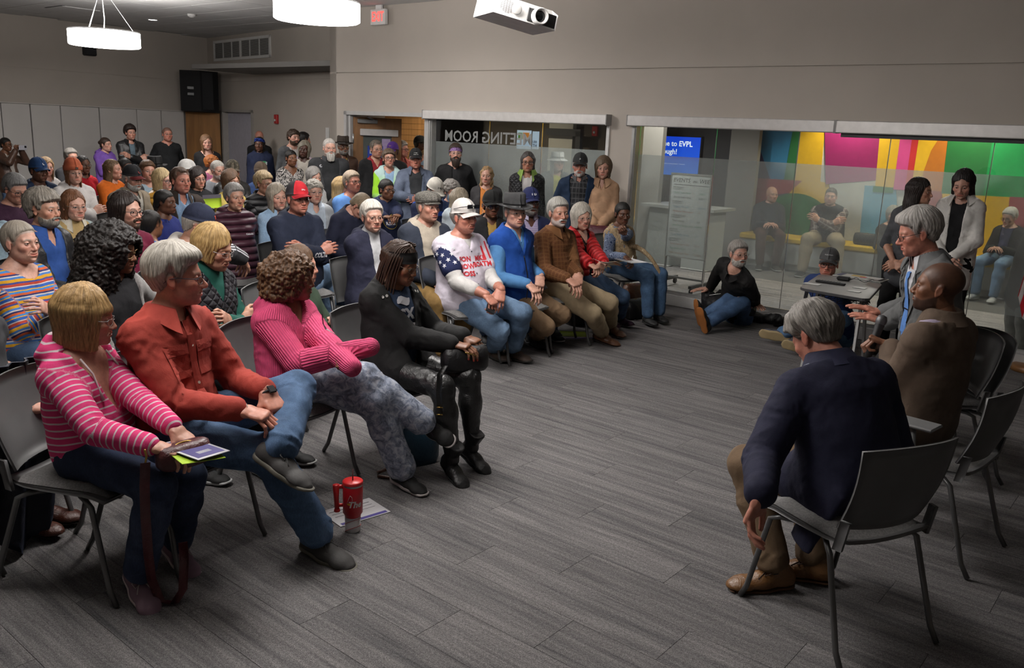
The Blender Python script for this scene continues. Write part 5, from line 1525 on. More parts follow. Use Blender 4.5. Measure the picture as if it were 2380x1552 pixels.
def film_mat():
 m,nt,b=new_mat('frosted_film');nt.nodes.remove(b);o_=nt.nodes['Material Output']
 t_=nd(nt,'ShaderNodeBsdfTransparent');t_.inputs[0].default_value=(.95,.97,.97,1);d_=nd(nt,'ShaderNodeBsdfDiffuse');d_.inputs[0].default_value=(.52,.55,.54,1)
 tr_=nd(nt,'ShaderNodeBsdfTranslucent');tr_.inputs[0].default_value=(.52,.55,.54,1)
 m1=nd(nt,'ShaderNodeMixShader');m1.inputs[0].default_value=.5;lk(nt,d_.outputs[0],m1.inputs[1]);lk(nt,tr_.outputs[0],m1.inputs[2])
 w=nd(nt,'ShaderNodeTexWave',wave_type='BANDS',bands_direction='Z');w.inputs['Scale'].default_value=26;lk(nt,objco(nt),w.inputs['Vector'])
 mx=nd(nt,'ShaderNodeMixShader');lk(nt,math_(nt,'MULTIPLY_ADD',w.outputs[1],.03,FILM_),mx.inputs[0]);lk(nt,t_.outputs[0],mx.inputs[1]);lk(nt,m1.outputs[0],mx.inputs[2]);lk(nt,mx.outputs[0],o_.inputs[0]);return m
FILM_=.34
GLASS,FILM=glass_mat(),film_mat()
def glazing(name,ts,z0,z1,fz0,fz1,houses,jl,jr):
 w_=struct(empty(name,wp((ts[0]+ts[-1])/2,NW,0)));O=-A(w_.location)
 for i in range(len(ts)-1):
  mb=MB();mb.box((ts[i]+.003,NW+.060,z0),(ts[i+1]-.003,NW+.070,z1),X=T,Y=N,Z=ZU,O=O);p=mb.build('pane',GLASS,w_)
  mb=MB();mb.box((ts[i]+.004,NW+.0585,fz0),(ts[i+1]-.004,NW+.0595,fz1),X=T,Y=N,Z=ZU,O=O);mb.build('frosted_film',FILM,p)
 for t_ in ts[1:-1]:
  mb=MB();mb.box((t_-.0028,NW+.058,z0),(t_+.0028,NW+.072,z1),X=T,Y=N,Z=ZU,O=O);mb.build('glass_joint',mat('silicone',(.16,.15,.14),.4),w_)
 mb=MB();mb.box((ts[0]-.06,NW-.02,.0),(ts[0],NW+.14,z1),X=T,Y=N,Z=ZU,O=O);mb.box((ts[0]-.03,NW-.045,.0),(ts[0]-.012,NW-.02,z1),X=T,Y=N,Z=ZU,O=O);mb.build('jamb',ALU,w_)
 if jr:mb=MB();mb.box((ts[-1],NW-.02,.0),(ts[-1]+.04,NW+.14,z1),X=T,Y=N,Z=ZU,O=O);mb.build('jamb',WHITE,w_)
 mb=MB();mb.box((ts[0],NW+.03,z0-.015),(ts[-1],NW+.10,z0+.0),X=T,Y=N,Z=ZU,O=O);mb.box((ts[0],NW+.04,z0),(ts[-1],NW+.055,z0+.02),X=T,Y=N,Z=ZU,O=O);mb.build('sill_channel',ALU,w_)
 mb=MB();mb.box((ts[0],NW+.03,z1),(ts[-1],NW+.10,z1+.08),X=T,Y=N,Z=ZU,O=O);mb.build('head_channel',DARK,w_)
 for(a0,a1)in houses:
  mb=MB();mb.box((a0+.002,NW-.11,1.972),(a1-.002,NW-.001,2.090),X=T,Y=N,Z=ZU,O=O,bev=.008);h_=mb.build('shade_housing',HOUS,w_)
  for e_ in(a0,a1-.012):
   mb=MB();mb.box((e_,NW-.113,1.968),(e_+.012,NW-.001,2.092),X=T,Y=N,Z=ZU,O=O);mb.build('end_cap',mat('end_cap',(.28,.27,.26),.4),h_)
 return w_
w1=glazing('window_1',[t_w0+.08,-7.6,-6.72,t_w1-.04],.135,1.99,.45,1.68,[(t_w0-.03,t_w1+.01)],True,True)
w2=glazing('window_2',[t_w2+.09,-4.345,-3.433,-2.548,-1.668,-.78,.1,1.0,2.0],.135,1.99,.44,1.66,[(t_w2,-3.03),(-3.028,-.2)],True,False)
mb=MB();mb.box((-2.98,NW-.06,1.935),(-.3,NW-.03,1.972),X=T,Y=N,Z=ZU,O=-A(w2.location));mb.build('roller_shade',DARK,w2)
mb=MB()
for a0,a1 in((t_w0,t_w1),(t_w2,TE)):wbox(mb,a0,a1,NW-.02,NW+.13,0,.118)
struct(mb.build('trim_1',mat('curb',(.44,.43,.42),.6)))
V,Fc=text_mesh('MEETING ROOM',.205,.003);V[:,0]*=-1
ww=V[:,0].max()-V[:,0].min();V[:,0]*=1.52/ww;Fc=[f_[::-1]for f_ in Fc]
mb=MB();mb.raw(V[:,:1]*T+V[:,1:2]*ZU+wp(-7.64,NW+.0575,1.755)-A(w1.location),Fc);mb.build('lettering',mat('letter_grey',(.22,.225,.22),.6),w1)
lamp_m=mat('lamp_diffuser',(1.0,.96,.93),.5,emit=LAMP_W)
rim_m=mat('lamp_rim',(.62,.62,.62),.4)
def pendant(P,label,dim=1.0):
 o=empty('pendant_lamp',P);tag(o,label,'lamp',None)
 R_=.45;h_=.20
 mb=MB();mb.lathe([(.001,-h_/2),(R_*.96,-h_/2),(R_,-h_/2+.012),(R_,h_/2-.01),(R_*.98,h_/2),(.001,h_/2)],48,cap=False);mb.build('shade',lamp_m if dim==1 else mat('lamp_dim%.2f'%dim,(1.0,.96,.93),.5,emit=LAMP_W*dim),o)
 mb=MB();mb.lathe([(R_*1.004,h_/2-.012),(R_*1.004,h_/2+.004),(R_*.97,h_/2+.004)],48,cap=False);mb.build('rim',rim_m,o)
 for k_ in range(3):
  a_=k_*2.094+.5
  mb=MB();mb.tube([A([.38*math.cos(a_),.38*math.sin(a_),h_/2]),A([.03*math.cos(a_),.03*math.sin(a_),ZC-P[2]-.03])],.0022,5);mb.build('cable',rim_m,o)
 mb=MB();mb.tube([A([0,0,h_/2]),A([.01,.01,.25]),A([0,0,ZC-P[2]-.03])],.006,6);mb.build('cord',WHITE,o)
 mb=MB();mb.lathe([(.001,ZC-P[2]-.04),(.07,ZC-P[2]-.04),(.075,ZC-P[2]-.001)],20);mb.build('canopy',WHITE,o)
 return o
pendant(at_d(243,90,11.57),'glowing white drum pendant lamp near the left wall')
pendant(at_d(737,26,9.05),'large glowing white drum pendant lamp at the top of the view')
for(t_,n_,dm_),w_ in zip(LAMPS_OUT,('speakers','left seats')):pendant(wp(t_,n_,2.92),'dimmed drum pendant lamp above the %s, outside the view'%w_,dm_)
def zpt(x,y):return at_z(x,y,ZC)
P=zpt(355,46);o=empty('downlight',P);tag(o,'small recessed downlight in the ceiling near the left wall','lamp')
mb=MB();mb.lathe([(.11,-.002),(.105,-.008),(.085,-.004),(.07,.0)],24,cap=False);mb.build('trim_ring',rim_m,o)
mb=MB();mb.lathe([(.001,-.003),(.07,-.003)],20,cap=False);mb.build('lens',mat('downlight',(1,.96,.92),.5,emit=10.0),o)
P=zpt(445,33);o=empty('smoke_detector',P);tag(o,'round white smoke detector on the ceiling','detector')
mb=MB();mb.lathe([(.001,-.055),(.035,-.05),(.05,-.035),(.062,-.03),(.07,-.005),(.07,0)],20);mb.build('housing',WHITE,o)
P=zpt(170,21);mb=MB();mb.box((-.3,-.3,-.012),(.3,.3,-.002),X=T,Y=N,Z=ZU);o=link('ceiling_diffuser',mb.mesh('ceiling_diffuser',CEIL),None,P);tag(o,'square white air diffuser in the ceiling above the left lamp','vent')
mb=MB();mb.box((-.31,-.32,-.006),(.31,-.26,-.001),X=T,Y=N,Z=ZU);mb.build('slot',DARK,o)
Pp=at_d(1200,33,5.6);pj=empty('projector',Pp);tag(pj,'white ceiling projector with a black lens panel','projector')
xp=nrm(CRT*.975-CUP*.21);xp=nrm(A([xp[0],xp[1],-.05]));yaw_=rotz(nrm(-A([Pp[0],Pp[1],0])),24);yp=yaw_;xp=nrm(np.cross(ZU,yp))*1;zp=ZU
tl=math.radians(10);xp,zp=xp*math.cos(tl)-zp*math.sin(tl),zp*math.cos(tl)+xp*math.sin(tl)
def pbox(mb,lo,hi,bev=0):return mb.box(lo,hi,X=xp,Y=yp,Z=zp,bev=bev)
PW=mat('projector_white',(.66,.65,.63),.4)
mb=MB();mb.raw((lambda V:V@np.stack([xp,yp,zp]))(A([(-.225,.16,-.062),(.225,.16,-.062),(.225,.16,.035),(.19,.13,.06),(-.225,.13,.06),(-.225,-.18,-.062),(.225,-.18,-.062),(.225,-.18,.035),(.19,-.16,.06),(-.225,-.16,.06)])),[(0,1,2,3,4)[::-1],(5,6,7,8,9),(0,1,6,5)[::1],(1,2,7,6),(2,3,8,7),(3,4,9,8),(4,0,5,9)])
mb.build('body',PW,pj)
mb=MB();pbox(mb,(.01,.158,-.052),(.215,.166,.03),.003);mb.build('front_panel',DARK,pj)
mb=MB();mb.lathe([(.052,0),(.052,.055),(.047,.06),(.042,.055),(.036,.03),(.001,.028)],24,O=xp*.085+yp*.16-zp*.010,X=xp,Y=zp,Z=yp,cap=False);l_=mb.build('lens_ring',PW,pj)
mb=MB();mb.lathe([(.036,.032),(.02,.038),(.001,.04)],20,O=xp*.085+yp*.16-zp*.010,X=xp,Y=zp,Z=yp,cap=False);mb.build('lens',mat('lens_glass',(.008,.010,.012),.06),l_)
mb=MB()
for i in range(12):pbox(mb,(.135,.166,-.045+i*.006),(.208,.168,-.043+i*.006))
mb.build('ribs',mat('rib',(.03,.03,.03),.5),pj)['kind']='stuff'
mb=MB()
for i in range(6):
 for j in range(12):
  if(i-2.5)**2/9+(j-5.5)**2/34<1.05:pbox(mb,(-.185+i*.018,.1605,-.042+j*.0065),(-.171+i*.018,.1612,-.039+j*.0065))
mb.build('vent_slots',mat('slot',(.05,.04,.04),.6),pj)['kind']='stuff'
mb=MB();mb.lathe([(.034,0),(.034,.006),(.028,.009),(.001,.007)],20,O=-xp*.07+yp*.1605-zp*.004,X=xp,Y=zp,Z=yp,cap=False);mb.build('cap',PW,pj)
mb=MB();pbox(mb,(-.02,-.06,.06),(.12,.06,.078));mb.tube([A([.0,0,.07]),A([0,0,ZC-Pp[2]-.03])],.025,10);mb.lathe([(.09,ZC-Pp[2]-.03),(.09,ZC-Pp[2])],16);mb.build('mount',DARK,pj)
for P,lb in((at_w(767,318,.0),'x'),):pass
Pn=on_back(765,320)
mb=MB();mb.box((-.10,-.012,-.17),(.02,-.002,.17),X=xb,Y=yb,Z=ZU);o=link('paper_notice',mb.mesh('paper_notice',WHITE),None,Pn);tag(o,'white paper notice taped to the back wall beside the corner','notice')
# ---------------------------------------------------------------- lobby beyond the glass
NM=13.0
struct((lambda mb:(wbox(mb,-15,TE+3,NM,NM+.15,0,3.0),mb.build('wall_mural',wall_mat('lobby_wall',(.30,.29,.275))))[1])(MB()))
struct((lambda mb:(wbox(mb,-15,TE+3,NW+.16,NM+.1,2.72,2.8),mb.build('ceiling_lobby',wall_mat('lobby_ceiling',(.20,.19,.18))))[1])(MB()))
mb=MB();wbox(mb,TE+2.4,TE+2.5,NW,NM,0,2.8);struct(mb.build('wall_lobby_right',WALL))
mb=MB();wbox(mb,-14.1,-14.0,10.2,NM,0,2.8);struct(mb.build('wall_lobby_left',WALL))
mur=empty('mural',wp(-2,NM,0));tag(mur,'big mural of overlapping coloured shapes behind the bench','mural')
MURC={'y':(.72,.44,.015),'g':(.01,.16,.04),'G':(.005,.30,.085),'m':(.30,.012,.14),'b':(.02,.20,.42),'B':(.12,.36,.56),'r':(.55,.02,.03),'p':(.62,.06,.30),'o':(.50,.16,.012),'w':(.55,.55,.55),'n':(.025,.02,.10),'M':(.33,.05,.07)}
def arc(cx,cy,r,a0,a1,n=16):return[(cx+r*math.cos(a),cy+r*math.sin(a))for a in np.linspace(math.radians(a0),math.radians(a1),n)]
SH=[('w',[(1758,300),(2420,300),(2420,640),(1740,640)]),('b',[(1770,300),(1843,300),(1822,420),(1786,415),(1766,356)]),('n',[(1768,352),(1790,416),(1758,416)]),('g',[(1843,300),(1862,300),(1846,425),(1821,422)]),('y',[(1860,300),(1917,300),(1906,422),(1926,426),(1934,500),(1828,500),(1838,425),(1846,420)]),('M',[(1762,414),(1864,420),(1832,450),(1812,462),(1795,560),(1745,560)]),('n',[(1806,452),(1836,448),(1812,474)]),('B',[(1815,468),(1838,449),(1860,560),(1795,560)]),('g',arc(1846,545,96,180,360,20)),('r',[(1926,425),(1934,470),(1970,570),(1950,570)]),('w',[(1927,428),(2048,418),(2020,600),(1965,600),(1932,450)]),('B',[(2010,431),(2082,434),(2090,640),(1988,640)]),('m',[(1917,300),(2047,305),(2047,418),(1919,428)]),('r',[(2048,330),(2048,395),(2038,395)]),('y',[(2046,300),(2096,300),(2078,436),(2034,434)]),('g',[(2030,432),(2077,436),(2075,449),(2028,446)]),('p',[(2095,300),(2124,300),(2104,442),(2076,440)]),('r',[(2123,300),(2140,300),(2118,442),(2103,441)]),('y',[(2139,300),(2208,300),(2190,445),(2117,442)]),('o',[(2196,300),(2206,300),(2188,445),(2140,444),(2146,400),(2164,350)]),('M',[(2118,440),(2200,446),(2200,640),(2100,640)]),('g',[(2206,300),(2312,300),(2285,456),(2188,450)]),('G',[(2311,300),(2440,300),(2440,464),(2284,456)]),('y',[(2190,450),(2348,458),(2330,640),(2180,640)]),('M',[(2347,457),(2440,462),(2440,640),(2325,640)])]  # brighter green at far right is lamp light painted onto one green
for i,(c,pts)in enumerate(SH):
 off=.003+.0016*i
 P3=[at_w(x,y,off,NM)-A(mur.location)for x,y in pts]
 P4=[p+N*(off-.0004)for p in P3];n_=len(P3)
 mb=MB();mb.raw(P3+P4,[list(range(n_))]+[(k_,k_+n_,(k_+1)%n_+n_,(k_+1)%n_)for k_ in range(n_)]);mb.build('mural_shape',mat('mural_'+c,MURC[c],.6),mur)
bL=at_w(1718,560,0,12.45)@T;bn=empty('bench',wp(-3,12.72,0));tag(bn,'long built-in bench with yellow cushions under the mural','bench');O=-A(bn.location)
for i in range(6):
 a0=bL+i*1.05
 mb=MB();mb.box((a0,12.42,.40),(a0+1.04,12.96,.49),X=T,Y=N,Z=ZU,O=O,bev=.02);mb.build('cushion',fabric((.62,.40,.02)),bn)
mb=MB();mb.box((bL,12.45,.10),(bL+6.3,12.98,.40),X=T,Y=N,Z=ZU,O=O);mb.box((bL+.05,12.52,0),(bL+6.2,12.98,.1),X=T,Y=N,Z=ZU,O=O);mb.build('base',mat('bench_base',(.42,.42,.41),.6),bn)
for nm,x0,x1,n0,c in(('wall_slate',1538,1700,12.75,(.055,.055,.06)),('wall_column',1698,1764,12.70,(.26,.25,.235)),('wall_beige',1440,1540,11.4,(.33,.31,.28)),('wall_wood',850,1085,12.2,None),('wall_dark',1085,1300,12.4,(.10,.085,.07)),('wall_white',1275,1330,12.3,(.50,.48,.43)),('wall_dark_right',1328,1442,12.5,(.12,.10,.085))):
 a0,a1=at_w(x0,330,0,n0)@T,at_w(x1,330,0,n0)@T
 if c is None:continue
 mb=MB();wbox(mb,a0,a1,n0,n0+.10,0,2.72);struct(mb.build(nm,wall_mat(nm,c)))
a0,a1=at_w(840,330,0,12.2)@T,at_w(1085,330,0,12.2)@T
pk=struct(empty('wall_wood',wp((a0+a1)/2,12.2,0)));pm=wood_mat('plank_wood',(.30,.155,.055));k_=0
mb=MB();mb.box((a0,12.23,0),(a1,12.9,2.72),X=T,Y=N,Z=ZU,O=-A(pk.location));mb.build('backing',DARK,pk)
for r in range(24):
 for q in range(3):
  c0=a0+(a1-a0)*(q-.5*(r%2))/2.5;c1=min(a1,c0+(a1-a0)/2.5);c0=max(a0,c0)
  if c1-c0<.05:continue
  mb=MB();mb.box((c0+.004,12.2,.02+r*.112),(c1-.004,12.23,.127+r*.112),X=T,Y=N,Z=ZU,O=-A(pk.location));mb.build('plank',pm,pk)
s0,s1=at_w(1500,318,0,12.70),at_w(1632,322,0,12.70);zt=at_w(1585,318,0,12.7)[2];zb2=at_w(1585,408,0,12.7)[2]
sx0,sx1=s0@T,s1@T
tv=empty('lobby_screen',wp((sx0+sx1)/2,12.7,zb2));tag(tv,'blue lit lobby screen with white words above the whiteboard','screen');O=-A(tv.location)
mb=MB();mb.box((sx0-.015,12.66,zb2-.015),(sx1+.015,12.74,zt+.015),X=T,Y=N,Z=ZU,O=O);mb.build('bezel',DARK,tv)
mS,nt,b=new_mat('screen_blue');sx=nd(nt,'ShaderNodeSeparateXYZ');lk(nt,objco(nt),sx.inputs[0])
lk(nt,ramp(nt,math_(nt,'DIVIDE',sx.outputs[2],zt-zb2),[(.0,(.004,.20,.80)),(.42,(.004,.14,.72)),(.45,(.004,.075,.62)),(1,(.004,.05,.62))]),b.inputs['Emission Color']);b.inputs['Emission Strength'].default_value=1.2;b.inputs['Base Color'].default_value=(.01,.05,.2,1)
mb=MB();mb.box((sx0,12.652,zb2),(sx1,12.66,zt),X=T,Y=N,Z=ZU,O=O);mb.build('display',mS,tv)
mW=mat('screen_white',(.9,.95,1.0),.5,emit=.95)
def scr_text(s,size,tx,zz,right=False):
 V,Fc=text_mesh(s,size,size*.022);V[:,0]-=V[:,0].min()if not right else V[:,0].max()
 mb=MB();mb.raw(V[:,:1]*T+V[:,1:2]*ZU+wp(tx,12.650,zz)+O,Fc);return mb.build('screen_text',mW,tv)
def stt(x,y):P=at_w(x,y,0,12.65);return P@T,P[2]
t_,z_=stt(1610,336);scr_text('Welcome to EVPL',.118,t_,z_,True)
t_,z_=stt(1573,353);scr_text('Enjoy through!',.118,t_,z_,True)
t_,z_=stt(1542,379);scr_text('Reading is the meaning of the library  -  Your Librarian',.018,t_,z_)
def poster(x0,y0,x1,y1,n0,c,label,em,name='lit_sign',lines=()):
 P0,P1=at_w(x0,y0,0,n0),at_w(x1,y1,0,n0)
 o=empty(name,(P0+P1)/2);tag(o,label,'sign');O=-A(o.location)
 mb=MB();mb.box((P0@T,n0,P1[2]),(P1@T,n0+.03,P0[2]),X=T,Y=N,Z=ZU,O=O);mb.build('panel',mat('sign_'+name+str(x0),c,.5,emit=em),o)
 for(s,size,x,y,cc,mir)in lines:
  V,Fc=text_mesh(s,size,size*.02)
  if mir:V[:,0]*=-1;Fc=[q[::-1]for q in Fc]
  P=at_w(x,y,0,n0);mb=MB();mb.raw(V[:,:1]*T+V[:,1:2]*ZU+wp(P@T,n0-.003,P[2])+O,Fc);mb.build('sign_text',mat('st'+str(cc),cc,.5,emit=em),o)
 return o
poster(1028,303,1076,337,12.1,(.02,.07,.42),'reflection of a blue screen in the meeting room glass, built as a glowing panel',.55,'blue_sign',[('e to E',.095,1054,314,(.4,.5,.8),True),('ough!',.095,1058,329,(.4,.5,.8),True)])  # glowing panel stands in for a screen mirrored in the glass
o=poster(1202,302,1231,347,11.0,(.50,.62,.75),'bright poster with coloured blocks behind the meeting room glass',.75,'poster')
for x0,x1,c in((1205,1213,(.12,.30,.05)),(1216,1229,(.75,.28,.05))):
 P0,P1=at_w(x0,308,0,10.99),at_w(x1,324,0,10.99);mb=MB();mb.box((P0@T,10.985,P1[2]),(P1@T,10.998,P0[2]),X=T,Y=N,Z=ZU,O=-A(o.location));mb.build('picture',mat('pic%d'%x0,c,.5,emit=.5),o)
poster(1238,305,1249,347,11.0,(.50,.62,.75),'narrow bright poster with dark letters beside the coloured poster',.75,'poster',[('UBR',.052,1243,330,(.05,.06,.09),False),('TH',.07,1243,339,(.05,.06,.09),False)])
alarm(at_w(1385,305,0,12.48),T,-N,'fire_alarm','red fire alarm on the dark lobby wall seen through the glass')
nb_=9.62
wb=empty('whiteboard',at_z(1605,668,0));tag(wb,'rolling whiteboard headed EVENTS this WEEK standing behind the glass','whiteboard');O=-A(wb.location)
b0,b1=at_w(1563,404,0,nb_),at_w(1652,409,0,nb_);zt,zb2=b0[2],at_w(1552,592,0,nb_)[2]
ta,tb=b0@T,b1@T;tlt=at_w(1552,592,0,nb_)@T-ta
def wbx(mb,a0,a1,n0,n1,z0,z1):return mb.box((a0,n0,z0),(a1,n1,z1),X=T,Y=N,Z=ZU,O=O)
mb=MB();wbx(mb,ta,tb,nb_,nb_+.015,zb2,zt);board=mb.build('board',mat('board_white',(.60,.63,.62),.3),wb)
mb=MB();
for s_ in((ta-.015,tb+.015,zt,zt+.018),(ta-.015,tb+.015,zb2-.018,zb2),(ta-.015,ta,zb2,zt),(tb,tb+.015,zb2,zt)):wbx(mb,s_[0],s_[1],nb_-.006,nb_+.02,s_[2],s_[3])
mb.build('frame',ALU,wb)
mb=MB()
for t_ in(ta-.02,tb+.0):wbx(mb,t_,t_+.02,nb_+.02,nb_+.045,.09,zt-.1)
wbx(mb,ta,tb,nb_+.022,nb_+.042,.12,.145);wbx(mb,ta,tb,nb_+.022,nb_+.042,.40,.42)
mb.build('stand',mat('stand_grey',(.16,.16,.16),.45,.4),wb)
for t_ in(ta-.03,tb-.01):
 mb=MB();wbx(mb,t_,t_+.04,nb_-.30,nb_+.36,.07,.105);mb.build('foot',mat('foot_black',(.02,.02,.02),.5),wb)
 for n_ in(nb_-.26,nb_+.32):mb=MB();mb.lathe([(.001,-.012),(.035,-.012),(.035,.012),(.001,.012)],14,O=wp(t_+.02,n_,.036)+O,X=N,Y=ZU,Z=T);mb.build('caster',DARK,wb)
def wtext(s,size,tx,zz,c,cen=False):
 V,Fc=text_mesh(s,size);V[:,0]-=(0 if cen else V[:,0].min());V[:,0]+=.12*V[:,1]
 mb=MB();mb.raw(V[:,:1]*T+V[:,1:2]*ZU+wp(tx,nb_-.0015,zz)+O,Fc);return mb.build('writing',mat('ink'+str(c),c,.6),board)
wd0=tb-ta;K=(.03,.03,.035)
wtext('EVENTS',.068,ta+.03,zt-.07,K);wtext("this",.045,ta+wd0*.56,zt-.075,K);wtext('WEEK',.068,ta+wd0*.73,zt-.07,K)
mb=MB();wbx(mb,ta+.04,tb-.02,nb_-.002,nb_-.001,zt-.125,zt-.121);mb.build('writing',mat('ink'+str(K),K,.6),board)
zz=zt-.16;gcol,rcol,bcol=(.10,.32,.20),(.45,.12,.08),(.10,.25,.40)
for day,ls in(('MONDAY',(('Story Time Party','5:30-7',gcol),('Board Game Club','5:30-7',K))),('TUESDAY',(('Yoga by Michelle','9:30-10',bcol),('Medicare Information','1-5',rcol))),('WEDNESDAY',(('Teen Library','3-5',K),('Storytime Songs, Story Time','5:30-6',gcol))),('FRIDAY',(('Yoga Teddy or Play','6-7',bcol),)),('SATURDAY',(('Teen Summer Craft','10-12',rcol),('Kids Story Hour','12',gcol),('Kids Scavenger Hunt','12-2pm',(.5,.20,.06))))):
 wtext(day,.034,ta+.03,zz,K);mb=MB();wbx(mb,ta+.03,ta+.17,nb_-.002,nb_-.001,zz-.022,zz-.019);mb.build('writing',mat('ink'+str(K),K,.6),board);zz-=.062
 for s,hh,c in ls:wtext(s,.033,ta+.05,zz,c);wtext(hh,.033,tb-.13,zz,c);zz-=.056
a0,a1=at_w(1508,500,0,11.2)@T,at_w(1592,500,0,11.2)@T
dk=empty('reception_desk',wp((a0+a1)/2,11.4,0));tag(dk,'pale reception desk behind the whiteboard in the lobby','desk');O=-A(dk.location)
for a in(a0,(a0+a1)/2+.3):mb=MB();mb.box((a,11.2,0),(a+.4,11.7,.86),X=T,Y=N,Z=ZU,O=O);mb.build('cabinet',mat('desk_pale',(.45,.46,.44),.5),dk)
mb=MB();mb.box((a0-.1,11.1,.86),(a1+.5,11.8,.90),X=T,Y=N,Z=ZU,O=O);mb.build('desk_top',mat('desk_top',(.40,.40,.38),.4),dk)
P0,P1=at_w(1280,312,0,12.25)@T,at_w(1340,312,0,12.25)@T
mb=MB();wbox(mb,P0-.1,P1+.1,12.22,12.29,1.82,1.94);wbox(mb,P1,P1+.1,12.22,12.29,0,1.9);struct(mb.build('trim_2',mat('dark_trim',(.05,.05,.055),.4)))
for i,(t_,n_,pw,col,spot)in enumerate(LOBBY_L):
 o=empty('lobby_downlight',wp(t_,n_,2.72));tag(o,'recessed lobby downlight, %s'%('left over the bench','over the middle of the bench','over the right of the mural','unseen, added to brighten the whiteboard','left of the lobby middle','right of the lobby middle','unseen, added to brighten the plank wall','by the glazed door')[i],'lamp','lobby downlights')
 mb=MB();mb.lathe([(.07,-.002),(.06,-.008),(.05,-.001)],16,cap=False);mb.build('trim_ring',rim_m,o)
 ld=bpy.data.lights.new('lobby_downlight','SPOT');ld.energy=pw;ld.color=col;ld.spot_size=math.radians(spot);ld.spot_blend=.5;ld.shadow_soft_size=.05
 lo_=bpy.data.objects.new('bulb',ld);COL.objects.link(lo_);lo_.parent=o;lo_.location=(0,0,-.02)
Pb=at_z(2392,862,0);fl=empty('flag',Pb);tag(fl,'striped red and white flag hanging on a pole with wooden base','flag')
mb=MB();mb.lathe([(.001,.0),(.15,0),(.155,.02),(.15,.045),(.13,.055),(.001,.056)],32);mb.build('base',wood_mat('flag_base',(.22,.10,.03)),fl)
mb=MB();mb.tube([(0,0,.05),(0,0,2.3)],.014,10);mb.build('pole',wood_mat('pole_wood',(.25,.12,.04)),fl)
tcf=nrm(-A([Pb[0],Pb[1],0]));xf=np.cross(ZU,tcf)*1.0
cols=[(.38,.008,.016),(.52,.47,.45)]
for k_ in range(7):
 Gd=[]
 for i in range(12):
  s=i/11
  row=[]
  for q in(0,1):
   u_=(k_+q)/7
   ang=2.3*(u_-.15);rr=.10+.07*s+.025*math.sin(7*u_+3*s)
   x_=-rr*math.cos(ang*1.3)*(.5+.9*s)+.03;y_=rr*math.sin(ang*1.3)
   zz=2.05-1.42*s-.28*u_*s+.05*math.sin(9*u_)
   row.append(xf*-x_*-1+tcf*y_+ZU*zz)
  Gd.append(row)
 mb=MB();mb.grid(Gd,.003);mb.build('stripe',fabric(cols[k_%2]),fl)
# ---------------------------------------------------------------- the crowd
GRAY,WHITE_H,SILV,BLOND,DBLOND,BROWN,DKBR,BLACK_H,RED_H=(.26,.245,.225),(.55,.53,.49),(.46,.43,.39),(.50,.34,.14),(.33,.215,.095),(.105,.055,.027),(.035,.02,.012),(.010,.008,.007),(.19,.07,.025)
NAVY,BLK,CHAR,JEAN,LJEAN,DJEAN,KHAKI=(.014,.018,.042),(.010,.010,.011),(.035,.036,.040),(.075,.135,.25),(.15,.235,.36),(.022,.034,.070),(.285,.195,.105)
GL_B,GL_S,GL_T=((.012,.012,.012),.0022,.025,.018),((.30,.29,.28),.0011,.024,.014),((.10,.05,.02),.0020,.026,.020)
SNK,SNW=('sneaker',(.02,.02,.022),(.30,.30,.30)),('sneaker',(.45,.45,.46),(.55,.55,.55))
DRS=('dress',(.035,.022,.015),(.015,.012,.010))
J_={}
def P_(key,/,*a_,**kw):J_[key]=person(*a_,**kw);return J_[key]
P_('F1','woman in pink and white striped hoodie with blond bob, seated front left',(203,740),z=1.07,hsc=.95,bv=52,hv=78,hp=4,sex='f',lod=0,skin='w',age=.7,fat=.38,hair=('bobbangs',(.38,.235,.095),(.50,.34,.16),1.06),glasses=GL_S,top=[G('hoodie',(.62,.05,.17),'stripe',.027,[(0,(.64,.045,.17)),(.76,(.62,.50,.52))],infl=.020,hood=True,vdepth=.23,vw=.42)],bot=('jeans',DJEAN),sock=(.50,.42,.38),shoe=('sneaker',(.19,.115,.15),(.50,.42,.43),(.42,.36,.34)),w=((402,992,.70),(352,1036,.675)),k=((505,1075,.56),(445,1118,.56)),a=((412,1262,.10),(322,1335,.115)),toe=((25,-18),(18,-28)),hup=(None,None),hdir=((50,-35),(70,-15)),short='the woman in the pink striped hoodie')
P_('F2','man in rust red shirt and jeans, ankle crossed on knee',(410,643),z=1.205,bv=42,hv=80,hp=2,lod=0,skin='r',age=.75,fat=.33,S=1.04,hair=('sidepart',(.40,.375,.33),(.50,.47,.42),1.0),glasses=((.03,.03,.045),.0013,.022,.015),face=dict(nose=.006,seed=4),top=[G('shirt',(.34,.047,.033),'plain',infl=.021,collar=(1.15,None,20),neck='shirt',vdepth=.06,vw=.35,fold=1.6,tuck=True)],bot=('jeans',(.070,.125,.225),dict(flare=.022,infl=.016,fold=1.2)),sock=(.62,.58,.54),shoe=('sneaker',(.055,.052,.050),(.13,.12,.095),(.10,.10,.10)),w=((618,905,.74),(560,952,.70)),k=((738,885,'f'),(690,1035,.545)),a=((652,1042,'n'),(742,1245,.10)),toe=((45,-22),(38,-10)),hdir=((30,-40),(62,-12)),legkind=(A([.35,.1,.8]),None),short='the man in the rust red shirt')
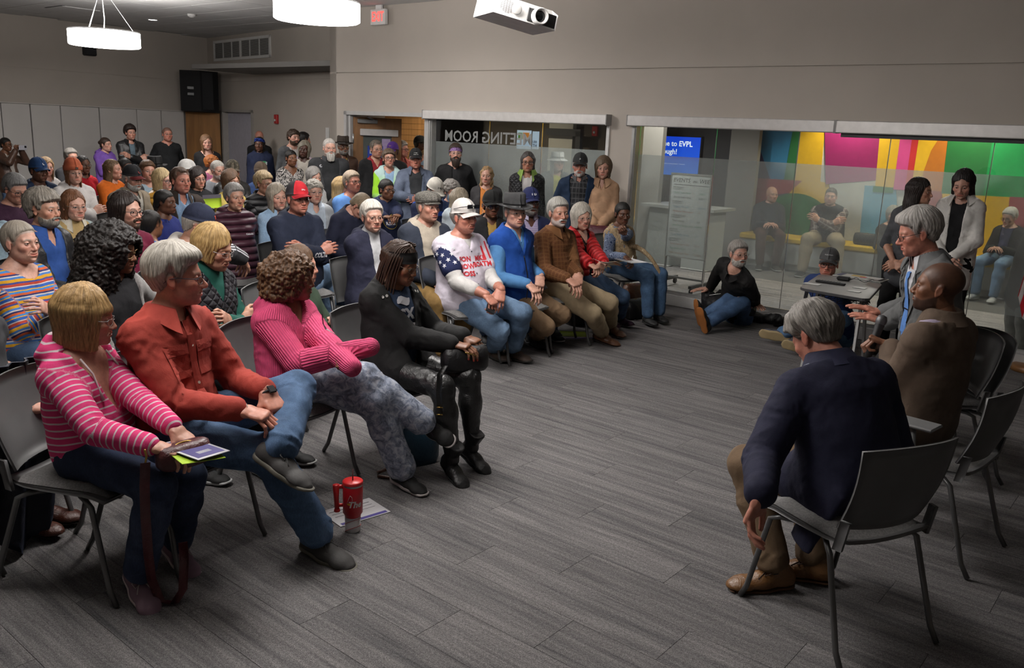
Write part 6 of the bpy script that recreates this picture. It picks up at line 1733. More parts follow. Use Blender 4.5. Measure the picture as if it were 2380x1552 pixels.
P_('F3','woman in bright pink ribbed cardigan with dark curly hair, legs crossed',(681,645),z=1.09,bv=48,hv=76,hp=3,sex='f',lod=0,skin='b1',age=.6,fat=.40,hair=('curly',(.085,.042,.020),(.22,.115,.05)),face=dict(seed=9),top=[G('cardigan',(.66,.075,.185),'rib',infl=.033,sleeve='over',hood=True,vdepth=.14,vw=.36)],hsz=.8,hand=('fist','fist'),bot=('acid',(.21,.24,.31),dict(flare=.020,infl=.020,c2=(.42,.44,.50))),sock=(.012,.025,.05),shoe=('sneaker',(.012,.012,.012),(.42,.38,.37),(.03,.02,.04)),arms='cross',w=((800,838,.76),(800,820,.78)),k=((885,905,.55),(905,872,'n')),a=((938,1095,.095),(988,985,'f')),toe=((40,-8),(52,-24)),short='the woman in the pink cardigan')
P_('F4','woman with long braids and black headband in open black coat, black boots',(931,612),z=1.12,bv=45,hv=62,hp=16,sex='f',lod=0,skin='b1',age=.55,fat=.36,hair=('braids',(.040,.020,.012),(.10,.05,.025)),glasses=((.22,.17,.12),.0011,.024,.016),hat=('headband',(.010,.010,.010),dict(h=.062,z=.062,tilt=.28)),top=[G('sweatshirt',(.028,.045,.085),infl=.012),G('coat',(.012,.012,.012),infl=.034,opn=(.035,.055),hood=False,neck='stand',hem=.10)],bot=('leather',(.012,.012,.012),dict(infl=.006,flare=-.004)),shoe=('boot',(.010,.010,.010),(.010,.010,.010)),sock=(.01,.01,.01),nails=(.5,.03,.02),w=((1078,782,.72),(1052,800,.70)),k=((1110,862,.56),(1025,878,.56)),a=((1098,1040,.115),(1052,1068,.115)),toe=((42,-22),(28,-24)),hdir=((60,-12),(62,-2)),short='the woman with long braids')
P_('F5','man in white baseball jersey with star sleeve and white cap',(1079,505),z=1.18,bv=40,hv=42,lod=0,skin='r',age=.6,fat=.62,S=1.05,hair=('short',GRAY),hat=('cap',(.56,.53,.50),dict(shades=True,brim=(.56,.53,.50))),top=[G('undershirt',(.56,.54,.52),infl=.012,sleeve='three',nd_=.04),G('jersey',(.66,.60,.68),infl=.026,sleeve='short',vdepth=.085,vw=.5,capl=((.016,.022,.075),'plain',None,None,(1,),.035),hem=.06)],bot=('jeans',LJEAN,dict(flare=.018,infl=.014)),sock=(.3,.3,.3),shoe=('sneaker',(.060,.038,.028),(.03,.025,.02),(.10,.08,.06)),w=((1164,672,.66),(1128,684,.64)),k=((1222,702,.56),(1136,714,.56)),a=((1192,808,.10),(1150,806,.10)),toe=(45,30),hand=('relax','hold'),hdir=((-10,-45),(50,-35)),short='the man in the star sleeved jersey')
P_('F6','man in royal blue fleece vest with dark brimmed hat',(1197,494),z=1.21,bv=46,hv=27,lod=0,skin='p',age=.6,fat=.40,S=1.03,hair=('crew',GRAY),hat=('fedora',(.045,.045,.046),dict(bw=.060)),glasses=GL_S,top=[G('sweater',(.075,.205,.42),infl=.016,neck='stand',vdepth=.09,vw=.30),G('vest',(.008,.055,.27),infl=.034,sleeve='none',neck='stand',vdepth=.17,vw=.36)],bot=('slacks',(.235,.150,.085),dict(infl=.014)),shoe=('sneaker',(.012,.012,.013),(.02,.02,.02)),sock=(.05,.05,.05),w=((1256,640,.69),(1228,660,.67)),k=((1328,692,.57),(1258,702,.57)),a=((1268,752,.16),(1245,778,.10)),toe=(40,22),hdir=((-5,-45),(45,-30)),short='the man in the blue vest')
P_('F7','man in brown checked shirt with white moustache and khaki trousers',(1298,495),z=1.18,bv=46,hv=27,lod=0,skin='w',age=.7,fat=.38,S=1.04,hair=('short',(.42,.41,.38)),beard=('stache',(.62,.61,.59)),face=dict(nose=.004),top=[G('shirt',(.115,.043,.014),'plaid',(.165,.075,.028),.036,infl=.020,collar=(1.1,None,18),neck='shirt',fold=1.2)],bot=('slacks',(.34,.26,.16),dict(infl=.016)),sock=(.12,.09,.06),shoe=('dress',(.105,.042,.018),(.03,.02,.015)),w=((1345,636,.70),(1320,648,.68)),k=((1402,666,.57),(1342,680,.57)),a=((1418,752,.12),(1400,772,.10)),toe=((48,-6),(52,-6)),hdir=((-5,-40),(50,-25)),short='the man in the brown checked shirt')
P_('F8','woman in red puffer coat with silver hair holding a paper',(1352,506),z=1.09,bv=46,hv=25,sex='f',lod=1,skin='p',age=.65,fat=.40,hair=('chin',(.50,.47,.41),(.62,.58,.52)),glasses=GL_S,face=dict(smile=1.0),top=[G('blouse',(.012,.012,.013),infl=.012,vdepth=.10,vw=.5),G('coat',(.50,.012,.016),'puffer',p=.060,infl=.030,opn=(.022,.045),neck='stand')],bot=('jeans',(.055,.10,.185)),shoe=('sneaker',(.045,.012,.035),(.05,.02,.03)),w=((1412,622,.70),(1384,630,.69)),k=((1437,648,.56),(1400,654,.56)),a=((1440,735,.10),(1415,740,.10)),hand=('hold','hold'),hdir=((-20,-30),(55,-20)),short='the woman in the red coat')
P_('F9','woman in cream fur vest over blue paisley sleeves, hand at her chin',(1447,497),z=1.08,bv=46,hv=22,hp=4,sex='f',lod=1,skin='b2',age=.5,fat=.38,hair=('tied',BLACK_H),top=[G('shirt',(.020,.038,.095),'paisley',(.32,.38,.50),infl=.016),G('vest',(.52,.40,.25),'fur',(.34,.24,.13),infl=.024,sleeve='none',vdepth=.11,vw=.5)],bot=('jeans',(.065,.125,.225)),sock=(.6,.6,.6),shoe=('slip',(.010,.010,.010),(.012,.012,.012)),w=((1444,545,1.0),(1452,596,.70)),k=((1534,624,.56),(1490,625,.56)),a=((1532,728,.10),(1506,734,.10)),toe=(30,28),hand=('fist','hold'),hdir=((-60,50),(50,-25)),hup=(200,None),short='the woman in the fur vest')
P_('R1','woman in multicolour striped top with cropped grey hair, arms folded',(48,563),z=1.14,bv=42,hv=42,sex='f',lod=0,skin='p',age=.7,fat=.62,hair=('crew',(.30,.265,.22)),face=dict(smile=.5),top=[G('top',(.3,.2,.2),'stripe',.115,[(0,(.03,.10,.36)),(.13,(.58,.50,.48)),(.18,(.40,.05,.03)),(.30,(.05,.06,.22)),(.38,(.58,.30,.02)),(.52,(.06,.18,.46)),(.62,(.55,.52,.50)),(.68,(.03,.03,.12)),(.76,(.52,.10,.03)),(.86,(.05,.20,.48)),(.95,(.58,.32,.02))],infl=.018,sleeve='three',neck='wide',nd_=.02)],bot=('jeans',(.045,.075,.135)),arms='cross',shoe=DRS,short='the woman in the striped top')
P_('R2','woman with big black curly hair and tortoiseshell glasses in dark coat with grey lapels',(268,580),z=1.19,bv=40,hv=60,hp=8,sex='f',lod=0,skin='b1',age=.2,fat=.35,hair=('bigcurly',(.012,.010,.009),(.03,.022,.018)),glasses=((.20,.12,.05),.0024,.026,.020),top=[G('sweater',(.012,.012,.014),infl=.016,neck='crew'),G('coat',(.30,.29,.28),'speckle',(.36,.35,.34),infl=.030,opn=(.085,.05),hem=.05)],bot=('slacks',(.012,.012,.014)),w=((305,775,.70),(318,790,.69)),nails=(.6,.03,.02),short='the woman with big curly hair')
P_('R3','blond woman in green turtleneck and black quilted vest, arms folded',(497,578),z=1.17,bv=44,hv=58,hp=14,sex='f',lod=0,skin='o',age=.7,fat=.38,hair=('bobshort',(.48,.31,.12),(.58,.42,.2)),glasses=GL_S,face=dict(smile=.4),top=[G('turtleneck',(.008,.075,.055),infl=.016,neck='turtle'),G('vest',(.022,.021,.026),'quilt',infl=.032,sleeve='none',neck='stand',vdepth=.16,vw=.4)],bot=('slacks',(.015,.015,.02)),arms='cross',short='the woman in the quilted vest')
P_('R4','man in navy cap and charcoal track jacket with white sleeve stripes',(462,522),z=1.15,bv=50,hv=80,hp=18,lod=1,skin='o',age=.7,fat=.45,hair=('crew',SILV),hat=('cap',(.016,.020,.042),dict(logo=[('*',(.50,.06,.02),.022,0,.086)])),beard=('goatee',(.5,.48,.45)),top=[G('hoodie',(.50,.47,.44),infl=.016,hood=True),G('jacket',(.040,.040,.044),infl=.030,opn=(.04,.05),capl=((.3,.3,.3),'stripe',None,None,())if False else None)],bot=('slacks',(.05,.05,.055)),arms='lap',w=((628,612,.72),None),e=((602,560,.95),None),short='the man in the navy cap and track jacket')
P_('R5','man with long dark hair and black glasses in maroon tee',(295,491),z=1.20,bv=40,hv=45,lod=0,skin='p',age=.2,fat=.35,S=1.02,hair=('long',(.022,.013,.010),None,1.04),glasses=GL_B,beard=('goatee',(.05,.03,.02)),top=[G('tee',(.125,.008,.030),infl=.014,sleeve='short')],bot=('jeans',DJEAN),short='the man in the maroon tee')
P_('R6','grey bearded man in black jacket over blue shirt',(103,487),z=1.20,bv=46,hv=48,lod=1,skin='o',age=.55,fat=.40,hair=('shag',(.22,.20,.17),(.34,.31,.27)),beard=('full',(.27,.25,.22)),top=[G('shirt',(.022,.070,.26),infl=.016,collar=(1.1,None,22),neck='shirt',vdepth=.1),G('jacket',(.014,.014,.016),'nylon',infl=.030,opn=(.04,.07))],bot=('jeans',DJEAN),short='the grey bearded man')
P_('R7','woman with auburn fringe in tan sweatshirt and pale denim jacket',(172,478),z=1.15,bv=28,hv=27,hp=4,sex='f',lod=1,skin='p',age=.6,fat=.45,hair=('long',(.16,.062,.024),(.24,.11,.05),.98),glasses=GL_S,top=[G('sweatshirt',(.40,.28,.12),infl=.016,neck='turtle'),G('jacket',(.34,.42,.43),'denim',(.42,.5,.5),infl=.032,opn=(.06,.06),collar=(1.2,(.50,.46,.38),30))],bot=('jeans',JEAN),short='the woman in the tan sweatshirt')
P_('R8','man in navy hoodie and red cap, arms folded',(692,462),z=1.23,bv=30,hv=30,lod=0,skin='r',age=.6,fat=.62,S=1.04,hair=('crew',(.16,.13,.11)),hat=('cap',(.045,.04,.045),dict(front=(.50,.02,.03),brim=(.42,.02,.03),logo=[('SL',(.6,.6,.6),.036,0,.088)])),glasses=GL_S,top=[G('hoodie',(.014,.019,.038),infl=.028,hood=True)],bot=('jeans',LJEAN,dict(infl=.016)),arms='cross',shoe=SNW,k=((785,615,.58),(760,600,.58)),a=((762,735,.10),(730,720,.10)),short='the man in the navy hoodie')
P_('R9','white haired woman in navy coat with glasses',(865,504),z=1.18,bv=25,hv=22,sex='f',lod=0,skin='p',age=.9,fat=.42,hair=('short',(.62,.59,.54)),glasses=((.20,.13,.09),.0018,.025,.018),top=[G('turtleneck',(.45,.45,.46),infl=.012,neck='turtle'),G('coat',(.016,.017,.036),infl=.036,opn=(.015,.03),hood=True,hem=.25)],bot=('slacks',(.02,.02,.035)),w=((920,598,.72),(885,612,.70)),short='the white haired woman in the navy coat')
P_('R10','old man in grey flat cap and cream hoodie under navy jacket',(995,481),z=1.22,bv=28,hv=38,lod=0,skin='w',age=1.0,fat=.32,hair=('crew',GRAY),hat=('flatcap',(.075,.07,.062),dict(c2=(.17,.16,.14))),face=dict(nose=.004),top=[G('hoodie',(.46,.40,.32),infl=.020,hood=True),G('jacket',(.030,.037,.055),infl=.036,opn=(.035,.06))],bot=('slacks',(.20,.12,.04)),arms='lap',short='the man in the flat cap')
P_('R11','woman in navy jacket with fair tied hair, bending her head low',(838,478),z=1.12,bv=40,hv=60,hp=52,sex='f',lod=1,skin='w',age=.5,fat=.4,hair=('tied',(.22,.17,.11)),top=[G('jacket',(.014,.016,.034),infl=.03,neck='stand')],bot=('slacks',NAVY),lean=.15,arms='lap',shoe=('sneaker',(.16,.13,.09),(.3,.3,.3)),short='the woman bending her head')
P_('R12','person in dark green trousers seated behind the pink cardigan',(700,618),d=5.35,bv=50,hv=70,lod=2,sex='f',skin='w',hair=('bob',BROWN),top=[G('sweater',(.03,.05,.03))],bot=('slacks',(.020,.034,.012),dict(infl=.02)),k=((760,640,.60),(742,648,.60)),a=((792,760,.10),(770,770,.10)),short='the person in dark green trousers')
P_('G1','man with grey hair and black glasses in dark plum sweater, looking down',(36,440),z=1.19,bv=35,hv=32,hp=18,lod=1,skin='w',age=.5,hair=('short',(.16,.16,.16)),glasses=GL_B,top=[G('sweater',(.045,.016,.038),infl=.022)],short='the man in the plum sweater')
P_('G2','man in blue cap and navy jacket leaning back',(90,397),z=1.22,bv=28,hv=32,hp=4,lod=1,skin='b2',hair=('crew',BLACK_H),hat=('cap',(.012,.040,.115),dict(logo=[('L',(.6,.6,.6),.045,0,.088)])),top=[G('tee',(.4,.4,.42),infl=.012),G('jacket',(.016,.030,.070),infl=.03,opn=(.015,.05),neck='stand')],short='the man in the blue cap')
P_('G3','woman with wavy blond hair behind the man in the blue cap',(108,389),z=1.14,bv=25,hv=20,sex='f',lod=2,skin='p',hair=('shoulder',(.34,.22,.11)),glasses=GL_S,top=[G('sweater',(.4,.38,.36))],short='the wavy blond woman')
P_('G4','person in orange knit beanie and white hoodie, arms folded',(171,402),z=1.21,bv=28,hv=20,lod=1,skin='p',age=.4,fat=.5,hair=('shoulder',(.22,.10,.045),None,.9),hat=('beanie',(.50,.12,.055),dict(patch=(.05,.03,.02))),glasses=GL_S,top=[G('hoodie',(.60,.57,.55),infl=.024,hood=True)],bot=('slacks',(.4,.4,.42)),arms='cross',short='the person in the orange beanie')
P_('G5','grey haired man in glasses behind the orange beanie',(166,366),z=1.22,bv=25,hv=25,lod=2,skin='w',hair=('short',GRAY),glasses=GL_B,top=[G('jacket',CHAR)],short='the man behind the orange beanie')
P_('G6','woman in red sweater with long black hair and glasses',(194,384),z=1.20,bv=28,hv=28,sex='f',lod=1,skin='b2',hair=('long',BLACK_H,None,.95),glasses=GL_T,top=[G('sweater',(.42,.010,.018),infl=.018)],short='the woman in the red sweater')
P_('G7','woman in purple hoodie standing against the left wall',(246,336),hpx=30.5,bv=35,hv=48,sex='f',lod=1,skin='p',age=.2,pose='stand',arms='cross',hair=('bun',(.045,.025,.018)),top=[G('hoodie',(.18,.085,.38),infl=.024,hood=True)],short='a')
P_('G8','man in black leather jacket standing with arms folded',(303,309),hpx=31.5,bv=18,hv=25,lod=1,skin='w',age=.2,pose='stand',arms='cross',hair=('shorthigh',(.022,.013,.01)),beard=None,top=[G('shirt',(.10,.14,.17),infl=.012),G('jacket',(.014,.014,.015),'leather',infl=.028,opn=(.018,.03),collar=(1.2,None,30))],bot=('jeans',CHAR),short='a')
P_('G9','balding man in plain black henley standing at the wall',(389,312),hpx=31,bv=12,hv=15,lod=1,skin='r',age=.6,fat=.5,pose='stand',arms='back',hair=('balding',(.12,.09,.07)),glasses=GL_S,top=[G('henley',(.010,.011,.012),infl=.016,vdepth=.06,vw=.3)],bot=('jeans',CHAR),short='a')
P_('G10','woman in orange sweatshirt with long brown hair, looking aside',(263,394),z=1.21,bv=45,hv=62,sex='f',lod=1,skin='w',hair=('longback',(.12,.07,.035),(.22,.14,.07),.95),top=[G('sweatshirt',(.60,.13,.012),infl=.02)],short='the woman in the orange sweatshirt')
P_('G11','man in black cap with red brim edge and khaki jacket',(308,415),z=1.21,bv=35,hv=42,hp=10,lod=1,skin='p',age=.7,hair=('crew',SILV),beard=('full',(.5,.49,.47)),glasses=GL_S,hat=('cap',(.014,.014,.016),dict(brim=(.10,.012,.012),logo=[('C',(.35,.03,.03),.04,0,.088)])),top=[G('tee',(.36,.34,.30),infl=.012),G('jacket',(.225,.185,.135),infl=.032,opn=(.03,.07),collar=(1.2,None,30))],bot=('jeans',LJEAN),short='the man in the khaki jacket')
P_('G12','smiling man with short brown hair beside the black cap',(344,398),z=1.20,bv=20,hv=18,lod=2,skin='w',hair=('short',BROWN),face=dict(smile=1.2),glasses=GL_S,top=[G('shirt',(.28,.36,.42)),G('jacket',CHAR,infl=.028,opn=(.03,.05))],short='the smiling man')
P_('G13','person in dark brimmed hat behind the smiling man',(361,393),z=1.22,bv=15,hv=10,lod=2,skin='b1',hair=('crew',BLACK_H),glasses=GL_S,hat=('fedora',(.014,.014,.014)),top=[G('jacket',BLK)],short='the person in the dark hat')
P_('G14','dark haired person with a topknot below the purple hoodie',(291,389),z=1.20,bv=40,hv=50,sex='f',lod=2,skin='b2',hair=('updo',BLACK_H),top=[G('top',(.06,.05,.05))],short='the person with a topknot')
P_('G15','woman with pale blond bob in mustard vest and brown sleeves',(379,420),z=1.18,bv=35,hv=46,sex='f',lod=1,skin='p',age=.5,hair=('bob',(.56,.42,.22)),glasses=GL_B,top=[G('sweater',(.055,.032,.020),infl=.016),G('vest',(.40,.20,.015),'puffer',p=.09,infl=.030,sleeve='none',neck='stand')],bot=('jeans',JEAN),short='the woman in the mustard vest')
P_('G16','man in dark brown coat over denim shirt',(420,420),z=1.25,bv=28,hv=30,lod=1,skin='r',age=.5,fat=.45,S=1.05,hair=('recede',(.075,.04,.022)),top=[G('shirt',(.20,.30,.44),'denim',infl=.014,collar=(1.1,None,24),neck='shirt',vdepth=.08),G('coat',(.036,.026,.021),infl=.038,opn=(.025,.09),collar=(1.5,None,34))],bot=('slacks',CHAR),short='the man in the brown coat')
P_('G17','person in white cap turned away behind the brown coat',(437,398),z=1.22,bv=60,hv=110,lod=2,skin='w',hair=('crew',BROWN),hat=('cap',(.58,.57,.55)),top=[G('jacket',CHAR)],short='the person in the white cap')
P_('G18','woman with chin length dark hair and glasses in black jacket',(460,416),z=1.17,bv=25,hv=24,sex='f',lod=1,skin='w',age=.5,hair=('chin',(.022,.013,.011)),glasses=GL_S,top=[G('jacket',(.016,.016,.019),infl=.026,neck='stand')],w=((478,470,.78),None),short='the woman with chin length dark hair')
P_('G19','white haired man in grey sweatshirt with glasses',(507,396),z=1.21,bv=26,hv=28,hp=4,lod=1,skin='p',age=.8,hair=('crew',WHITE_H),beard=('goatee',(.5,.5,.48)),glasses=GL_S,top=[G('sweatshirt',(.22,.23,.25),infl=.018)],short='the man in the grey sweatshirt')
P_('G20','person with ginger curls behind the white haired man',(495,380),z=1.20,bv=30,hv=60,sex='f',lod=2,skin='p',hair=('curlyshort',(.40,.13,.03)),top=[G('top',(.40,.12,.22))],short='the person with ginger curls')
P_('G21','man in camouflage cap and dark leather jacket',(541,398),z=1.21,bv=20,hv=16,hp=6,lod=1,skin='r',hair=('crew',BROWN),beard=('goatee',(.2,.12,.07)),hat=('cap',(.12,.10,.075),dict(fab='camo',c2=(.05,.045,.03))),top=[G('jacket',(.014,.014,.014),'leather',infl=.026,neck='stand')],short='the man in the camouflage cap')
P_('G22','woman in yellow sweater with brown hair and glasses',(538,423),z=1.17,bv=30,hv=34,sex='f',lod=1,skin='o',hair=('chin',(.12,.065,.035)),glasses=GL_S,face=dict(smile=.5),top=[G('sweater',(.60,.46,.12),infl=.022)],short='the woman in the yellow sweater')
P_('G23','grey haired woman in maroon puffer coat writing on her lap',(546,459),z=1.18,bv=25,hv=26,sex='f',lod=1,skin='o',age=.9,fat=.4,hair=('short',(.25,.24,.23)),top=[G('coat',(.050,.012,.024),'puffer',p=.065,infl=.036,hood=True)],bot=('slacks',(.03,.025,.05)),w=((592,552,.70),(575,560,.69)),k=((628,580,.57),(600,575,.57)),short='the woman in the maroon puffer')
P_('G24','woman in black v-neck top standing before the wooden door',(480,332),hpx=33,bv=5,hv=8,hr=-6,sex='f',lod=1,skin='p',age=.4,fat=.65,pose='stand',arms='side',hair=('shoulder',(.15,.075,.035),(.28,.16,.08),.96),top=[G('top',(.010,.010,.011),infl=.018,vdepth=.13,vw=.5,neck='wide')],bot=('slacks',BLK),short='a')
P_('G25','woman in navy hoodie with badge and blue red headscarf',(603,336),hpx=32,bv=-8,hv=-12,sex='f',lod=1,skin='b2',fat=.6,pose='stand',arms='side',hair=('long',BLACK_H,None,.95),hat=('headband',(.012,.03,.19),dict(h=.05,z=.075,knot=(.015,.04,.22))),top=[G('hoodie',(.012,.018,.048),infl=.030,hood=True)],bot=('slacks',BLK),short='a')
P_('G26','bald man behind the woman in the blue headscarf',(603,319),hpx=29,bv=5,hv=5,lod=2,skin='r',pose='stand',arms='side',hair=('bald',GRAY),glasses=GL_S,top=[G('jacket',BLK)],short='a')
P_('G27','man in tan cap and blue shirt with glasses',(607,401),z=1.18,bv=20,hv=22,lod=2,skin='w',hair=('crew',GRAY),glasses=GL_B,hat=('cap',(.10,.07,.05),dict(brim=(.30,.24,.17))),top=[G('shirt',(.03,.06,.16))],short='the man in the tan cap')
P_('G28','woman with short fair hair in black puffer coat',(614,427),z=1.20,bv=35,hv=42,sex='f',lod=1,skin='o',age=.6,hair=('shag',(.36,.27,.15),None,.93),glasses=GL_T,top=[G('coat',(.012,.012,.014),'puffer',p=.07,infl=.034,neck='stand')],short='the woman in the black puffer')
P_('G29','woman with wavy grey hair in pale blue denim shirt',(645,459),z=1.16,bv=25,hv=22,hr=-4,sex='f',lod=1,skin='p',age=.8,hair=('shoulder',(.33,.29,.23),(.45,.40,.33)),top=[G('shirt',(.27,.40,.56),'denim',(.36,.48,.62),infl=.022,collar=(1.0,None,24),neck='shirt')],bot=('jeans',LJEAN),short='the woman in the pale denim shirt')
P_('G30','woman in black and white print blouse standing',(677,368),hpx=36,bv=20,hv=26,sex='f',lod=1,skin='b1',age=.4,fat=.6,pose='stand',arms='side',hair=('pony',BLACK_H),top=[G('blouse',(.012,.012,.012),'print',(.62,.58,.55),infl=.022,vdepth=.11,vw=.6,neck='wide')],bot=('slacks',BLK),short='a')
P_('G31','man with curly brown hair in grey cardigan and white tee',(683,320),hpx=34,bv=30,hv=30,hr=8,lod=1,skin='p',pose='stand',arms='side',hair=('curlyshort',(.045,.025,.014)),beard=('full',(.06,.035,.02)),top=[G('tee',(.55,.52,.50),infl=.012),G('cardigan',(.075,.078,.082),infl=.026,opn=(.05,.03))],short='a')
P_('G32','person with bushy dark hair behind the grey cardigan',(647,341),hpx=27,bv=20,hv=20,lod=2,skin='w',pose='stand',arms='side',hair=('afro',(.03,.018,.012),None,.85),top=[G('jacket',CHAR)],short='a')
P_('G33','man with dark hair in navy shirt turned away',(707,326),hpx=32.5,bv=100,hv=115,lod=2,skin='p',pose='stand',arms='side',hair=('short',BLACK_H),top=[G('shirt',(.014,.024,.06),infl=.02)],short='a')
P_('G34','woman with grey locks in pale pink jacket',(707,348),hpx=35.5,bv=-5,hv=-10,hr=6,sex='f',lod=1,skin='b3',age=.6,pose='stand',arms='side',hair=('bob',(.20,.18,.14)),top=[G('tee',(.52,.48,.42),infl=.012),G('jacket',(.42,.33,.42),infl=.028,opn=(.05,.05),neck='stand')],short='a')
P_('G35','fair haired woman peeking behind the navy shirt',(732,337),hpx=27,bv=20,hv=25,sex='f',lod=2,skin='w',pose='stand',arms='side',hair=('long',(.22,.15,.08),None,.95),top=[G('jacket',NAVY)],short='a')
P_('G36','big man with long white beard in black shirt and grey jacket',(766,344),hpx=41,bv=12,hv=14,lod=1,skin='p',age=.7,fat=1.0,S=1.04,pose='stand',arms='side',hair=('crew',(.55,.53,.50)),beard=('beardlong',(.50,.48,.45)),glasses=GL_S,top=[G('shirt',(.018,.019,.021),infl=.016,collar=(1.0,None,20),neck='shirt'),G('jacket',(.032,.033,.036),infl=.030,opn=(.10,.02),collar=(1.2,None,34))],bot=('slacks',BLK),short='a')
P_('G37','man in brown hat and brown leather jacket',(798,341),hpx=36.5,bv=15,hv=18,lod=1,skin='b1',age=.6,pose='stand',arms='side',hair=('crew',GRAY),beard=('full',(.2,.19,.18)),glasses=GL_B,hat=('fedora',(.040,.030,.024)),top=[G('shirt',(.30,.20,.05)),G('jacket',(.050,.024,.014),'leather',infl=.030,opn=(.02,.03),collar=(1.2,None,30))],short='a')
P_('G38','woman with short grey curls in pale jacket',(731,446),z=1.17,bv=20,hv=17,sex='f',lod=1,skin='p',age=.8,fat=.6,hair=('curlyshort',(.36,.34,.30)),glasses=GL_S,top=[G('shirt',(.42,.48,.55),infl=.016,collar=(1.1,None,22),neck='shirt',vdepth=.08),G('jacket',(.32,.34,.36),infl=.032,opn=(.05,.05))],short='the woman with short grey curls')
P_('G39','woman with grey bob in speckled top',(730,412),z=1.18,bv=25,hv=32,hp=6,sex='f',lod=2,skin='p',hair=('bobshort',(.26,.25,.24)),top=[G('top',(.30,.30,.30),'speckle',(.5,.5,.5))],short='the woman in the speckled top')
P_('G40','man in light blue scrubs top with glasses',(819,424),z=1.22,bv=35,hv=36,hp=-6,lod=1,skin='r',age=.5,fat=.4,hair=('short',(.40,.32,.24)),glasses=GL_B,top=[G('scrubs',(.115,.26,.60),infl=.022,sleeve='short',vdepth=.12,vw=.5)],short='the man in the scrubs top')
P_('G41','woman with long fair hair behind the scrubs top',(796,436),z=1.15,bv=40,hv=75,sex='f',lod=2,skin='w',hair=('longback',(.46,.32,.15)),top=[G('top',(.05,.05,.05))],short='the woman with long fair hair')
P_('G42','man in black overcoat with red collar at the door',(875,347),hpx=38.5,bv=18,hv=24,lod=1,skin='o',age=.7,pose='stand',arms='side',hair=('recede',(.12,.10,.08)),glasses=GL_S,top=[G('sweater',(.22,.015,.022),infl=.016,neck='stand',vdepth=.10,vw=.4),G('overcoat',(.010,.010,.011),infl=.030,opn=(.045,.03),hem=.2)],short='a')
P_('G43','woman in lime and pale blue rain jacket standing',(904,369),hpx=39,bv=8,hv=10,hp=-8,sex='f',lod=1,skin='w',age=.5,pose='stand',arms='front',hair=('shag',(.11,.075,.05),None,.92),glasses=GL_B,top=[G('tee',(.28,.42,.60),infl=.012),G('jacket',(.28,.58,.03),'grad',(.44,.60,.58),(.26,.44),infl=.030,opn=(.012,.05),hood=True)],short='a')
P_('G44','person in purple cap and black coat behind the rain jacket',(912,352),hpx=36,bv=150,hv=-25,lod=2,skin='b1',pose='stand',arms='side',hair=('crew',BLACK_H),hat=('cap',(.085,.03,.22),dict(logo=[('O',(.4,.25,.1),.04,0,.088)])),top=[G('coat',BLK,infl=.03)],short='a')
P_('G45','grey haired man in salmon shirt with glasses by the door',(935,347),hpx=34.5,bv=45,hv=58,lod=1,skin='r',age=.7,pose='stand',arms='side',hair=('short',(.32,.29,.26)),glasses=GL_B,top=[G('shirt',(.38,.085,.075),infl=.018,collar=(1.1,None,20),neck='shirt')],short='a')
P_('G46','person in plain black cap behind the white front cap',(977,335),hpx=32,bv=60,hv=85,lod=2,skin='b2',pose='stand',arms='side',hair=('crew',BLACK_H),hat=('cap',(.010,.010,.011)),top=[G('jacket',BLK)],short='a')
P_('G47','woman in blue face mask with fair hair behind the denim shirt',(987,368),hpx=31,bv=-15,hv=-20,sex='f',lod=2,skin='w',pose='stand',arms='side',hair=('shoulder',(.30,.20,.10)),mask=(.30,.45,.58),top=[G('jacket',(.5,.48,.44))],short='a')
P_('G48','old man in black and white cap and blue grey denim shirt',(966,370),hpx=41,bv=5,hv=2,hp=4,lod=1,skin='r',age=.9,fat=.55,pose='stand',arms='belly',hair=('crew',WHITE_H),hat=('cap',(.012,.012,.013),dict(logo=[('VGF',(.6,.6,.58),.034,0,.098),('CORPS USA',(.6,.6,.58),.012,0,.070)])),top=[G('tee',(.030,.032,.035),infl=.014),G('shirt',(.115,.14,.20),'denim',(.16,.19,.26),infl=.026,opn=(.05,.04),collar=(1.2,None,34))],short='a')
P_('G49','bearded man in black coat and purple bandana at the glass',(1059,357),wall=.35,bv=2,hv=4,hp=-4,lod=1,skin='p',age=.2,pose='stand',arms='back',hair=('short',DKBR),beard=('beardlong',(.03,.018,.012)),glasses=GL_S,hat=('bandana',(.10,.03,.16),dict(h=.045,z=.062,tilt=.15,fab='speckle',c2=(.3,.2,.36))),top=[G('shirt',(.020,.020,.022)),G('coat',(.010,.010,.011),infl=.030,opn=(.02,.02))],short='a')
P_('G50','woman in navy hoodie with round white lettered print',(899,441),hpx=45,bv=24,hv=34,sex='f',lod=1,skin='b1',age=.3,fat=.5,hair=('bun',BLACK_H,None,1.04),glasses=GL_B,face=dict(smile=.9),top=[G('hoodie',(.014,.020,.055),infl=.026,hood=True)],w=((938,522,.86),(925,530,.84)),hand=('hold','hold'),short='the woman in the lettered navy hoodie')
P_('G51','man in black cap with gold letters and maroon polo',(920,439),hpx=38,bv=5,hv=6,lod=1,skin='r',age=.8,hair=('crew',SILV),glasses=GL_S,hat=('cap',(.010,.010,.012),dict(logo=[('VIETNAM',(.6,.36,.04),.020,0,.108),('*',(.6,.6,.6),.014,0,.086),('VETERAN',(.6,.36,.04),.020,0,.068)])),top=[G('polo',(.075,.014,.024),infl=.02,collar=(1.0,None,20),neck='shirt')],short='the man in the gold lettered cap')
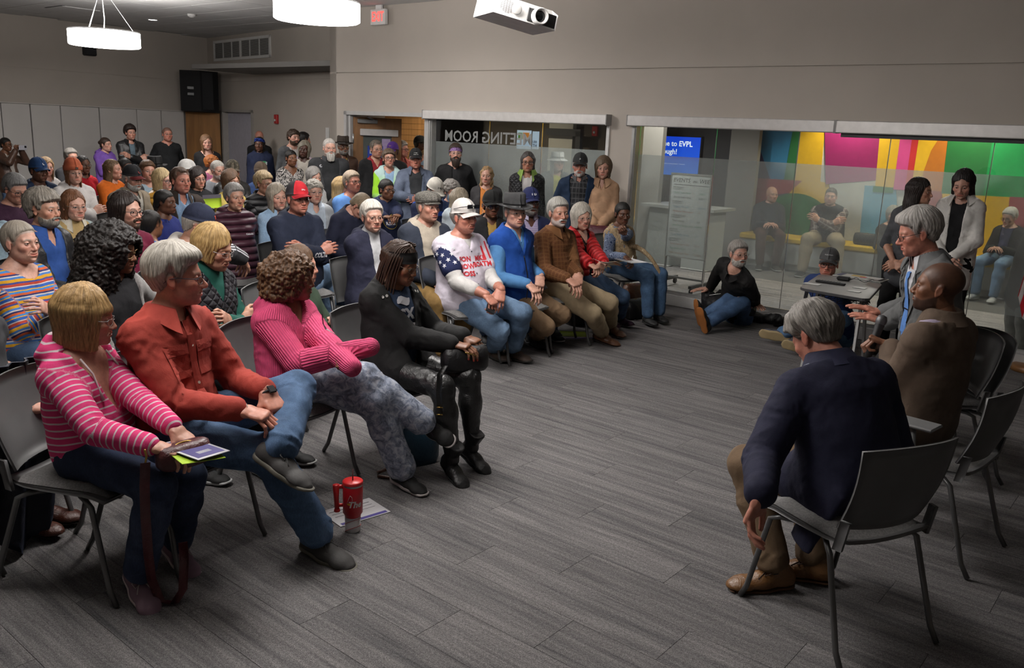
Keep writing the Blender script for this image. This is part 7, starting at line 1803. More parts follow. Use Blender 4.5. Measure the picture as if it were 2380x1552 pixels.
P_('G52','man in white cap with black monogram, head bowed',(1010,443),z=1.18,bv=25,hv=35,hp=28,lod=1,skin='w',hair=('crew',BLACK_H),beard=('full',(.02,.015,.012)),hat=('cap',(.55,.52,.46),dict(logo=[('ND',(.02,.02,.02),.045,0,.090)])),top=[G('jersey',(.010,.016,.045),'stripe',.22,[(0,(.012,.018,.05)),(.62,(.015,.06,.30)),(.85,(.012,.018,.05))],infl=.02)],short='the man in the white monogram cap')
P_('G53','woman with grey curly hair in blue face mask',(1050,445),z=1.17,bv=25,hv=28,hp=10,sex='f',lod=1,skin='p',hair=('curlyshort',(.25,.235,.22),None,1.05),mask=(.25,.42,.60),top=[G('jacket',(.02,.035,.09),infl=.024,neck='stand')],short='the woman in the blue mask')
P_('G54','woman with long fair grey hair in yellow jacket, back turned',(1070,466),z=1.17,bv=120,hv=140,sex='f',lod=1,skin='w',hair=('longback',(.34,.29,.22)),top=[G('jacket',(.56,.27,.015),infl=.03,hood=False),G('hood',(.50,.56,.60),infl=.036,sleeve='none',hood=True)],short='the woman in the yellow jacket')
P_('G55','blond woman in dark cardigan over orange tee at the glass',(1131,409),wall=.42,bv=-5,hv=-8,sex='f',lod=1,skin='p',age=.6,fat=.5,pose='stand',arms='side',hair=('longwavy',(.34,.21,.10),(.46,.33,.18),.93),top=[G('tee',(.62,.22,.05),infl=.014),G('cardigan',(.038,.036,.038),infl=.028,opn=(.055,.015))],short='a')
P_('G56','tall woman in black quilted jacket with green hood lining',(1227,377),wall=.38,bv=-2,hv=0,sex='f',S=1.0,lod=1,skin='t',age=.4,fat=.45,pose='stand',arms='side',hair=('long',(.045,.04,.038),(.10,.09,.085),.98),glasses=GL_B,top=[G('blouse',(.55,.53,.52),infl=.012),G('jacket',(.018,.018,.020),'quilt',infl=.034,opn=(.012,.055)),G('hood_lining',(.22,.33,.07),infl=.038,sleeve='none',opn=(-.35,.47),nd_=.03)]if False else[G('blouse',(.55,.53,.52),infl=.012),G('jacket',(.018,.018,.020),'quilt',infl=.034,opn=(.012,.055),collar=(2.0,(.20,.31,.07),34))],short='a')
P_('G57','woman in black cap and black jacket with hoop earrings',(1142,477),z=1.19,bv=15,hv=14,hp=4,sex='f',lod=1,skin='b2',hair=('tied',BLACK_H),glasses=GL_B,hat=('cap',(.010,.010,.010)),top=[G('top',(.35,.22,.06)),G('jacket',(.012,.012,.013),infl=.028,opn=(.01,.03),neck='stand')],short='the woman in the black cap')
P_('G58','man in navy cap with white monogram and navy jacket',(1233,471),z=1.21,bv=20,hv=18,lod=1,skin='b3',age=.6,hair=('crew',(.1,.1,.1)),beard=('full',(.18,.17,.16)),glasses=GL_S,hat=('cap',(.016,.022,.085),dict(logo=[('TB',(.6,.6,.6),.05,0,.092)])),top=[G('shirt',(.42,.38,.50),'check',(.25,.2,.35),.02,infl=.014,collar=(1.1,None,20),neck='shirt',vdepth=.08),G('jacket',(.012,.018,.058),infl=.030,opn=(.02,.05))],short='the man in the navy monogram cap')
P_('G59','man in grey cap and navy jacket over dark checked shirt',(1348,385),wall=.55,bv=-4,hv=-2,hp=4,lod=1,skin='r',age=.7,pose='stand',arms='back',hair=('crew',WHITE_H),beard=('goatee',(.6,.6,.58)),glasses=GL_S,hat=('cap',(.026,.027,.028),dict(logo=[('S',(.5,.5,.5),.038,0,.09)])),top=[G('shirt',(.026,.027,.030),'plaid',(.10,.10,.105),.06,infl=.016,collar=(1.0,None,20),neck='shirt'),G('jacket',(.010,.024,.055),infl=.034,opn=(.05,.05),hood=True)],short='a')
P_('G60','woman in tan polo sweater standing beside the pillar',(1402,392),wall=.40,bv=-4,hv=-2,sex='f',lod=1,skin='p',age=.6,fat=.4,pose='stand',arms='front',hair=('chin',(.13,.085,.05),(.2,.14,.09)),top=[G('polo',(.46,.28,.17),infl=.024,collar=(1.2,None,18),neck='shirt',vdepth=.09,vw=.3)],bot=('slacks',(.12,.08,.06)),short='a')
P_('G61','woman in brown leather jacket taking a picture with her phone',(14,336),hpx=30,bv=40,hv=45,sex='f',lod=1,skin='b1',pose='stand',arms='phone',hair=('tied',BLACK_H),glasses=GL_T,hand=('hold','hold'),top=[G('tee',(.5,.46,.42)),G('jacket',(.085,.042,.026),'leather',infl=.028,opn=(.02,.04))],short='a')
P_('G62','person in pale denim jacket half out of view at the left edge',(-42,478),z=1.18,bv=45,hv=60,lod=2,skin='w',hair=('short',BROWN),top=[G('jacket',(.28,.38,.45),'denim',infl=.03)],w=((12,522,.95),None),short='the person in the pale denim jacket')
P_('G63','dark skinned child in blue jacket with back to the view',(352,522),z=1.02,bv=120,hv=140,S=.85,lod=2,skin='b1',hair=('crew',BLACK_H),top=[G('jacket',(.06,.16,.42),'denim',infl=.02)],short='the child in the blue jacket')
P_('G64','person in royal blue patterned skirt behind the maroon tee',(384,470),z=1.08,bv=40,hv=60,S=.92,lod=2,sex='f',skin='b2',hair=('tied',BLACK_H),top=[G('top',(.02,.03,.16))],bot=('slacks',(.012,.03,.20)),short='the person in royal blue')
P_('F0','person in brown checked trousers half out of view at the left edge',(-75,660),z=1.15,bv=50,hv=70,lod=1,skin='w',hair=('short',GRAY),top=[G('jacket',CHAR)],bot=('slacks',(.075,.055,.038)),w=((2,862,.66),None),a=((92,1170,.10),(60,1190,.10)),k=((60,905,.56),(20,925,.56)),shoe=('dress',(.075,.022,.012),(.03,.02,.015)),short='the person in brown checked trousers')
P_('S1','man in navy blazer seen from behind, head bowed, front right',(1895,782),z=1.09,bv=-150,hv=-128,hp=42,lod=0,skin='r',age=.7,fat=.42,S=1.06,hair=('messy',(.21,.195,.175),(.36,.34,.31),1.03),hsc=.95,pel=(1.37,3.17,.56),lean=.2,top=[G('shirt',(.35,.38,.44),infl=.010,collar=(1.1,None,24),neck='shirt'),G('blazer',(.014,.015,.036),infl=.030,opn=(.02,.03),hem=.12,tail=True,nd_=.02,collar=(1.6,None,34))],bot=('slacks',(.145,.095,.055),dict(infl=.016)),sock=(.012,.014,.02),shoe=('dress',(.17,.078,.025),(.11,.05,.02),(.06,.03,.015)),w=((1768,1150,.62),None),a=((1800,1318,.10),(1888,1300,.10)),toe=((-62,-4),(-95,-4)),hdir=((-60,-70),None),short='the man in the navy blazer')
P_('S2','man in brown blazer speaking into a microphone',(2182,668),z=1.22,bv=-118,hv=-92,hp=-2,lod=0,skin='b1',age=.3,fat=.42,S=1.04,hair=('buzz',(.012,.009,.008)),beard=('stubble',(.016,.011,.009)),top=[G('shirt',(.40,.34,.46),infl=.012,collar=(1.0,None,24),neck='shirt'),G('blazer',(.118,.082,.058),infl=.030,opn=(.02,.03),hem=.06,nd_=.015,collar=(1.5,None,34))],bot=('slacks',(.02,.018,.018)),shoe=DRS,w=((2072,806,.88),(2060,850,.70)),hand=('grip','relax'),hdir=((-95,18),None),hup=((None),None),short='the man in the brown blazer')
P_('S3','grey haired man in grey suit and blue tie looking down',(2134,541),hpx=99,pz=.66,lean=.10,bv=-66,hv=-76,hp=18,lod=0,skin='r',age=.75,fat=.40,S=1.08,hair=('sidepart',(.42,.405,.385),(.55,.53,.51)),glasses=((.03,.03,.03),.0015,.022,.013),face=dict(nose=.006),seed=61,top=[G('shirt',(.58,.58,.60),infl=.012,collar=(1.2,None,20),neck='shirt'),G('jacket',(.125,.128,.128),infl=.028,opn=(.016,.055),hem=.06,collar=(1.2,None,42))],bot=('slacks',(.022,.021,.020),dict(infl=.02)),shoe=DRS,arms='lap',w=((2058,752,.80),(2052,728,.84)),k=((2045,790,.62),(2010,760,.62)),a=((2000,900,.10),(1985,870,.10)),hand=('flat','flat'),hdir=((-85,12),(-78,14)),short='the man in the grey suit')
P_('W1','young woman in grey tee and black trousers standing by the glass',(2138,446),wall=.42,bv=-18,hv=72,sex='f',lod=0,skin='o',age=.1,fat=.25,pose='stand',arms='front',hair=('long',(.018,.011,.009),(.04,.025,.02)),top=[G('tee',(.070,.073,.080),infl=.012,sleeve='elbow')],bot=('slacks',(.008,.008,.008)),shoe=DRS,short='a')
P_('W2','young woman in open white shirt over black top, standing by the glass',(2238,428),wall=.36,bv=-10,hv=-10,hp=22,sex='f',S=.99,lod=0,skin='p',age=.1,fat=.25,pose='stand',arms='front',hair=('long',(.012,.008,.008),(.03,.02,.018)),top=[G('top',(.010,.010,.011),infl=.008),G('shirt',(.76,.74,.70),infl=.022,opn=(.04,.02),hem=.10,collar=(1.2,None,34))],bot=('slacks',(.008,.008,.008)),shoe=DRS,short='a')
P_('FL1','grey bearded man in black shirt sitting on the floor against the glass',(1716,590),z=.80,bv=-32,hv=30,pose='floor',lod=0,skin='p',age=.6,fat=.42,hair=('short',(.33,.31,.29),(.45,.43,.4)),beard=('full',(.52,.50,.47)),glasses=GL_S,pel=(1712,722,.13),slouch=.8,top=[G('shirt',(.012,.011,.011),infl=.020,collar=(.7,None,12),neck='stand')],bot=('jeans',(.055,.105,.20)),shoe=('slip',(.010,.010,.010),(.36,.13,.03)),w=((1768,738,.05),(1622,716,.05)),hand=('flat','flat'),hdir=((20,0),(-70,-5)),hup=((None),None),arms='floorback',a=((1648,748,.12),(1640,733,.14)),k=((1668,715,.30),(1672,705,.30)),toe=((-40,66),(-60,72)),short='a')
P_('FL2','man in grey cap and blue shirt sitting on the floor behind the table',(1926,613),z=.82,bv=-30,hv=-6,pose='floor',lod=1,skin='r',age=.7,fat=.5,hair=('crew',SILV),glasses=GL_B,hat=('cap',(.075,.076,.078),dict(logo=[('WEATHER',(.5,.5,.5),.016,0,.09)])),pel=(1935,775,.13),slouch=.8,top=[G('shirt',(.022,.045,.15),infl=.024)],bot=('jeans',(.070,.14,.25)),shoe=('sneaker',(.10,.10,.13),(.42,.32,.17)),w=((1842,740,.08),(2000,740,.2)),a=((1815,775,.10),(1868,800,.10)),k=((1870,752,.26),(1915,770,.26)),toe=((-82,8),(-78,6)),legkind=('away','away'),short='a')
P_('L1','bald man in dark jacket sitting on the bench behind the glass',(1794,452),wall=-.62,wd_=12.0,z=None,bv=8,hv=30,lod=1,skin='p',age=.6,fat=.45,hair=('bald',GRAY),top=[G('jacket',(.030,.036,.050),infl=.026,neck='stand')],bot=('slacks',(.07,.035,.03)),chair=False,short='a')
P_('L2','man in checked sleeves and dark vest sitting on the bench, arms folded',(1931,457),wall=-.62,wd_=12.0,bv=-5,hv=-8,lod=1,skin='p',age=.4,fat=.9,S=1.05,hair=('crew',DKBR),arms='cross',top=[G('shirt',(.16,.12,.12),'plaid',(.5,.45,.43),.06,infl=.018),G('vest',(.020,.022,.028),infl=.034,sleeve='none',neck='stand')],bot=('slacks',(.34,.28,.20),dict(infl=.02)),spread=.12,chair=False,short='a')
P_('L3','white haired reader in dark jacket and jeans sitting behind the glass',(2346,505),wall=-.55,wd_=12.0,bv=-20,hv=-30,hp=14,sex='f',lod=1,skin='p',age=.8,hair=('short',(.60,.58,.56)),glasses=GL_B,top=[G('top',(.05,.05,.10)),G('jacket',(.018,.020,.024),infl=.03,opn=(.04,.03))],bot=('jeans',LJEAN),shoe=SNW,chair=False,short='a')
P_('L4','person in grey trousers and dark jacket standing close behind the glass',(2432,452),wall=-.62,bv=-60,hv=-70,lod=2,skin='w',pose='stand',arms='side',hair=('short',GRAY),top=[G('jacket',(.018,.020,.024),infl=.035,hem=.15)],bot=('slacks',(.20,.20,.19),dict(infl=.03)),shoe=('sneaker',(.08,.07,.05),(.2,.18,.15)),S=1.04,short='a')
P_('L5','person in white hat and dark vest behind the frosted glass',(1296,377),wall=-.9,bv=10,hv=20,lod=2,skin='w',pose='stand',arms='side',hair=('shoulder',GRAY),hat=('bucket',(.55,.53,.50)),glasses=GL_S,top=[G('shirt',(.46,.42,.05)),G('vest',(.03,.03,.035),infl=.03,sleeve='none',opn=(.03,.02))],short='a')
P_('L6','person in dark clothes behind the glass and the grey tee',(2075,500),wall=-.62,wd_=12.0,bv=10,hv=10,sex='f',lod=2,skin='p',hair=('bobshort',GRAY),top=[G('jacket',(.05,.05,.055))],bot=('slacks',(.05,.05,.055)),chair=False,short='a')
# ---------------------------------------------------------------- chairs
SHELL=mat('chair_shell',(.115,.115,.115),.45);PAD=fabric((.145,.142,.138),'speckle',(.20,.195,.19));LEG=mat('chair_leg',(.14,.14,.14),.38,.6)
def chair_meshes():
 """origin on the floor under the seat centre, facing +y"""
 out={}
 mb=MB();Gd=[]
 for i,s in enumerate(np.linspace(-1,1,13)):
  row=[]
  for t in np.linspace(0,1,9):
   w_=.235*(1-.10*(1-t));zz=.50+.345*t-.016*s*s*t
   y_=-.215-.085*t-.020*math.sin(t*3.1)+.055*s*s
   row.append([w_*s,y_,zz])
  Gd.append(row)
 mb.grid(Gd,.011)
 for s in(-1,1):
  mb.grid([[[s*(.222+.004*q),-.185+.018*q-.022*t,.425+.12*t]for t in np.linspace(0,1,4)]for q in(-1,0,1)],.014)
 out['backrest']=mb.mesh('backrest',SHELL)
 mb=MB();Gd=[]
 for s in np.linspace(-1,1,11):
  row=[]
  for t in np.linspace(0,1,11):
   wd__=.232-.03*(1-t)**3
   row.append([wd__*s,-.215+.445*t,.430+.016*s*s-.035*max(0,t-.8)**1.5*6+.02*max(0,.15-t)*6])
  Gd.append(row)
 mb.grid(Gd,.014);out['seat']=mb.mesh('seat',SHELL)
 mb=MB();Gd=[]
 for s in np.linspace(-1,1,13):
  row=[]
  for t in np.linspace(0,1,13):
   e_=max(abs(s),abs(2*t-1));up=.030*(1-e_**6)
   row.append([.215*s*(1-.06*abs(2*t-1)**4),-.19+.415*t*1.0,.440+up-.035*max(0,t-.8)**1.5*6+.012*s*s])
  Gd.append(row)
 mb.grid(Gd,.01);out['seat_pad']=mb.mesh('seat_pad',PAD)
 legs=[]
 for sx_ in(-1,1):
  mb=MB();mb.tube([(sx_*.15,.05,.415),(sx_*.205,.13,.412),(sx_*.222,.165,.395),(sx_*.240,.235,.06),(sx_*.243,.262,.006)],.0115,8);legs.append(mb.mesh('leg',LEG))
  mb=MB();mb.tube([(sx_*.15,-.05,.415),(sx_*.205,-.12,.412),(sx_*.222,-.155,.395),(sx_*.243,-.262,.06),(sx_*.246,-.298,.006)],.0115,8);legs.append(mb.mesh('leg',LEG))
 out['legs']=legs
 return out
CM=chair_meshes()
def chair(pos,f,label,group='grey moulded chairs',arm=False,light=False):
 o=empty('chair',(pos[0],pos[1],0),math.atan2(f[1],f[0])-math.pi/2);tag(o,label,'chair',group)
 for n_ in('seat','seat_pad','backrest'):link(n_,CM[n_],o)
 for m_ in CM['legs']:link('leg',m_,o)
 if arm:
  mb=MB();mb.tube([(-.22,-.02,.42),(-.27,.0,.45),(-.275,.02,.64)],.012,8);mb.box((-.33,-.08,.64),(-.20,.27,.656),bev=.006);mb.build('tablet_arm',mat('tablet',(.17,.17,.17),.5),o)
 return o
for J,fl_ in CHAIRS:
 if J is J_['S1']or J is J_['S2']:continue
 p=J['pl']-J['f']*.03
 chair(p,J['f'],'grey moulded chair under '+J['short'])
chair((1.335,3.10),(-.42,.90),'grey moulded chair under the man in the navy blazer')
chair((2.04,3.84),(-.69,.72),'grey moulded chair under the man in the brown blazer',arm=True)
# ---------------------------------------------------------------- small things
def obj_at(name,label,cat,P,group=None):
 o=empty(name,P);tag(o,label,cat,group);return o
def frame(d,up=ZU):
 x=nrm(d);z=nrm(A(up)-x*(A(up)@x));return x,np.cross(z,x),z
def text_on(s,size,P,X,Y,m,parent,name='lettering',bold=0.0,lift=0.0):
 V,Fc=text_mesh(s,size,bold);X,Y=nrm(X),nrm(Y)
 mb=MB();mb.raw(V[:,:1]*X+V[:,1:2]*Y+np.asarray(P),Fc);return mb.build(name,m,parent)
def sheet(name,label,P,d,w_,h_,c,cat='paper',up=ZU,thick=.002,bend=0.0,lines=None,group=None,parts=()):
 o=obj_at(name,label,cat,P,group);x,y,z=frame(d,up)
 mb=MB();Gd=[[x*(u_-.5)*w_+y*(v_-.5)*h_+z*(thick+bend*(4*(u_-.5)**2))for v_ in(0,.5,1)]for u_ in np.linspace(0,1,7)]
 mb.grid(Gd,thick);mb.build('sheet',mat('paper'+str(c),c,.6),o)
 for(u0,u1,v0,v1,cc)in parts:
  mb=MB();mb.box(((u0-.5)*w_,(v0-.5)*h_,thick*1.6),((u1-.5)*w_,(v1-.5)*h_,thick*1.9),X=x,Y=y,Z=z);mb.build('print',mat('print'+str(cc),cc,.6),o)
 return o
INK,RED_,LIME=(.05,.05,.06),(.42,.012,.016),(.42,.62,.03)
Pc=at_z(820,1232,0)
cu=obj_at('tumbler','red and white insulated tumbler with handle and straw on the carpet','cup',Pc)
mb=MB();mb.lathe([(.001,.0),(.033,0),(.035,.004),(.037,.075),(.001,.075)],28,cap=False);mb.build('base',mat('cup_white',(.62,.60,.60),.35),cu)
mb=MB();mb.lathe([(.037,.075),(.0385,.085),(.046,.095),(.046,.225),(.044,.228)],28,cap=False);mb.build('body',mat('cup_red',(.48,.010,.018),.3),cu)
mb=MB();mb.lathe([(.0445,.226),(.0445,.236),(.043,.238)],28,cap=False);mb.build('steel_ring',ALU,cu)
mb=MB();mb.lathe([(.047,.237),(.048,.248),(.044,.252),(.001,.252)],28,cap=False);ld_=mb.build('lid',mat('lid_red',(.58,.02,.02),.35),cu)
tcc=nrm(-A([Pc[0],Pc[1],0]));xl=np.cross(tcc,ZU);xl=-np.cross(ZU,tcc)
hx_=-np.cross(ZU,tcc)
mb=MB();mb.tube([hx_*.072+ZU*.11,hx_*.075+ZU*.17,hx_*.076+ZU*.232],[.011,.012,.016],10);mb.tube([hx_*.04+ZU*.222,hx_*.076+ZU*.222],.010,8);mb.tube([hx_*.04+ZU*.13,hx_*.073+ZU*.13],.009,8);mb.tube([hx_*.072+ZU*.10,hx_*.072+ZU*.112],[.015,.013],10);mb.build('handle',mat('lid_red',(.58,.02,.02),.35),cu)
mb=MB();mb.tube([A([.0,.0,.25]),tcc*-.004+ZU*.305],.003,8);mb.build('straw',mat('straw',(.12,.04,.04),.4),cu)
def on_cyl(V,r,zc,a0=0.0):
 return A([tcc*math.cos(a_)*r+(-hx_)*math.sin(a_)*r+ZU*(zc+y_)for(x_,y_,_)in V for a_ in[x_/r+a0]])
V,Fc=text_mesh('The',.042,.0012);V[:,0]+=.25*V[:,1]+.012;V,Fc=subdiv(V,Fc,.008);mb=MB();mb.raw(on_cyl(V,.0466,.147),Fc);mb.build('lettering',mat('cup_letter',(.62,.58,.55),.5),cu)
V=A([[-.028,-.002,0],[-.006,-.008,0],[-.006,.004,0],[-.028,.005,0]]);V,Fc=subdiv(V,[[0,1,2,3]],.008);mb=MB();mb.raw(on_cyl(V,.0465,.150),Fc);mb.build('bat_mark',mat('bat_yellow',(.62,.36,.03),.5),cu)
pb=[(-.026,.006),(-.020,.028),(-.012,.046),(-.004,.038),(-.002,.022),(-.008,.010)]
mb=MB();mb.tube(on_cyl([(x,y,0)for x,y in pb],.0466,.148),.0007,4);mb.build('bird_outline',mat('cup_letter',(.62,.58,.55),.5),cu)
for zz in(.055,.018):
 mb=MB();mb.tube(on_cyl([(x,.012*x/.04+.010*math.cos(x*38),0)for x in np.linspace(-.06,.06,15)],.0368,zz),.0012,4);mb.build('seam_stitch',mat('stitch',(.5,.02,.02),.5),cu)
xr2,yr2,_=frame(at_z(887,1192,0)-at_z(822,1150,0))
sheet('flyer','white printed flyer lying under the red tumbler',at_z(826,1190,.001),xr2,.20,.28,(.58,.57,.58),'paper',parts=[(.86,.97,.05,.95,(.06,.045,.22)),(.2,.22,.1,.9,INK),(.35,.36,.1,.9,INK),(.5,.51,.1,.9,INK)])
sheet('flyer','lime green flyer on white papers under the brown checked shirt',at_z(1330,776,.004),at_z(1370,774,0)-at_z(1305,772,0),.27,.20,LIME,'paper')
sheet('flyer','white and navy flyer under the lime green one',at_z(1345,781,.0),at_z(1390,783,0)-at_z(1310,785,0),.34,.24,(.58,.57,.58),'paper',parts=[(.02,.98,.02,.16,(.06,.045,.22))])
o=obj_at('blue_case','small bright blue case on the carpet by the brown shoe','case',at_z(1193,828,0));mb=MB();mb.box((-.06,-.035,0),(.06,.035,.028),bev=.01);mb.build('shell',mat('blue_case',(.01,.07,.42),.4),o);mb=MB();mb.box((-.055,-.036,.013),(.055,.036,.015));mb.build('zip',DARK,o)
J=J_['F1'];hp_=(J['WR'][0]+J['WR'][1])/2;f_,s_=J['f'],J['sl']
Pp_=hp_+f_*.115-ZU*.034
sheet('leaflet','lime leaflet under the hands of the pink striped woman',Pp_-ZU*.012,f_*.8-s_*.6,.25,.16,LIME,'leaflet',up=ZU+f_*.12)
sheet('leaflet','navy and white leaflet on the lap of the pink striped woman',Pp_+f_*.01,f_*.9-s_*.35,.24,.14,(.55,.55,.58),'leaflet',up=ZU+f_*.12,parts=[(.06,.94,.08,.92,(.05,.04,.17)),(.7,.8,.3,.7,(.5,.5,.55))])
def bag(name,label,P,d,w_,h_,t_,c,up=ZU,strap=None,zipc=(.40,.24,.06),rough=.4):
 o=obj_at(name,label,'bag',P);x,y,z=frame(d,up)
 mb=MB();Gd=[]
 for a_ in np.linspace(0,2*math.pi,25):
  ca,sa=math.cos(a_),math.sin(a_);k_=(abs(ca)**3.2+abs(sa)**3.2)**(-1/3.2)
  Gd.append([x*ca*k_*w_/2*q+y*sa*k_*t_/2*q2+z*zz for q,q2,zz in((.0,.0,0),(.88,.9,.0),(.98,1.0,h_*.15),(1.0,1.0,h_*.6),(.93,.75,h_*.93),(.80,.3,h_),(0,0,h_))])
 mb.grid(Gd[::-1]);mb.build('body',fabric(c,'leather')if rough<.5 else fabric(c,'nylon'),o)
 mb=MB();mb.tube([x*u_*w_*.40+y*.0+z*(h_*(1.0-.10*(u_*2)**2)+.002)for u_ in np.linspace(-1,1,9)*.98],.004,6);mb.build('zip',mat('brass'+str(zipc),zipc,.3,.9),o)
 if strap is not None:
  mb=MB();S_=np.array(strap[0])-P;wv=strap[1];m_=len(S_)
  mb.grid([[S_[i]-wv*.5,S_[i]+wv*.5]for i in range(m_)],.003);mb.build('strap',fabric(strap[2],'leather'),o)
 return o
st=[at_z(*q)for q in((338,1075,.64),(336,1130,.56),(338,1200,.44),(345,1290,.25),(352,1345,.12),(372,1395,.02),(405,1402,.012),(425,1370,.05),(428,1300,.16),(425,1260,.24))]
bg=bag('purse','small maroon leather purse with long strap on the pink striped woman\'s lap',hp_+f_*.085-ZU*.10+s_*.0,s_*.8+f_*.4,.21,.085,.10,(.065,.012,.014),strap=(st,J['tc']*0+nrm(np.cross(J['tc'],ZU))*.034,(.075,.010,.014)))
mb=MB();q=st[0]-A(bg.location);mb.tube([q+ZU*.05,q+ZU*.02+s_*.008,q],.004,6);mb.build('clasp',mat('brass',(.45,.30,.08),.3,.9),bg)
def button(J,g,P,c,r=.006,n=1,dirn=None):
 V=A([[r*math.cos(a_),r*math.sin(a_),0]for a_ in np.arange(8)*math.pi/4]);return decal(J,g,V,[list(range(8))],P,J['fu']if dirn is None else dirn,J['u'],mat('button'+str(c),c,.3),'button',.006,.1)
def rectd(J,g,P,w_,h_,m,name,lift=.005,rot=0,dirn=None):
 c_,s_=math.cos(rot),math.sin(rot);V=A([[x*c_-y*s_,x*s_+y*c_,0]for x,y in((-w_/2,-h_/2),(w_/2,-h_/2),(w_/2,h_/2),(-w_/2,h_/2))])
 return decal(J,g,V,[[0,1,2,3]],P,J['fu']if dirn is None else dirn,J['u'],m,name,lift,.03)
def chest(J,a_,side=0.0):return J['spine'](a_)+J['sl']*side+J['fu']*.12
J=J_['F2'];mr=fabric((.34,.047,.033),'plain')
rectd(J,'shirt',chest(J,.50),.034,.46,mr,'placket',.006)
for a_ in(.92,.76,.60,.44,.28,.12):button(J,'shirt',chest(J,a_),(.55,.48,.42),.0065)
for sd in(.078,-.078):
 rectd(J,'shirt',chest(J,.62,sd),.105,.12,mr,'pocket',.005);rectd(J,'shirt',chest(J,.74,sd),.112,.045,mr,'pocket_flap',.007);button(J,'shirt',chest(J,.73,sd),(.55,.48,.42),.006)
def belt(J,c,a_=.02):
 mb=MB();k_=1+.45*(J['fat']-.3);Gd=[]
 for t in np.linspace(0,2*math.pi,33):
  Gd.append([J['spine'](a_)-J['B0']+J['sl']*math.sin(t)*(.172*k_*J['S']+.012)+J['fu']*math.cos(t)*(.120*k_*J['S']+.014)+J['u']*q for q in(-.019,.019)])
 mb.grid(Gd,.004);b_=mb.build('belt',fabric(c,'leather'),J['gar']['trousers'][2])
 mb=MB();P=J['spine'](a_)-J['B0']+J['fu']*(.120*k_*J['S']+.019);R_=[P+J['sl']*x+J['u']*y for x,y in((-.024,-.022),(.024,-.022),(.024,.022),(-.024,.022))]
 mb.tube(R_,.0032,6,closed=True);mb.build('buckle',mat('buckle',(.45,.44,.42),.25,.9),b_)
belt(J,(.014,.013,.012),.05)
def watch(J,i,c,face=(.02,.02,.022),off=.035):
 P,Rm=J['hands'][i];y=Rm[1];o_=J['o']
 mb=MB();C0=P-y*off-J['B0'];mb.tube([C0+(Rm[0]*math.cos(t)*.033+Rm[2]*math.sin(t)*.027)for t in np.arange(16)*math.pi/8],.006,6,closed=True,sx=1.6);w_=mb.build('watch',mat('strap'+str(c),c,.5),o_)
 mb=MB();mb.box((-.018,-.019,.027),(.018,.019,.036),X=Rm[0],Y=y,Z=Rm[2],O=C0,bev=.004);mb.build('watch_face',mat('wface'+str(face),face,.15),w_)
watch(J_['F2'],0,(.02,.02,.02),off=-.022);watch(J_['W2'],0,(.02,.02,.02),off=-.005);watch(J_['R1'],1,(.35,.30,.25),(.03,.03,.03),.03)
def ring_band(J,i,c,off,r1=.03,r2=.024,th=.005,name='wristband'):
 P,Rm=J['hands'][i];C0=P+Rm[1]*off-J['B0'];mb=MB();mb.tube([C0+(Rm[0]*math.cos(t)*r1+Rm[2]*math.sin(t)*r2)for t in np.arange(16)*math.pi/8],th,6,closed=True);mb.build(name,mat(name+str(c),c,.4),J['o'])
ring_band(J_['F1'],1,(.62,.04,.15),.004);ring_band(J_['R3'],1,(.45,.30,.10),-.01);ring_band(J_['G50'],1,(.6,.58,.55),-.01)
J=J_['F1']
for sd in(1,-1):
 a_=J['nb']+J['sl']*sd*.075+J['fu']*.035-J['B0'];mb=MB();P5=[a_+J['u']*.0+J['fu']*.035,a_-J['u']*.06+J['fu']*.078,a_-J['u']*.13+J['fu']*.085-J['sl']*sd*.01,a_-J['u']*.17+J['fu']*.092-J['sl']*sd*.012]
 mb.tube(P5,[.004,.004,.004,.008],6);mb.build('drawstring',mat('string',(.55,.46,.46),.8),J['gar']['hoodie'][2])
J=J_['F3'];rectd(J,'cardigan',chest(J,.66),.008,.20,mat('zip_dark',(.06,.02,.03),.4),'zip',.004)
J=J_['F5'];wm=mat('star_white',(.62,.62,.66),.7);rm=mat('jersey_red',(.55,.02,.03),.7)
sh_,el_=J['sh'][1],J['EL'][1];ax=nrm(el_-sh_);tc_=J['tc'];d0=nrm(tc_-ax*(tc_@ax));d1=np.cross(ax,d0)
for i,(al,an)in enumerate(((.035,-.2),(.05,.75),(.055,-1.0),(.085,.25),(.10,-.6),(.10,1.2),(.125,.75),(.14,-.1),(.15,-1.1),(.155,1.35),(.17,.45),(.035,1.4),(.175,-.6))):
 dn=d0*math.cos(an)+d1*math.sin(an);V,Fc=star_mesh(.021);decal(J,'jersey',V,Fc,sh_+ax*(al+.01),dn,-ax+d1*.2,wm,'star',.003,.2,.11)
sh_,el_=J['sh'][0],J['EL'][0];ax=nrm(el_-sh_);d0=nrm(tc_-ax*(tc_@ax));d1=np.cross(ax,d0)
for an in(-.9,-.35,.2,.75):
 V=A([[-.009,-.075,0],[.009,-.075,0],[.009,.075,0],[-.009,.075,0]]);decal(J,'jersey',V,[[0,1,2,3]],sh_+ax*.09,d0*math.cos(an)+d1*math.sin(an),-ax,rm,'stripe',.003,.04,.11)
for s,a_,sd in(('FON',.66,-.068),('ROW',.54,-.066),('JOSS',.42,-.066),('MIKE',.66,.085),('BOATM',.56,.088)):
 V,Fc=text_mesh(s,.052,.0018);decal(J,'jersey',V,Fc,chest(J,a_,sd),J['fu'],J['u'],rm,'lettering',.004,.03)
for a_ in(.78,.60,.42,.24,.06):button(J,'jersey',chest(J,a_),(.02,.02,.03),.006)
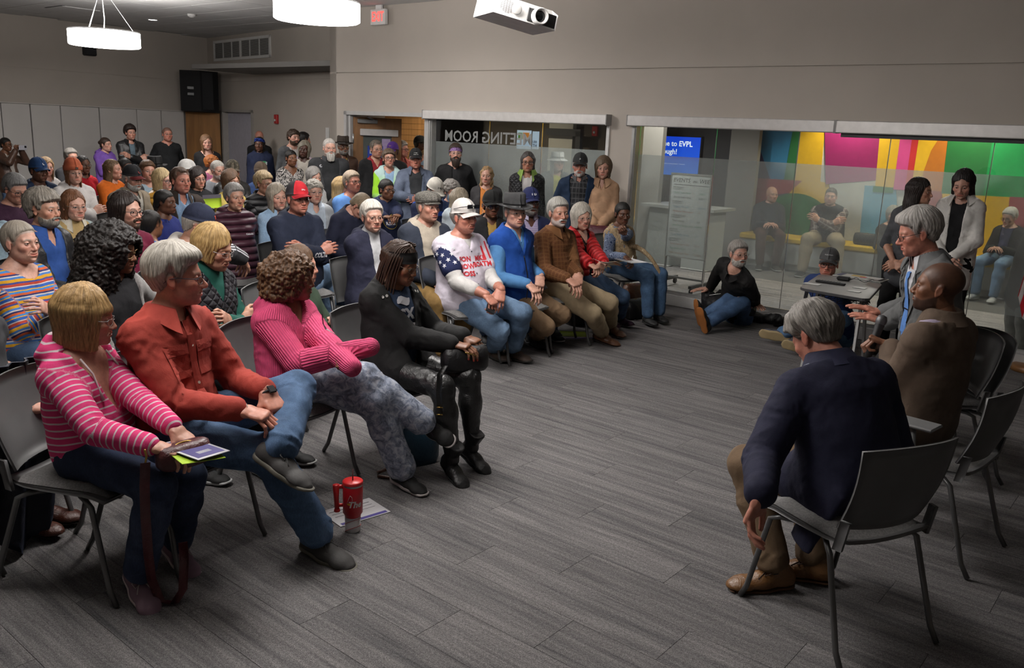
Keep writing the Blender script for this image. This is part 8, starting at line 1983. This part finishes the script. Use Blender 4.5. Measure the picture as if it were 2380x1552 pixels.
def phone(J,i,label,c=(.015,.015,.017),cam_=True):
 P,Rm=J['hands'][i];C0=P+Rm[1]*.10-Rm[2]*.038;o=obj_at('phone',label,'phone',C0);X,Y,Z=nrm(Rm[1]*.6+Rm[0]*.8),nrm(Rm[0]*.6-Rm[1]*.8),-Rm[2];Z=np.cross(X,Y)
 mb=MB();mb.box((-.075,-.037,-.005),(.075,.037,.005),X=X,Y=Y,Z=Z,bev=.004);mb.build('case',mat('phone'+str(c),c,.3),o)
 mb=MB();mb.box((-.070,-.033,.005),(.070,.033,.0058),X=X,Y=Y,Z=Z);mb.build('screen',mat('phone_screen',(.02,.022,.025),.08),o);return o
phone(J_['F5'],1,'black phone held low by the man in the star sleeved jersey');phone(J_['F6'],0,'black phone in the hands of the man in the blue vest')
Jg=J_['G61'];P=(Jg['WR'][0]+Jg['WR'][1])/2+Jg['fh']*.10+ZU*.05;o=obj_at('phone','pale phone held up by the woman taking a picture','phone',P);mb=MB();x_,y_,z_=frame(np.cross(ZU,Jg['fh']),ZU);mb.box((-.085,-.005,-.04),(.085,.005,.04),X=x_,Y=Jg['fh'],Z=ZU,bev=.004);mb.build('case',mat('phone_pale',(.5,.5,.55),.3),o);mb=MB();mb.box((.03,.005,-.005),(.07,.008,.03),X=x_,Y=Jg['fh'],Z=ZU);mb.build('camera',DARK,o)
J=J_['F4'];wp_=mat('print_white',(.55,.55,.58),.8)
for s,sz,a_,sd in(('CX',.085,.66,.0),('HAL',.105,.44,.0)):V,Fc=text_mesh(s,sz,.004);decal(J,'sweatshirt',V,Fc,chest(J,a_,sd),J['fu'],J['u'],wp_,'lettering',.004,.04)
for a_,sd in((.26,.03),(.24,-.05)):V,Fc=star_mesh(.018);decal(J,'sweatshirt',V,Fc,chest(J,a_,sd),J['fu'],J['u'],wp_,'star',.004,.1)
V=A([[.05*math.cos(t),.024*math.sin(t)+.008*math.cos(3*t),0]for t in np.arange(14)*math.pi/7]);decal(J,'sweatshirt',V,[list(range(14))],chest(J,.84,.0),J['fu'],J['u'],wp_,'emblem',.004,.04)
for sd in(1,-1):
 for q in(.10,.125):button(J,'coat',J['nb']+J['sl']*sd*(q+.01)+J['fu']*.05-J['u']*.06,(.5,.49,.47),.008,dirn=J['fu']+J['u']*.8)
J=J_['G50'];mg=mat('gold_line',(.42,.30,.04),.7);P=chest(J,.52)
Vr=[[.085*math.cos(t),.085*math.sin(t),0]for t in np.linspace(0,2*math.pi,25)]+[[.078*math.cos(t),.078*math.sin(t),0]for t in np.linspace(0,2*math.pi,25)]
decal(J,'hoodie',A(Vr),[[i,i+1,26+i,25+i]for i in range(24)],P,J['fu'],J['u'],mg,'print_ring',.004,.06);V,Fc=text_mesh('R.I.S.E',.048,.002);decal(J,'hoodie',V,Fc,P-J['u']*.02,J['fu'],J['u'],wp_,'lettering',.004,.04)
J=J_['R7'];V,Fc=text_mesh('ND',.075,.004);decal(J,'sweatshirt',V,Fc,chest(J,.38),J['fu'],J['u'],mat('print_navy',(.015,.02,.06),.8),'lettering',.004,.05);V,Fc=text_mesh('NOTRE DAME',.032,.001);V[:,1]-=2.2*V[:,0]**2;decal(J,'sweatshirt',V,Fc,chest(J,.56),J['fu'],J['u'],mat('print_brown',(.12,.08,.05),.8),'lettering',.004,.05)
J=J_['R8'];el_,wr_=J['EL'][0],J['WR'][0];ax=nrm(wr_-el_);dn=nrm(J['fu']-ax*(J['fu']@ax));V,Fc=text_mesh('COLTS',.055,.003);decal(J,'hoodie',V,Fc,el_+ax*.12,dn,J['u'],wp_,'lettering',.004,.04)
J=J_['G55'];V,Fc=text_mesh('ICE',.06,.003);decal(J,'tee',V,Fc,chest(J,.55),J['fu'],J['u'],mat('print_dark',(.08,.06,.06),.8),'lettering',.004,.06)
J=J_['G25'];rectd(J,'hoodie',chest(J,.70,.08),.085,.05,mat('badge_white',(.5,.55,.55),.5),'badge',.006);rectd(J,'hoodie',chest(J,.745,.08),.05,.025,mat('badge_green',(.02,.25,.08),.5),'badge_clip',.007)
J=J_['G36'];V=A([[.02*math.cos(t),.02*math.sin(t),0]for t in np.arange(12)*math.pi/6]);decal(J,'jacket',V,[list(range(12))],J['spine'](.86)+J['sl']*-.13+J['fu']*.1,J['fu'],J['u'],wp_,'pin',.008,.1)
J=J_['G23'];V,Fc=text_mesh('Columbia',.020,.001);decal(J,'coat',V,Fc,chest(J,.64,.08),J['fu'],J['u'],wp_,'lettering',.006,.05)
J=J_['R4']
for i in(0,):
 sh_,el_,wr_=J['sh'][i],J['EL'][i],J['WR'][i]
 for(p,q)in((sh_,el_),(el_,wr_)):
  ax=nrm(q-p);L_=np.linalg.norm(q-p);dn=nrm(J['tc']+J['sl']*.9+ZU*.5);dn=nrm(dn-ax*(dn@ax))
  for o_ in(-.022,0,.022):
   V=A([[o_-.006,-L_/2,0],[o_+.006,-L_/2,0],[o_+.006,L_/2,0],[o_-.006,L_/2,0]]);decal(J,'jacket',V,[[0,1,2,3]],(p+q)/2,dn,-ax,wp_,'stripe',.004,.03)
J=J_['F7']
for a_ in(.86,.70,.54,.38,.22):button(J,'shirt',chest(J,a_),(.10,.05,.02),.006)
rectd(J,'shirt',chest(J,.60,.085),.11,.12,fabric((.115,.043,.014),'plaid',(.165,.075,.028),.036),'pocket',.005)
J=J_['F6'];rectd(J,'vest',chest(J,.36),.012,.50,DARK,'zip',.004)
J=J_['F8'];mb=MB();P=J['nb']-J['B0']
for k_ in range(13):
 t=-1.1+k_*.18;q=P+J['sl']*.085*math.sin(t)+J['fu']*(.105-.0*abs(t))-J['u']*(.02+.10*math.cos(t*1.2))
 mb.lathe([(.001,-.012),(.011,0),(.001,.012)],6,O=q)
mb.build('necklace',mat('beads',(.50,.08,.02),.3),J['o'])['kind']='stuff'
def earring(J,label,r,c,hoop=True):
 hs=J['hs'];
 for s in(-1,1):
  C0=J['hc']-J['B0']+(A([s*.079,-.006,-.045-r])*hs)@J['RH'];mb=MB()
  if hoop:mb.tube([C0+(A([0,math.cos(t)*r,math.sin(t)*r])@J['RH'])for t in np.arange(14)*math.pi/7],.0016,5,closed=True)
  else:mb.lathe([(.001,-r),(.005,0),(.001,r)],6,O=C0)
  mb.build('earring',mat('earring'+str(c),c,.25,.9),J['o'])
for k_,r,c,h_ in(('G30',.018,(.6,.6,.6),False),('G50',.026,(.55,.4,.15),True),('G57',.020,(.5,.5,.5),True),('G56',.024,(.5,.5,.5),False),('F4',.014,(.6,.6,.6),False),('R1',.004,(.7,.7,.7),False)):earring(J_[k_],'',r,c,h_)
for k_ in('W2',):
 for a_ in(.74,.58,.42):button(J_[k_],'shirt',J_[k_]['spine'](a_)+J_[k_]['sl']*-.06+J_[k_]['fu']*.1,(.4,.38,.34),.005)
J=J_['W1']
for q in((2072,568),(2068,579)):
 P=at_w(q[0],q[1],.55);button(J,'trousers',P,(.45,.30,.10),.010,dirn=J['tc'])
J=J_['S3']
V=A([[-.014,.0,0],[.014,.0,0],[.020,-.035,0],[.012,-.05,0],[.036,-.36,0],[0,-.41,0],[-.036,-.36,0],[-.012,-.05,0],[-.020,-.035,0]]);mtie=fabric((.11,.24,.56),'check',(.20,.38,.66),.014)
decal(J,'shirt',V,[list(range(9))],J['nb']+J['fu']*.10-J['u']*.035,J['fu'],J['u'],mtie,'tie',.010,.03)
rectd(J,'shirt',J['nb']+J['fu']*.1-J['u']*.26,.07,.007,mat('tie_bar',(.03,.03,.03),.3,.8),'tie_bar',.016)
def lapels(J,g,c):
 m=fabric(c,'plain')
 for sd in(1,-1):
  V=A([[sd*.035,.0,0],[sd*.075,.0,0],[sd*.115,-.10,0],[sd*.085,-.115,0],[sd*.10,-.14,0],[sd*.035,-.33,0],[sd*.028,-.33,0],[sd*.04,-.12,0]]);
  decal(J,g,V,[list(range(8))if sd>0 else list(range(8))[::-1]],J['nb']+J['fu']*.1-J['u']*.03,J['fu'],J['u'],m,'lapel',.009,.03)
lapels(J_['S3'],'jacket',(.118,.121,.121));lapels(J_['G42'],'overcoat',(.012,.012,.013))
J=J_['S2'];P,Rm=J['hands'][0];C0=P+Rm[1]*.085-Rm[2]*.028;dm=nrm(at_d(2062,742,4.3)-at_d(2040,800,4.3));dm=nrm(dm+0*ZU)
mc=obj_at('microphone','black handheld microphone in the hand of the man in the brown blazer','microphone',C0)
mb=MB();x_,y_,z_=frame(np.cross(dm,J['tc']),dm);mb.lathe([(.001,-.09),(.018,-.09),(.020,.03),(.022,.09),(.024,.105)],16,X=x_,Y=y_,Z=z_,cap=False);mb.build('handle',DARK,mc)
mb=MB();mb.lathe([(.022,.105),(.0265,.118),(.027,.135),(.020,.152),(.001,.158)],16,X=x_,Y=y_,Z=z_,cap=False);mb.build('grille',mat('mic_grille',(.12,.12,.125),.4,.6,bscale=500),mc)
J=J_['F8'];P=(J['WR'][0]+J['WR'][1])/2+J['f']*.13+ZU*.01;sheet('paper','folded white paper with orange edge held by the woman in the red coat',P,J['f']+J['sl']*.3,.22,.16,(.60,.57,.52),'paper',up=ZU*.7-J['f']*.7,bend=.02,parts=[(.9,1.0,0,1,(.6,.2,.06))])
J=J_['F9'];P=J['WR'][1]+J['f']*.09-ZU*.03;sheet('paper','white paper on the lap of the woman in the fur vest',P,J['f']-J['sl']*.2,.29,.20,(.60,.59,.60),'paper');P2=J['hands'][1];mb=MB();o=obj_at('pen','silver pen in the hand of the woman in the fur vest','pen',P2[0]+P2[1][1]*.09);mb.tube([(0,0,-.05),(.02,.01,.06)],.004,6);mb.build('barrel',ALU,o);mb=MB();mb.tube([(0,0,-.05),(-.003,-.001,-.062)],[.003,.001],6);mb.build('tip',DARK,o)
tl=MB();P=J['nb']+J['fu']*.15-J['u']*.18-J['B0'];E0=at_z(1536,640,.50)-J['B0'];Pm=J['pl']+J['f']*.30+J['sl']*.06+ZU*.16-J['B0']
tt=np.linspace(0,1,12);C_=[(1-t)**2*P+2*t*(1-t)*(Pm+J['f']*.02+ZU*.06)+t*t*E0 for t in tt];tl.tube(C_,.030*(1-.45*tt)+.003*np.sin(tt*40),8);tl.build('fur_tail',fabric((.52,.40,.25),'fur',(.34,.24,.13)),J['gar']['vest'][2])
J=J_['G23'];P=(J['WR'][0]+J['WR'][1])/2+J['f']*.08-ZU*.02;o=sheet('clipboard','dark clipboard on the lap of the woman in the maroon puffer',P,J['sl']+J['f']*.2,.26,.20,(.05,.05,.055),'clipboard',up=ZU-J['f']*.2)
sheet('flyer','lime flyer held up by the woman with chin length dark hair',at_d(493,468,9.3),A([1,.1,.1]),.20,.15,LIME,'paper',up=A([.1,-1,.35]),parts=[(.0,1,.72,1.0,(.12,.11,.14))])
J=J_['F4'];hp_=(J['WR'][0]+J['WR'][1])/2;st=[at_z(*q)for q in((1035,850,.66),(1022,870,.64),(1020,910,.52),(1022,950,.42),(1024,970,.36))]
bg=bag('handbag','black nylon handbag with gold zips on the lap of the woman with braids',hp_+J['f']*.05-ZU*.155,J['sl']*.9+J['f']*.5,.27,.135,.15,(.010,.010,.011),rough=.6,strap=(st,nrm(np.cross(J['tc'],ZU))*.028,(.012,.012,.012)))
mb=MB();q=st[3]-A(bg.location);
for dz in(.01,-.03):mb.tube([q+A([-.016,0,dz])+J['tc']*.006,q+A([.016,0,dz])+J['tc']*.006],.003,6)
mb.build('buckle',mat('brass',(.45,.30,.08),.3,.9),bg)
mb=MB();mb.tube([hp_*0+J['f']*.09+J['sl']*-.06*0+ZU*.13-J['sl']*.10,J['f']*.10+ZU*.10-J['sl']*.02],.004,6);mb.build('pocket_zip',mat('brass',(.45,.30,.08),.3,.9),bg)
bag('tote_bag','blue tote bag with brown leather edge under the chair of the woman with braids',at_z(972,1075,0),A([.8,.5,0]),.24,.24,.12,(.015,.05,.085),zipc=(.14,.06,.03))
o=obj_at('bag_strap','brown leather strap looped on the carpet by the tote bag','strap',at_z(900,1100,.0));mb=MB();mb.tube([at_z(*q)-A(o.location)for q in((962,1072,.02),(925,1080,.04),(878,1098,.012),(880,1106,.01),(920,1112,.008),(955,1106,.01))],.008,6,sx=1.6);mb.build('strap',fabric((.10,.04,.02),'leather'),o)
bag('shoulder_bag','slouchy black leather bag on the carpet behind the khaki trousers',at_z(1350,752,0),A([.8,.5,0]),.36,.26,.22,(.012,.012,.012));bag('shoulder_bag','brown leather bag under the chair of the woman in the fur vest',at_z(1470,712,0),A([.7,.6,0]),.30,.26,.18,(.12,.045,.02));bag('shoulder_bag','black bag on the floor under the brown leather bag',at_z(1474,738,0),A([.7,.6,0]),.34,.20,.2,(.010,.010,.011))
bag('handbag','black handbag standing on the yellow bench behind the glass',at_w(2012,566,0,12.6)*A([1,1,0])+ZU*.49,T,.36,.17,.14,(.014,.014,.016))
J=J_['G60'];bag('handbag','maroon handbag held by the woman in the tan sweater',(J['WR'][0]+J['WR'][1])/2-ZU*.24+J['f']*.06,J['sl'],.34,.24,.14,(.075,.012,.022))
def drape(name,label,P,ax_,down,w_,L_,c,fab='plain',seed=1):
 o=obj_at(name,label,'coat',P);x=nrm(ax_);mb=MB();Gd=[];yv=nrm(np.cross(ZU,x))
 for i,u_ in enumerate(np.linspace(-.5,.5,21)):
  row=[]
  for j,v_ in enumerate(np.linspace(0,1,15)):
   wv=.030*math.sin(u_*21+seed+2*v_)*(.3+v_)+.018*math.sin(u_*40+v_*5)
   row.append(x*u_*w_*(1+.12*v_)+down*v_*L_*(1-.10*math.cos(u_*9+seed)*(v_>.9))+yv*wv)
  Gd.append(row)
 mb.grid(Gd,.012);mb.build('coat_body',fabric(c,fab),o)
 mb=MB();mb.tube([x*.30*w_+down*.1+yv*.05,x*.34*w_+down*L_*.4+yv*.07,x*.30*w_+down*L_*.75+yv*.06],[.05,.055,.045],10);mb.build('sleeve',fabric(c,fab),o);return o
J=J_['F1'];Pc_=J['pl']-J['f']*.36;Pc_[2]=.86
drape('coat','dark navy coat hung over the chair back of the pink striped woman',Pc_+J['tc']*.02,J['sl'],nrm(-ZU-J['f']*.10),.50,.80,(.010,.013,.026),'nylon',2)
def heap(name,label,P,rx,ry,h_,c,seed):
 o=obj_at(name,label,'jacket',P);F=Field(A([-rx,-ry,0])*1.3,A([rx*1.3,ry*1.3,h_*1.5]),.014);r=np.random.RandomState(seed)
 for k_ in range(9):
  a_=A([r.uniform(-.7,.7)*rx,r.uniform(-.7,.7)*ry,h_*.3]);b_=a_+A([r.uniform(-.5,.5)*rx,r.uniform(-.5,.5)*ry,r.uniform(-.1,.5)*h_]);F.cone(a_,b_,h_*.45,h_*.35,.05)
 F.cut(lambda X,Y,Z:.004-Z+0*X);V,Q=F.mesh();Nn=vnormals(V,Q);V=V+Nn*(sfbm(V,9,seed,3)*.016)[:,None].astype(f32);V[:,2]=np.maximum(V[:,2],.002)
 mb=mesh_np('cloth',V,Q,mats=[fabric(c,'nylon')],attrs={'rest':('FLOAT_VECTOR',V)});link('cloth',mb,o);mb=MB();mb.tube([A([-rx*.7,0,h_*.9]),A([0,ry*.2,h_*1.05]),A([rx*.6,0,h_*.8])],.004,6);mb.build('zip',ALU,o);return o
heap('jacket','black jacket heaped on the carpet behind the outstretched shoes',at_z(1795,752,0),.20,.17,.12,(.012,.012,.013),4)
J=J_['FL1'];heap('jacket','black jacket lying across the lap of the bearded man on the floor',J['pl']+J['f']*.16+ZU*.0,.30,.26,.19,(.014,.014,.016),7)
c4_=[at_z(x,y,.74)for x,y in((1858,667),(1905,637),(2052,658),(2018,697))]
tcn=sum(c4_)/4;tb=obj_at('table','small grey folding table with wire basket near the grey suit','table',A([tcn[0],tcn[1],0]));O=-A(tb.location)
e1,e2=nrm((c4_[3]-c4_[0])+(c4_[2]-c4_[1])),nrm((c4_[1]-c4_[0])+(c4_[2]-c4_[3]));L1=(np.linalg.norm(c4_[3]-c4_[0])+np.linalg.norm(c4_[2]-c4_[1]))/2;L2=(np.linalg.norm(c4_[1]-c4_[0])+np.linalg.norm(c4_[2]-c4_[3]))/2
def rrect(a_,b_,r):
 out=[]
 for cx,cy,t0 in((a_-r,b_-r,0),(-a_+r,b_-r,90),(-a_+r,-b_+r,180),(a_-r,-b_+r,270)):
  for t in np.linspace(t0,t0+90,6):out.append((cx+r*math.cos(math.radians(t)),cy+r*math.sin(math.radians(t))))
 return out
def slab(pts,z0,z1,X,Y,C0):
 V=[C0+X*x+Y*y+ZU*z0 for x,y in pts]+[C0+X*x+Y*y+ZU*z1 for x,y in pts];n_=len(pts);fl_=np.cross(X,Y)[2]>0
 Fc=[list(range(n_))[::-1],list(range(n_,2*n_))]+[[i,(i+1)%n_,n_+(i+1)%n_,n_+i]for i in range(n_)]
 return V,Fc if fl_ else[q[::-1]for q in Fc]
C0=A([tcn[0],tcn[1],0])+O
mb=MB();mb.raw(*slab(rrect(L1/2,L2/2,.07),.718,.738,e1,e2,C0));mb.build('table_edge',mat('edge_dark',(.05,.05,.052),.4),tb)
mb=MB();mb.raw(*slab(rrect(L1/2-.003,L2/2-.003,.068),.738,.7405,e1,e2,C0));mb.build('tabletop',mat('table_grey',(.235,.225,.215),.4),tb)
for s in(-1,1):
 for q in(-1,1):
  mb=MB();p0=C0+e1*s*(L1/2-.10)+e2*q*.10;p1=C0+e1*s*(L1/2-.08)+e2*q*(L2/2-.06)
  mb.raw([p0+e2*-.06+ZU*.715,p0+e2*.06+ZU*.715,p1+e2*.03+ZU*.03,p1-e2*.03+ZU*.03,p0-e2*.06+ZU*.715+e1*.02,p0+e2*.06+ZU*.715+e1*.02,p1+e2*.03+ZU*.03+e1*.02,p1-e2*.03+ZU*.03+e1*.02],[(0,1,2,3),(7,6,5,4),(0,4,5,1),(1,5,6,2),(2,6,7,3),(3,7,4,0)]);mb.build('leg',mat('leg_grey',(.26,.255,.25),.45),tb)
  mb=MB();mb.lathe([(.001,-.012),(.03,-.012),(.03,.012),(.001,.012)],12,O=p1+ZU*.031,X=e2,Y=ZU,Z=e1);mb.build('caster',DARK,tb)
mb=MB()
for k_ in range(9):a_=C0+e1*(-.5+k_/8)*L1*.75;mb.tube([a_-e2*.18+ZU*.70,a_-e2*.17+ZU*.62,a_+e2*.17+ZU*.62,a_+e2*.18+ZU*.70],.003,5)
for k_ in range(5):a_=C0+e2*(-.17+k_*.085)+ZU*.62;mb.tube([a_-e1*L1*.375,a_+e1*L1*.375],.003,5)
b_=mb.build('wire_basket',DARK,tb)
mb=MB();r=np.random.RandomState(3)
for k_ in range(5):mb.tube([C0+e1*(L1*.28+.09*math.cos(t*2+k_))+e2*(.02*k_-.05)+ZU*(.63+.05*abs(math.sin(t*1.5+k_*.7)))for t in np.linspace(0,6,16)],.004,5)
o=mb.build('cables',mat('cable_black',(.012,.012,.012),.5),tb);o['kind']='stuff'
def ot(x,y):return at_z(x,y,.742)
for(x,y,w_,h_,lb)in((1887,660,.13,.075,'white notecard with yellow edge at the left end of the grey table'),(1998,669,.10,.065,'white notecard on the grey table, the farther of two side by side'),(1985,677,.10,.065,'white notecard on the grey table, nearest to the front edge')):sheet('notecard',lb,ot(x,y),e1+e2*.1,w_,h_,(.60,.59,.57),'notecard')
o=obj_at('remote_control','long black remote control on the grey table','remote',ot(1930,659));x_,y_,z_=frame(ot(1956,663)-ot(1904,656));mb=MB();mb.box((-.12,-.022,0),(.12,.022,.018),X=x_,Y=y_,Z=z_,bev=.006);mb.build('body',DARK,o);mb=MB()
for i in range(8):
 for j in(-1,0,1):mb.box((-.10+i*.024,j*.013-.004,.018),(-.088+i*.024,j*.013+.004,.0205),X=x_,Y=y_,Z=z_)
mb.build('buttons',mat('rem_btn',(.06,.06,.06),.5),o)['kind']='stuff'
sheet('printed_page','stack of coloured printed pages at the back of the grey table',ot(2000,646),ot(2052,653)-ot(1958,640),.42,.20,(.58,.56,.53),'paper',thick=.006,parts=[(.05,.15,.2,.9,(.05,.05,.12)),(.3,.55,.5,.85,(.55,.35,.05)),(.5,.62,.35,.6,(.5,.06,.06)),(.9,.98,.1,.9,(.03,.03,.03))])
o=obj_at('headset','black headset microphone with a curled cable on the grey table','headset',ot(1962,652));mb=MB();mb.box((-.06,-.03,0),(.05,.03,.035),X=x_,Y=y_,Z=z_,bev=.012);mb.build('transmitter',DARK,o)
mb=MB();mb.tube([x_*(.04+.05*t)+y_*.05*math.sin(t*2.4)+ZU*(.006+.03*abs(math.sin(t*1.2)))for t in np.linspace(0,4,20)],.0025,5);mb.build('cable',DARK,o)
o=obj_at('paper_sign','grey paper strip hanging from the left side of the table','paper',C0-O-e1*(L1/2-.02));mb=MB();mb.grid([[e2*y-e1*(.03+.03*z_)-ZU*(.02+z_*.36)+ZU*.735 for z_ in(0,.5,1)]for y in(-.10,0,.10)],.003);mb.build('sheet',mat('strip_grey',(.30,.30,.31),.6),o);mb=MB();mb.box((-.1,-.004,.70),(.1,.004,.735),X=e2,Y=e1,Z=ZU);mb.build('tape',mat('tape',(.45,.45,.45),.5),o)
chair(J_['S3']['pl']-J_['S3']['f']*.10,J_['S3']['f'],'grey moulded chair half hidden behind the man in the grey suit')
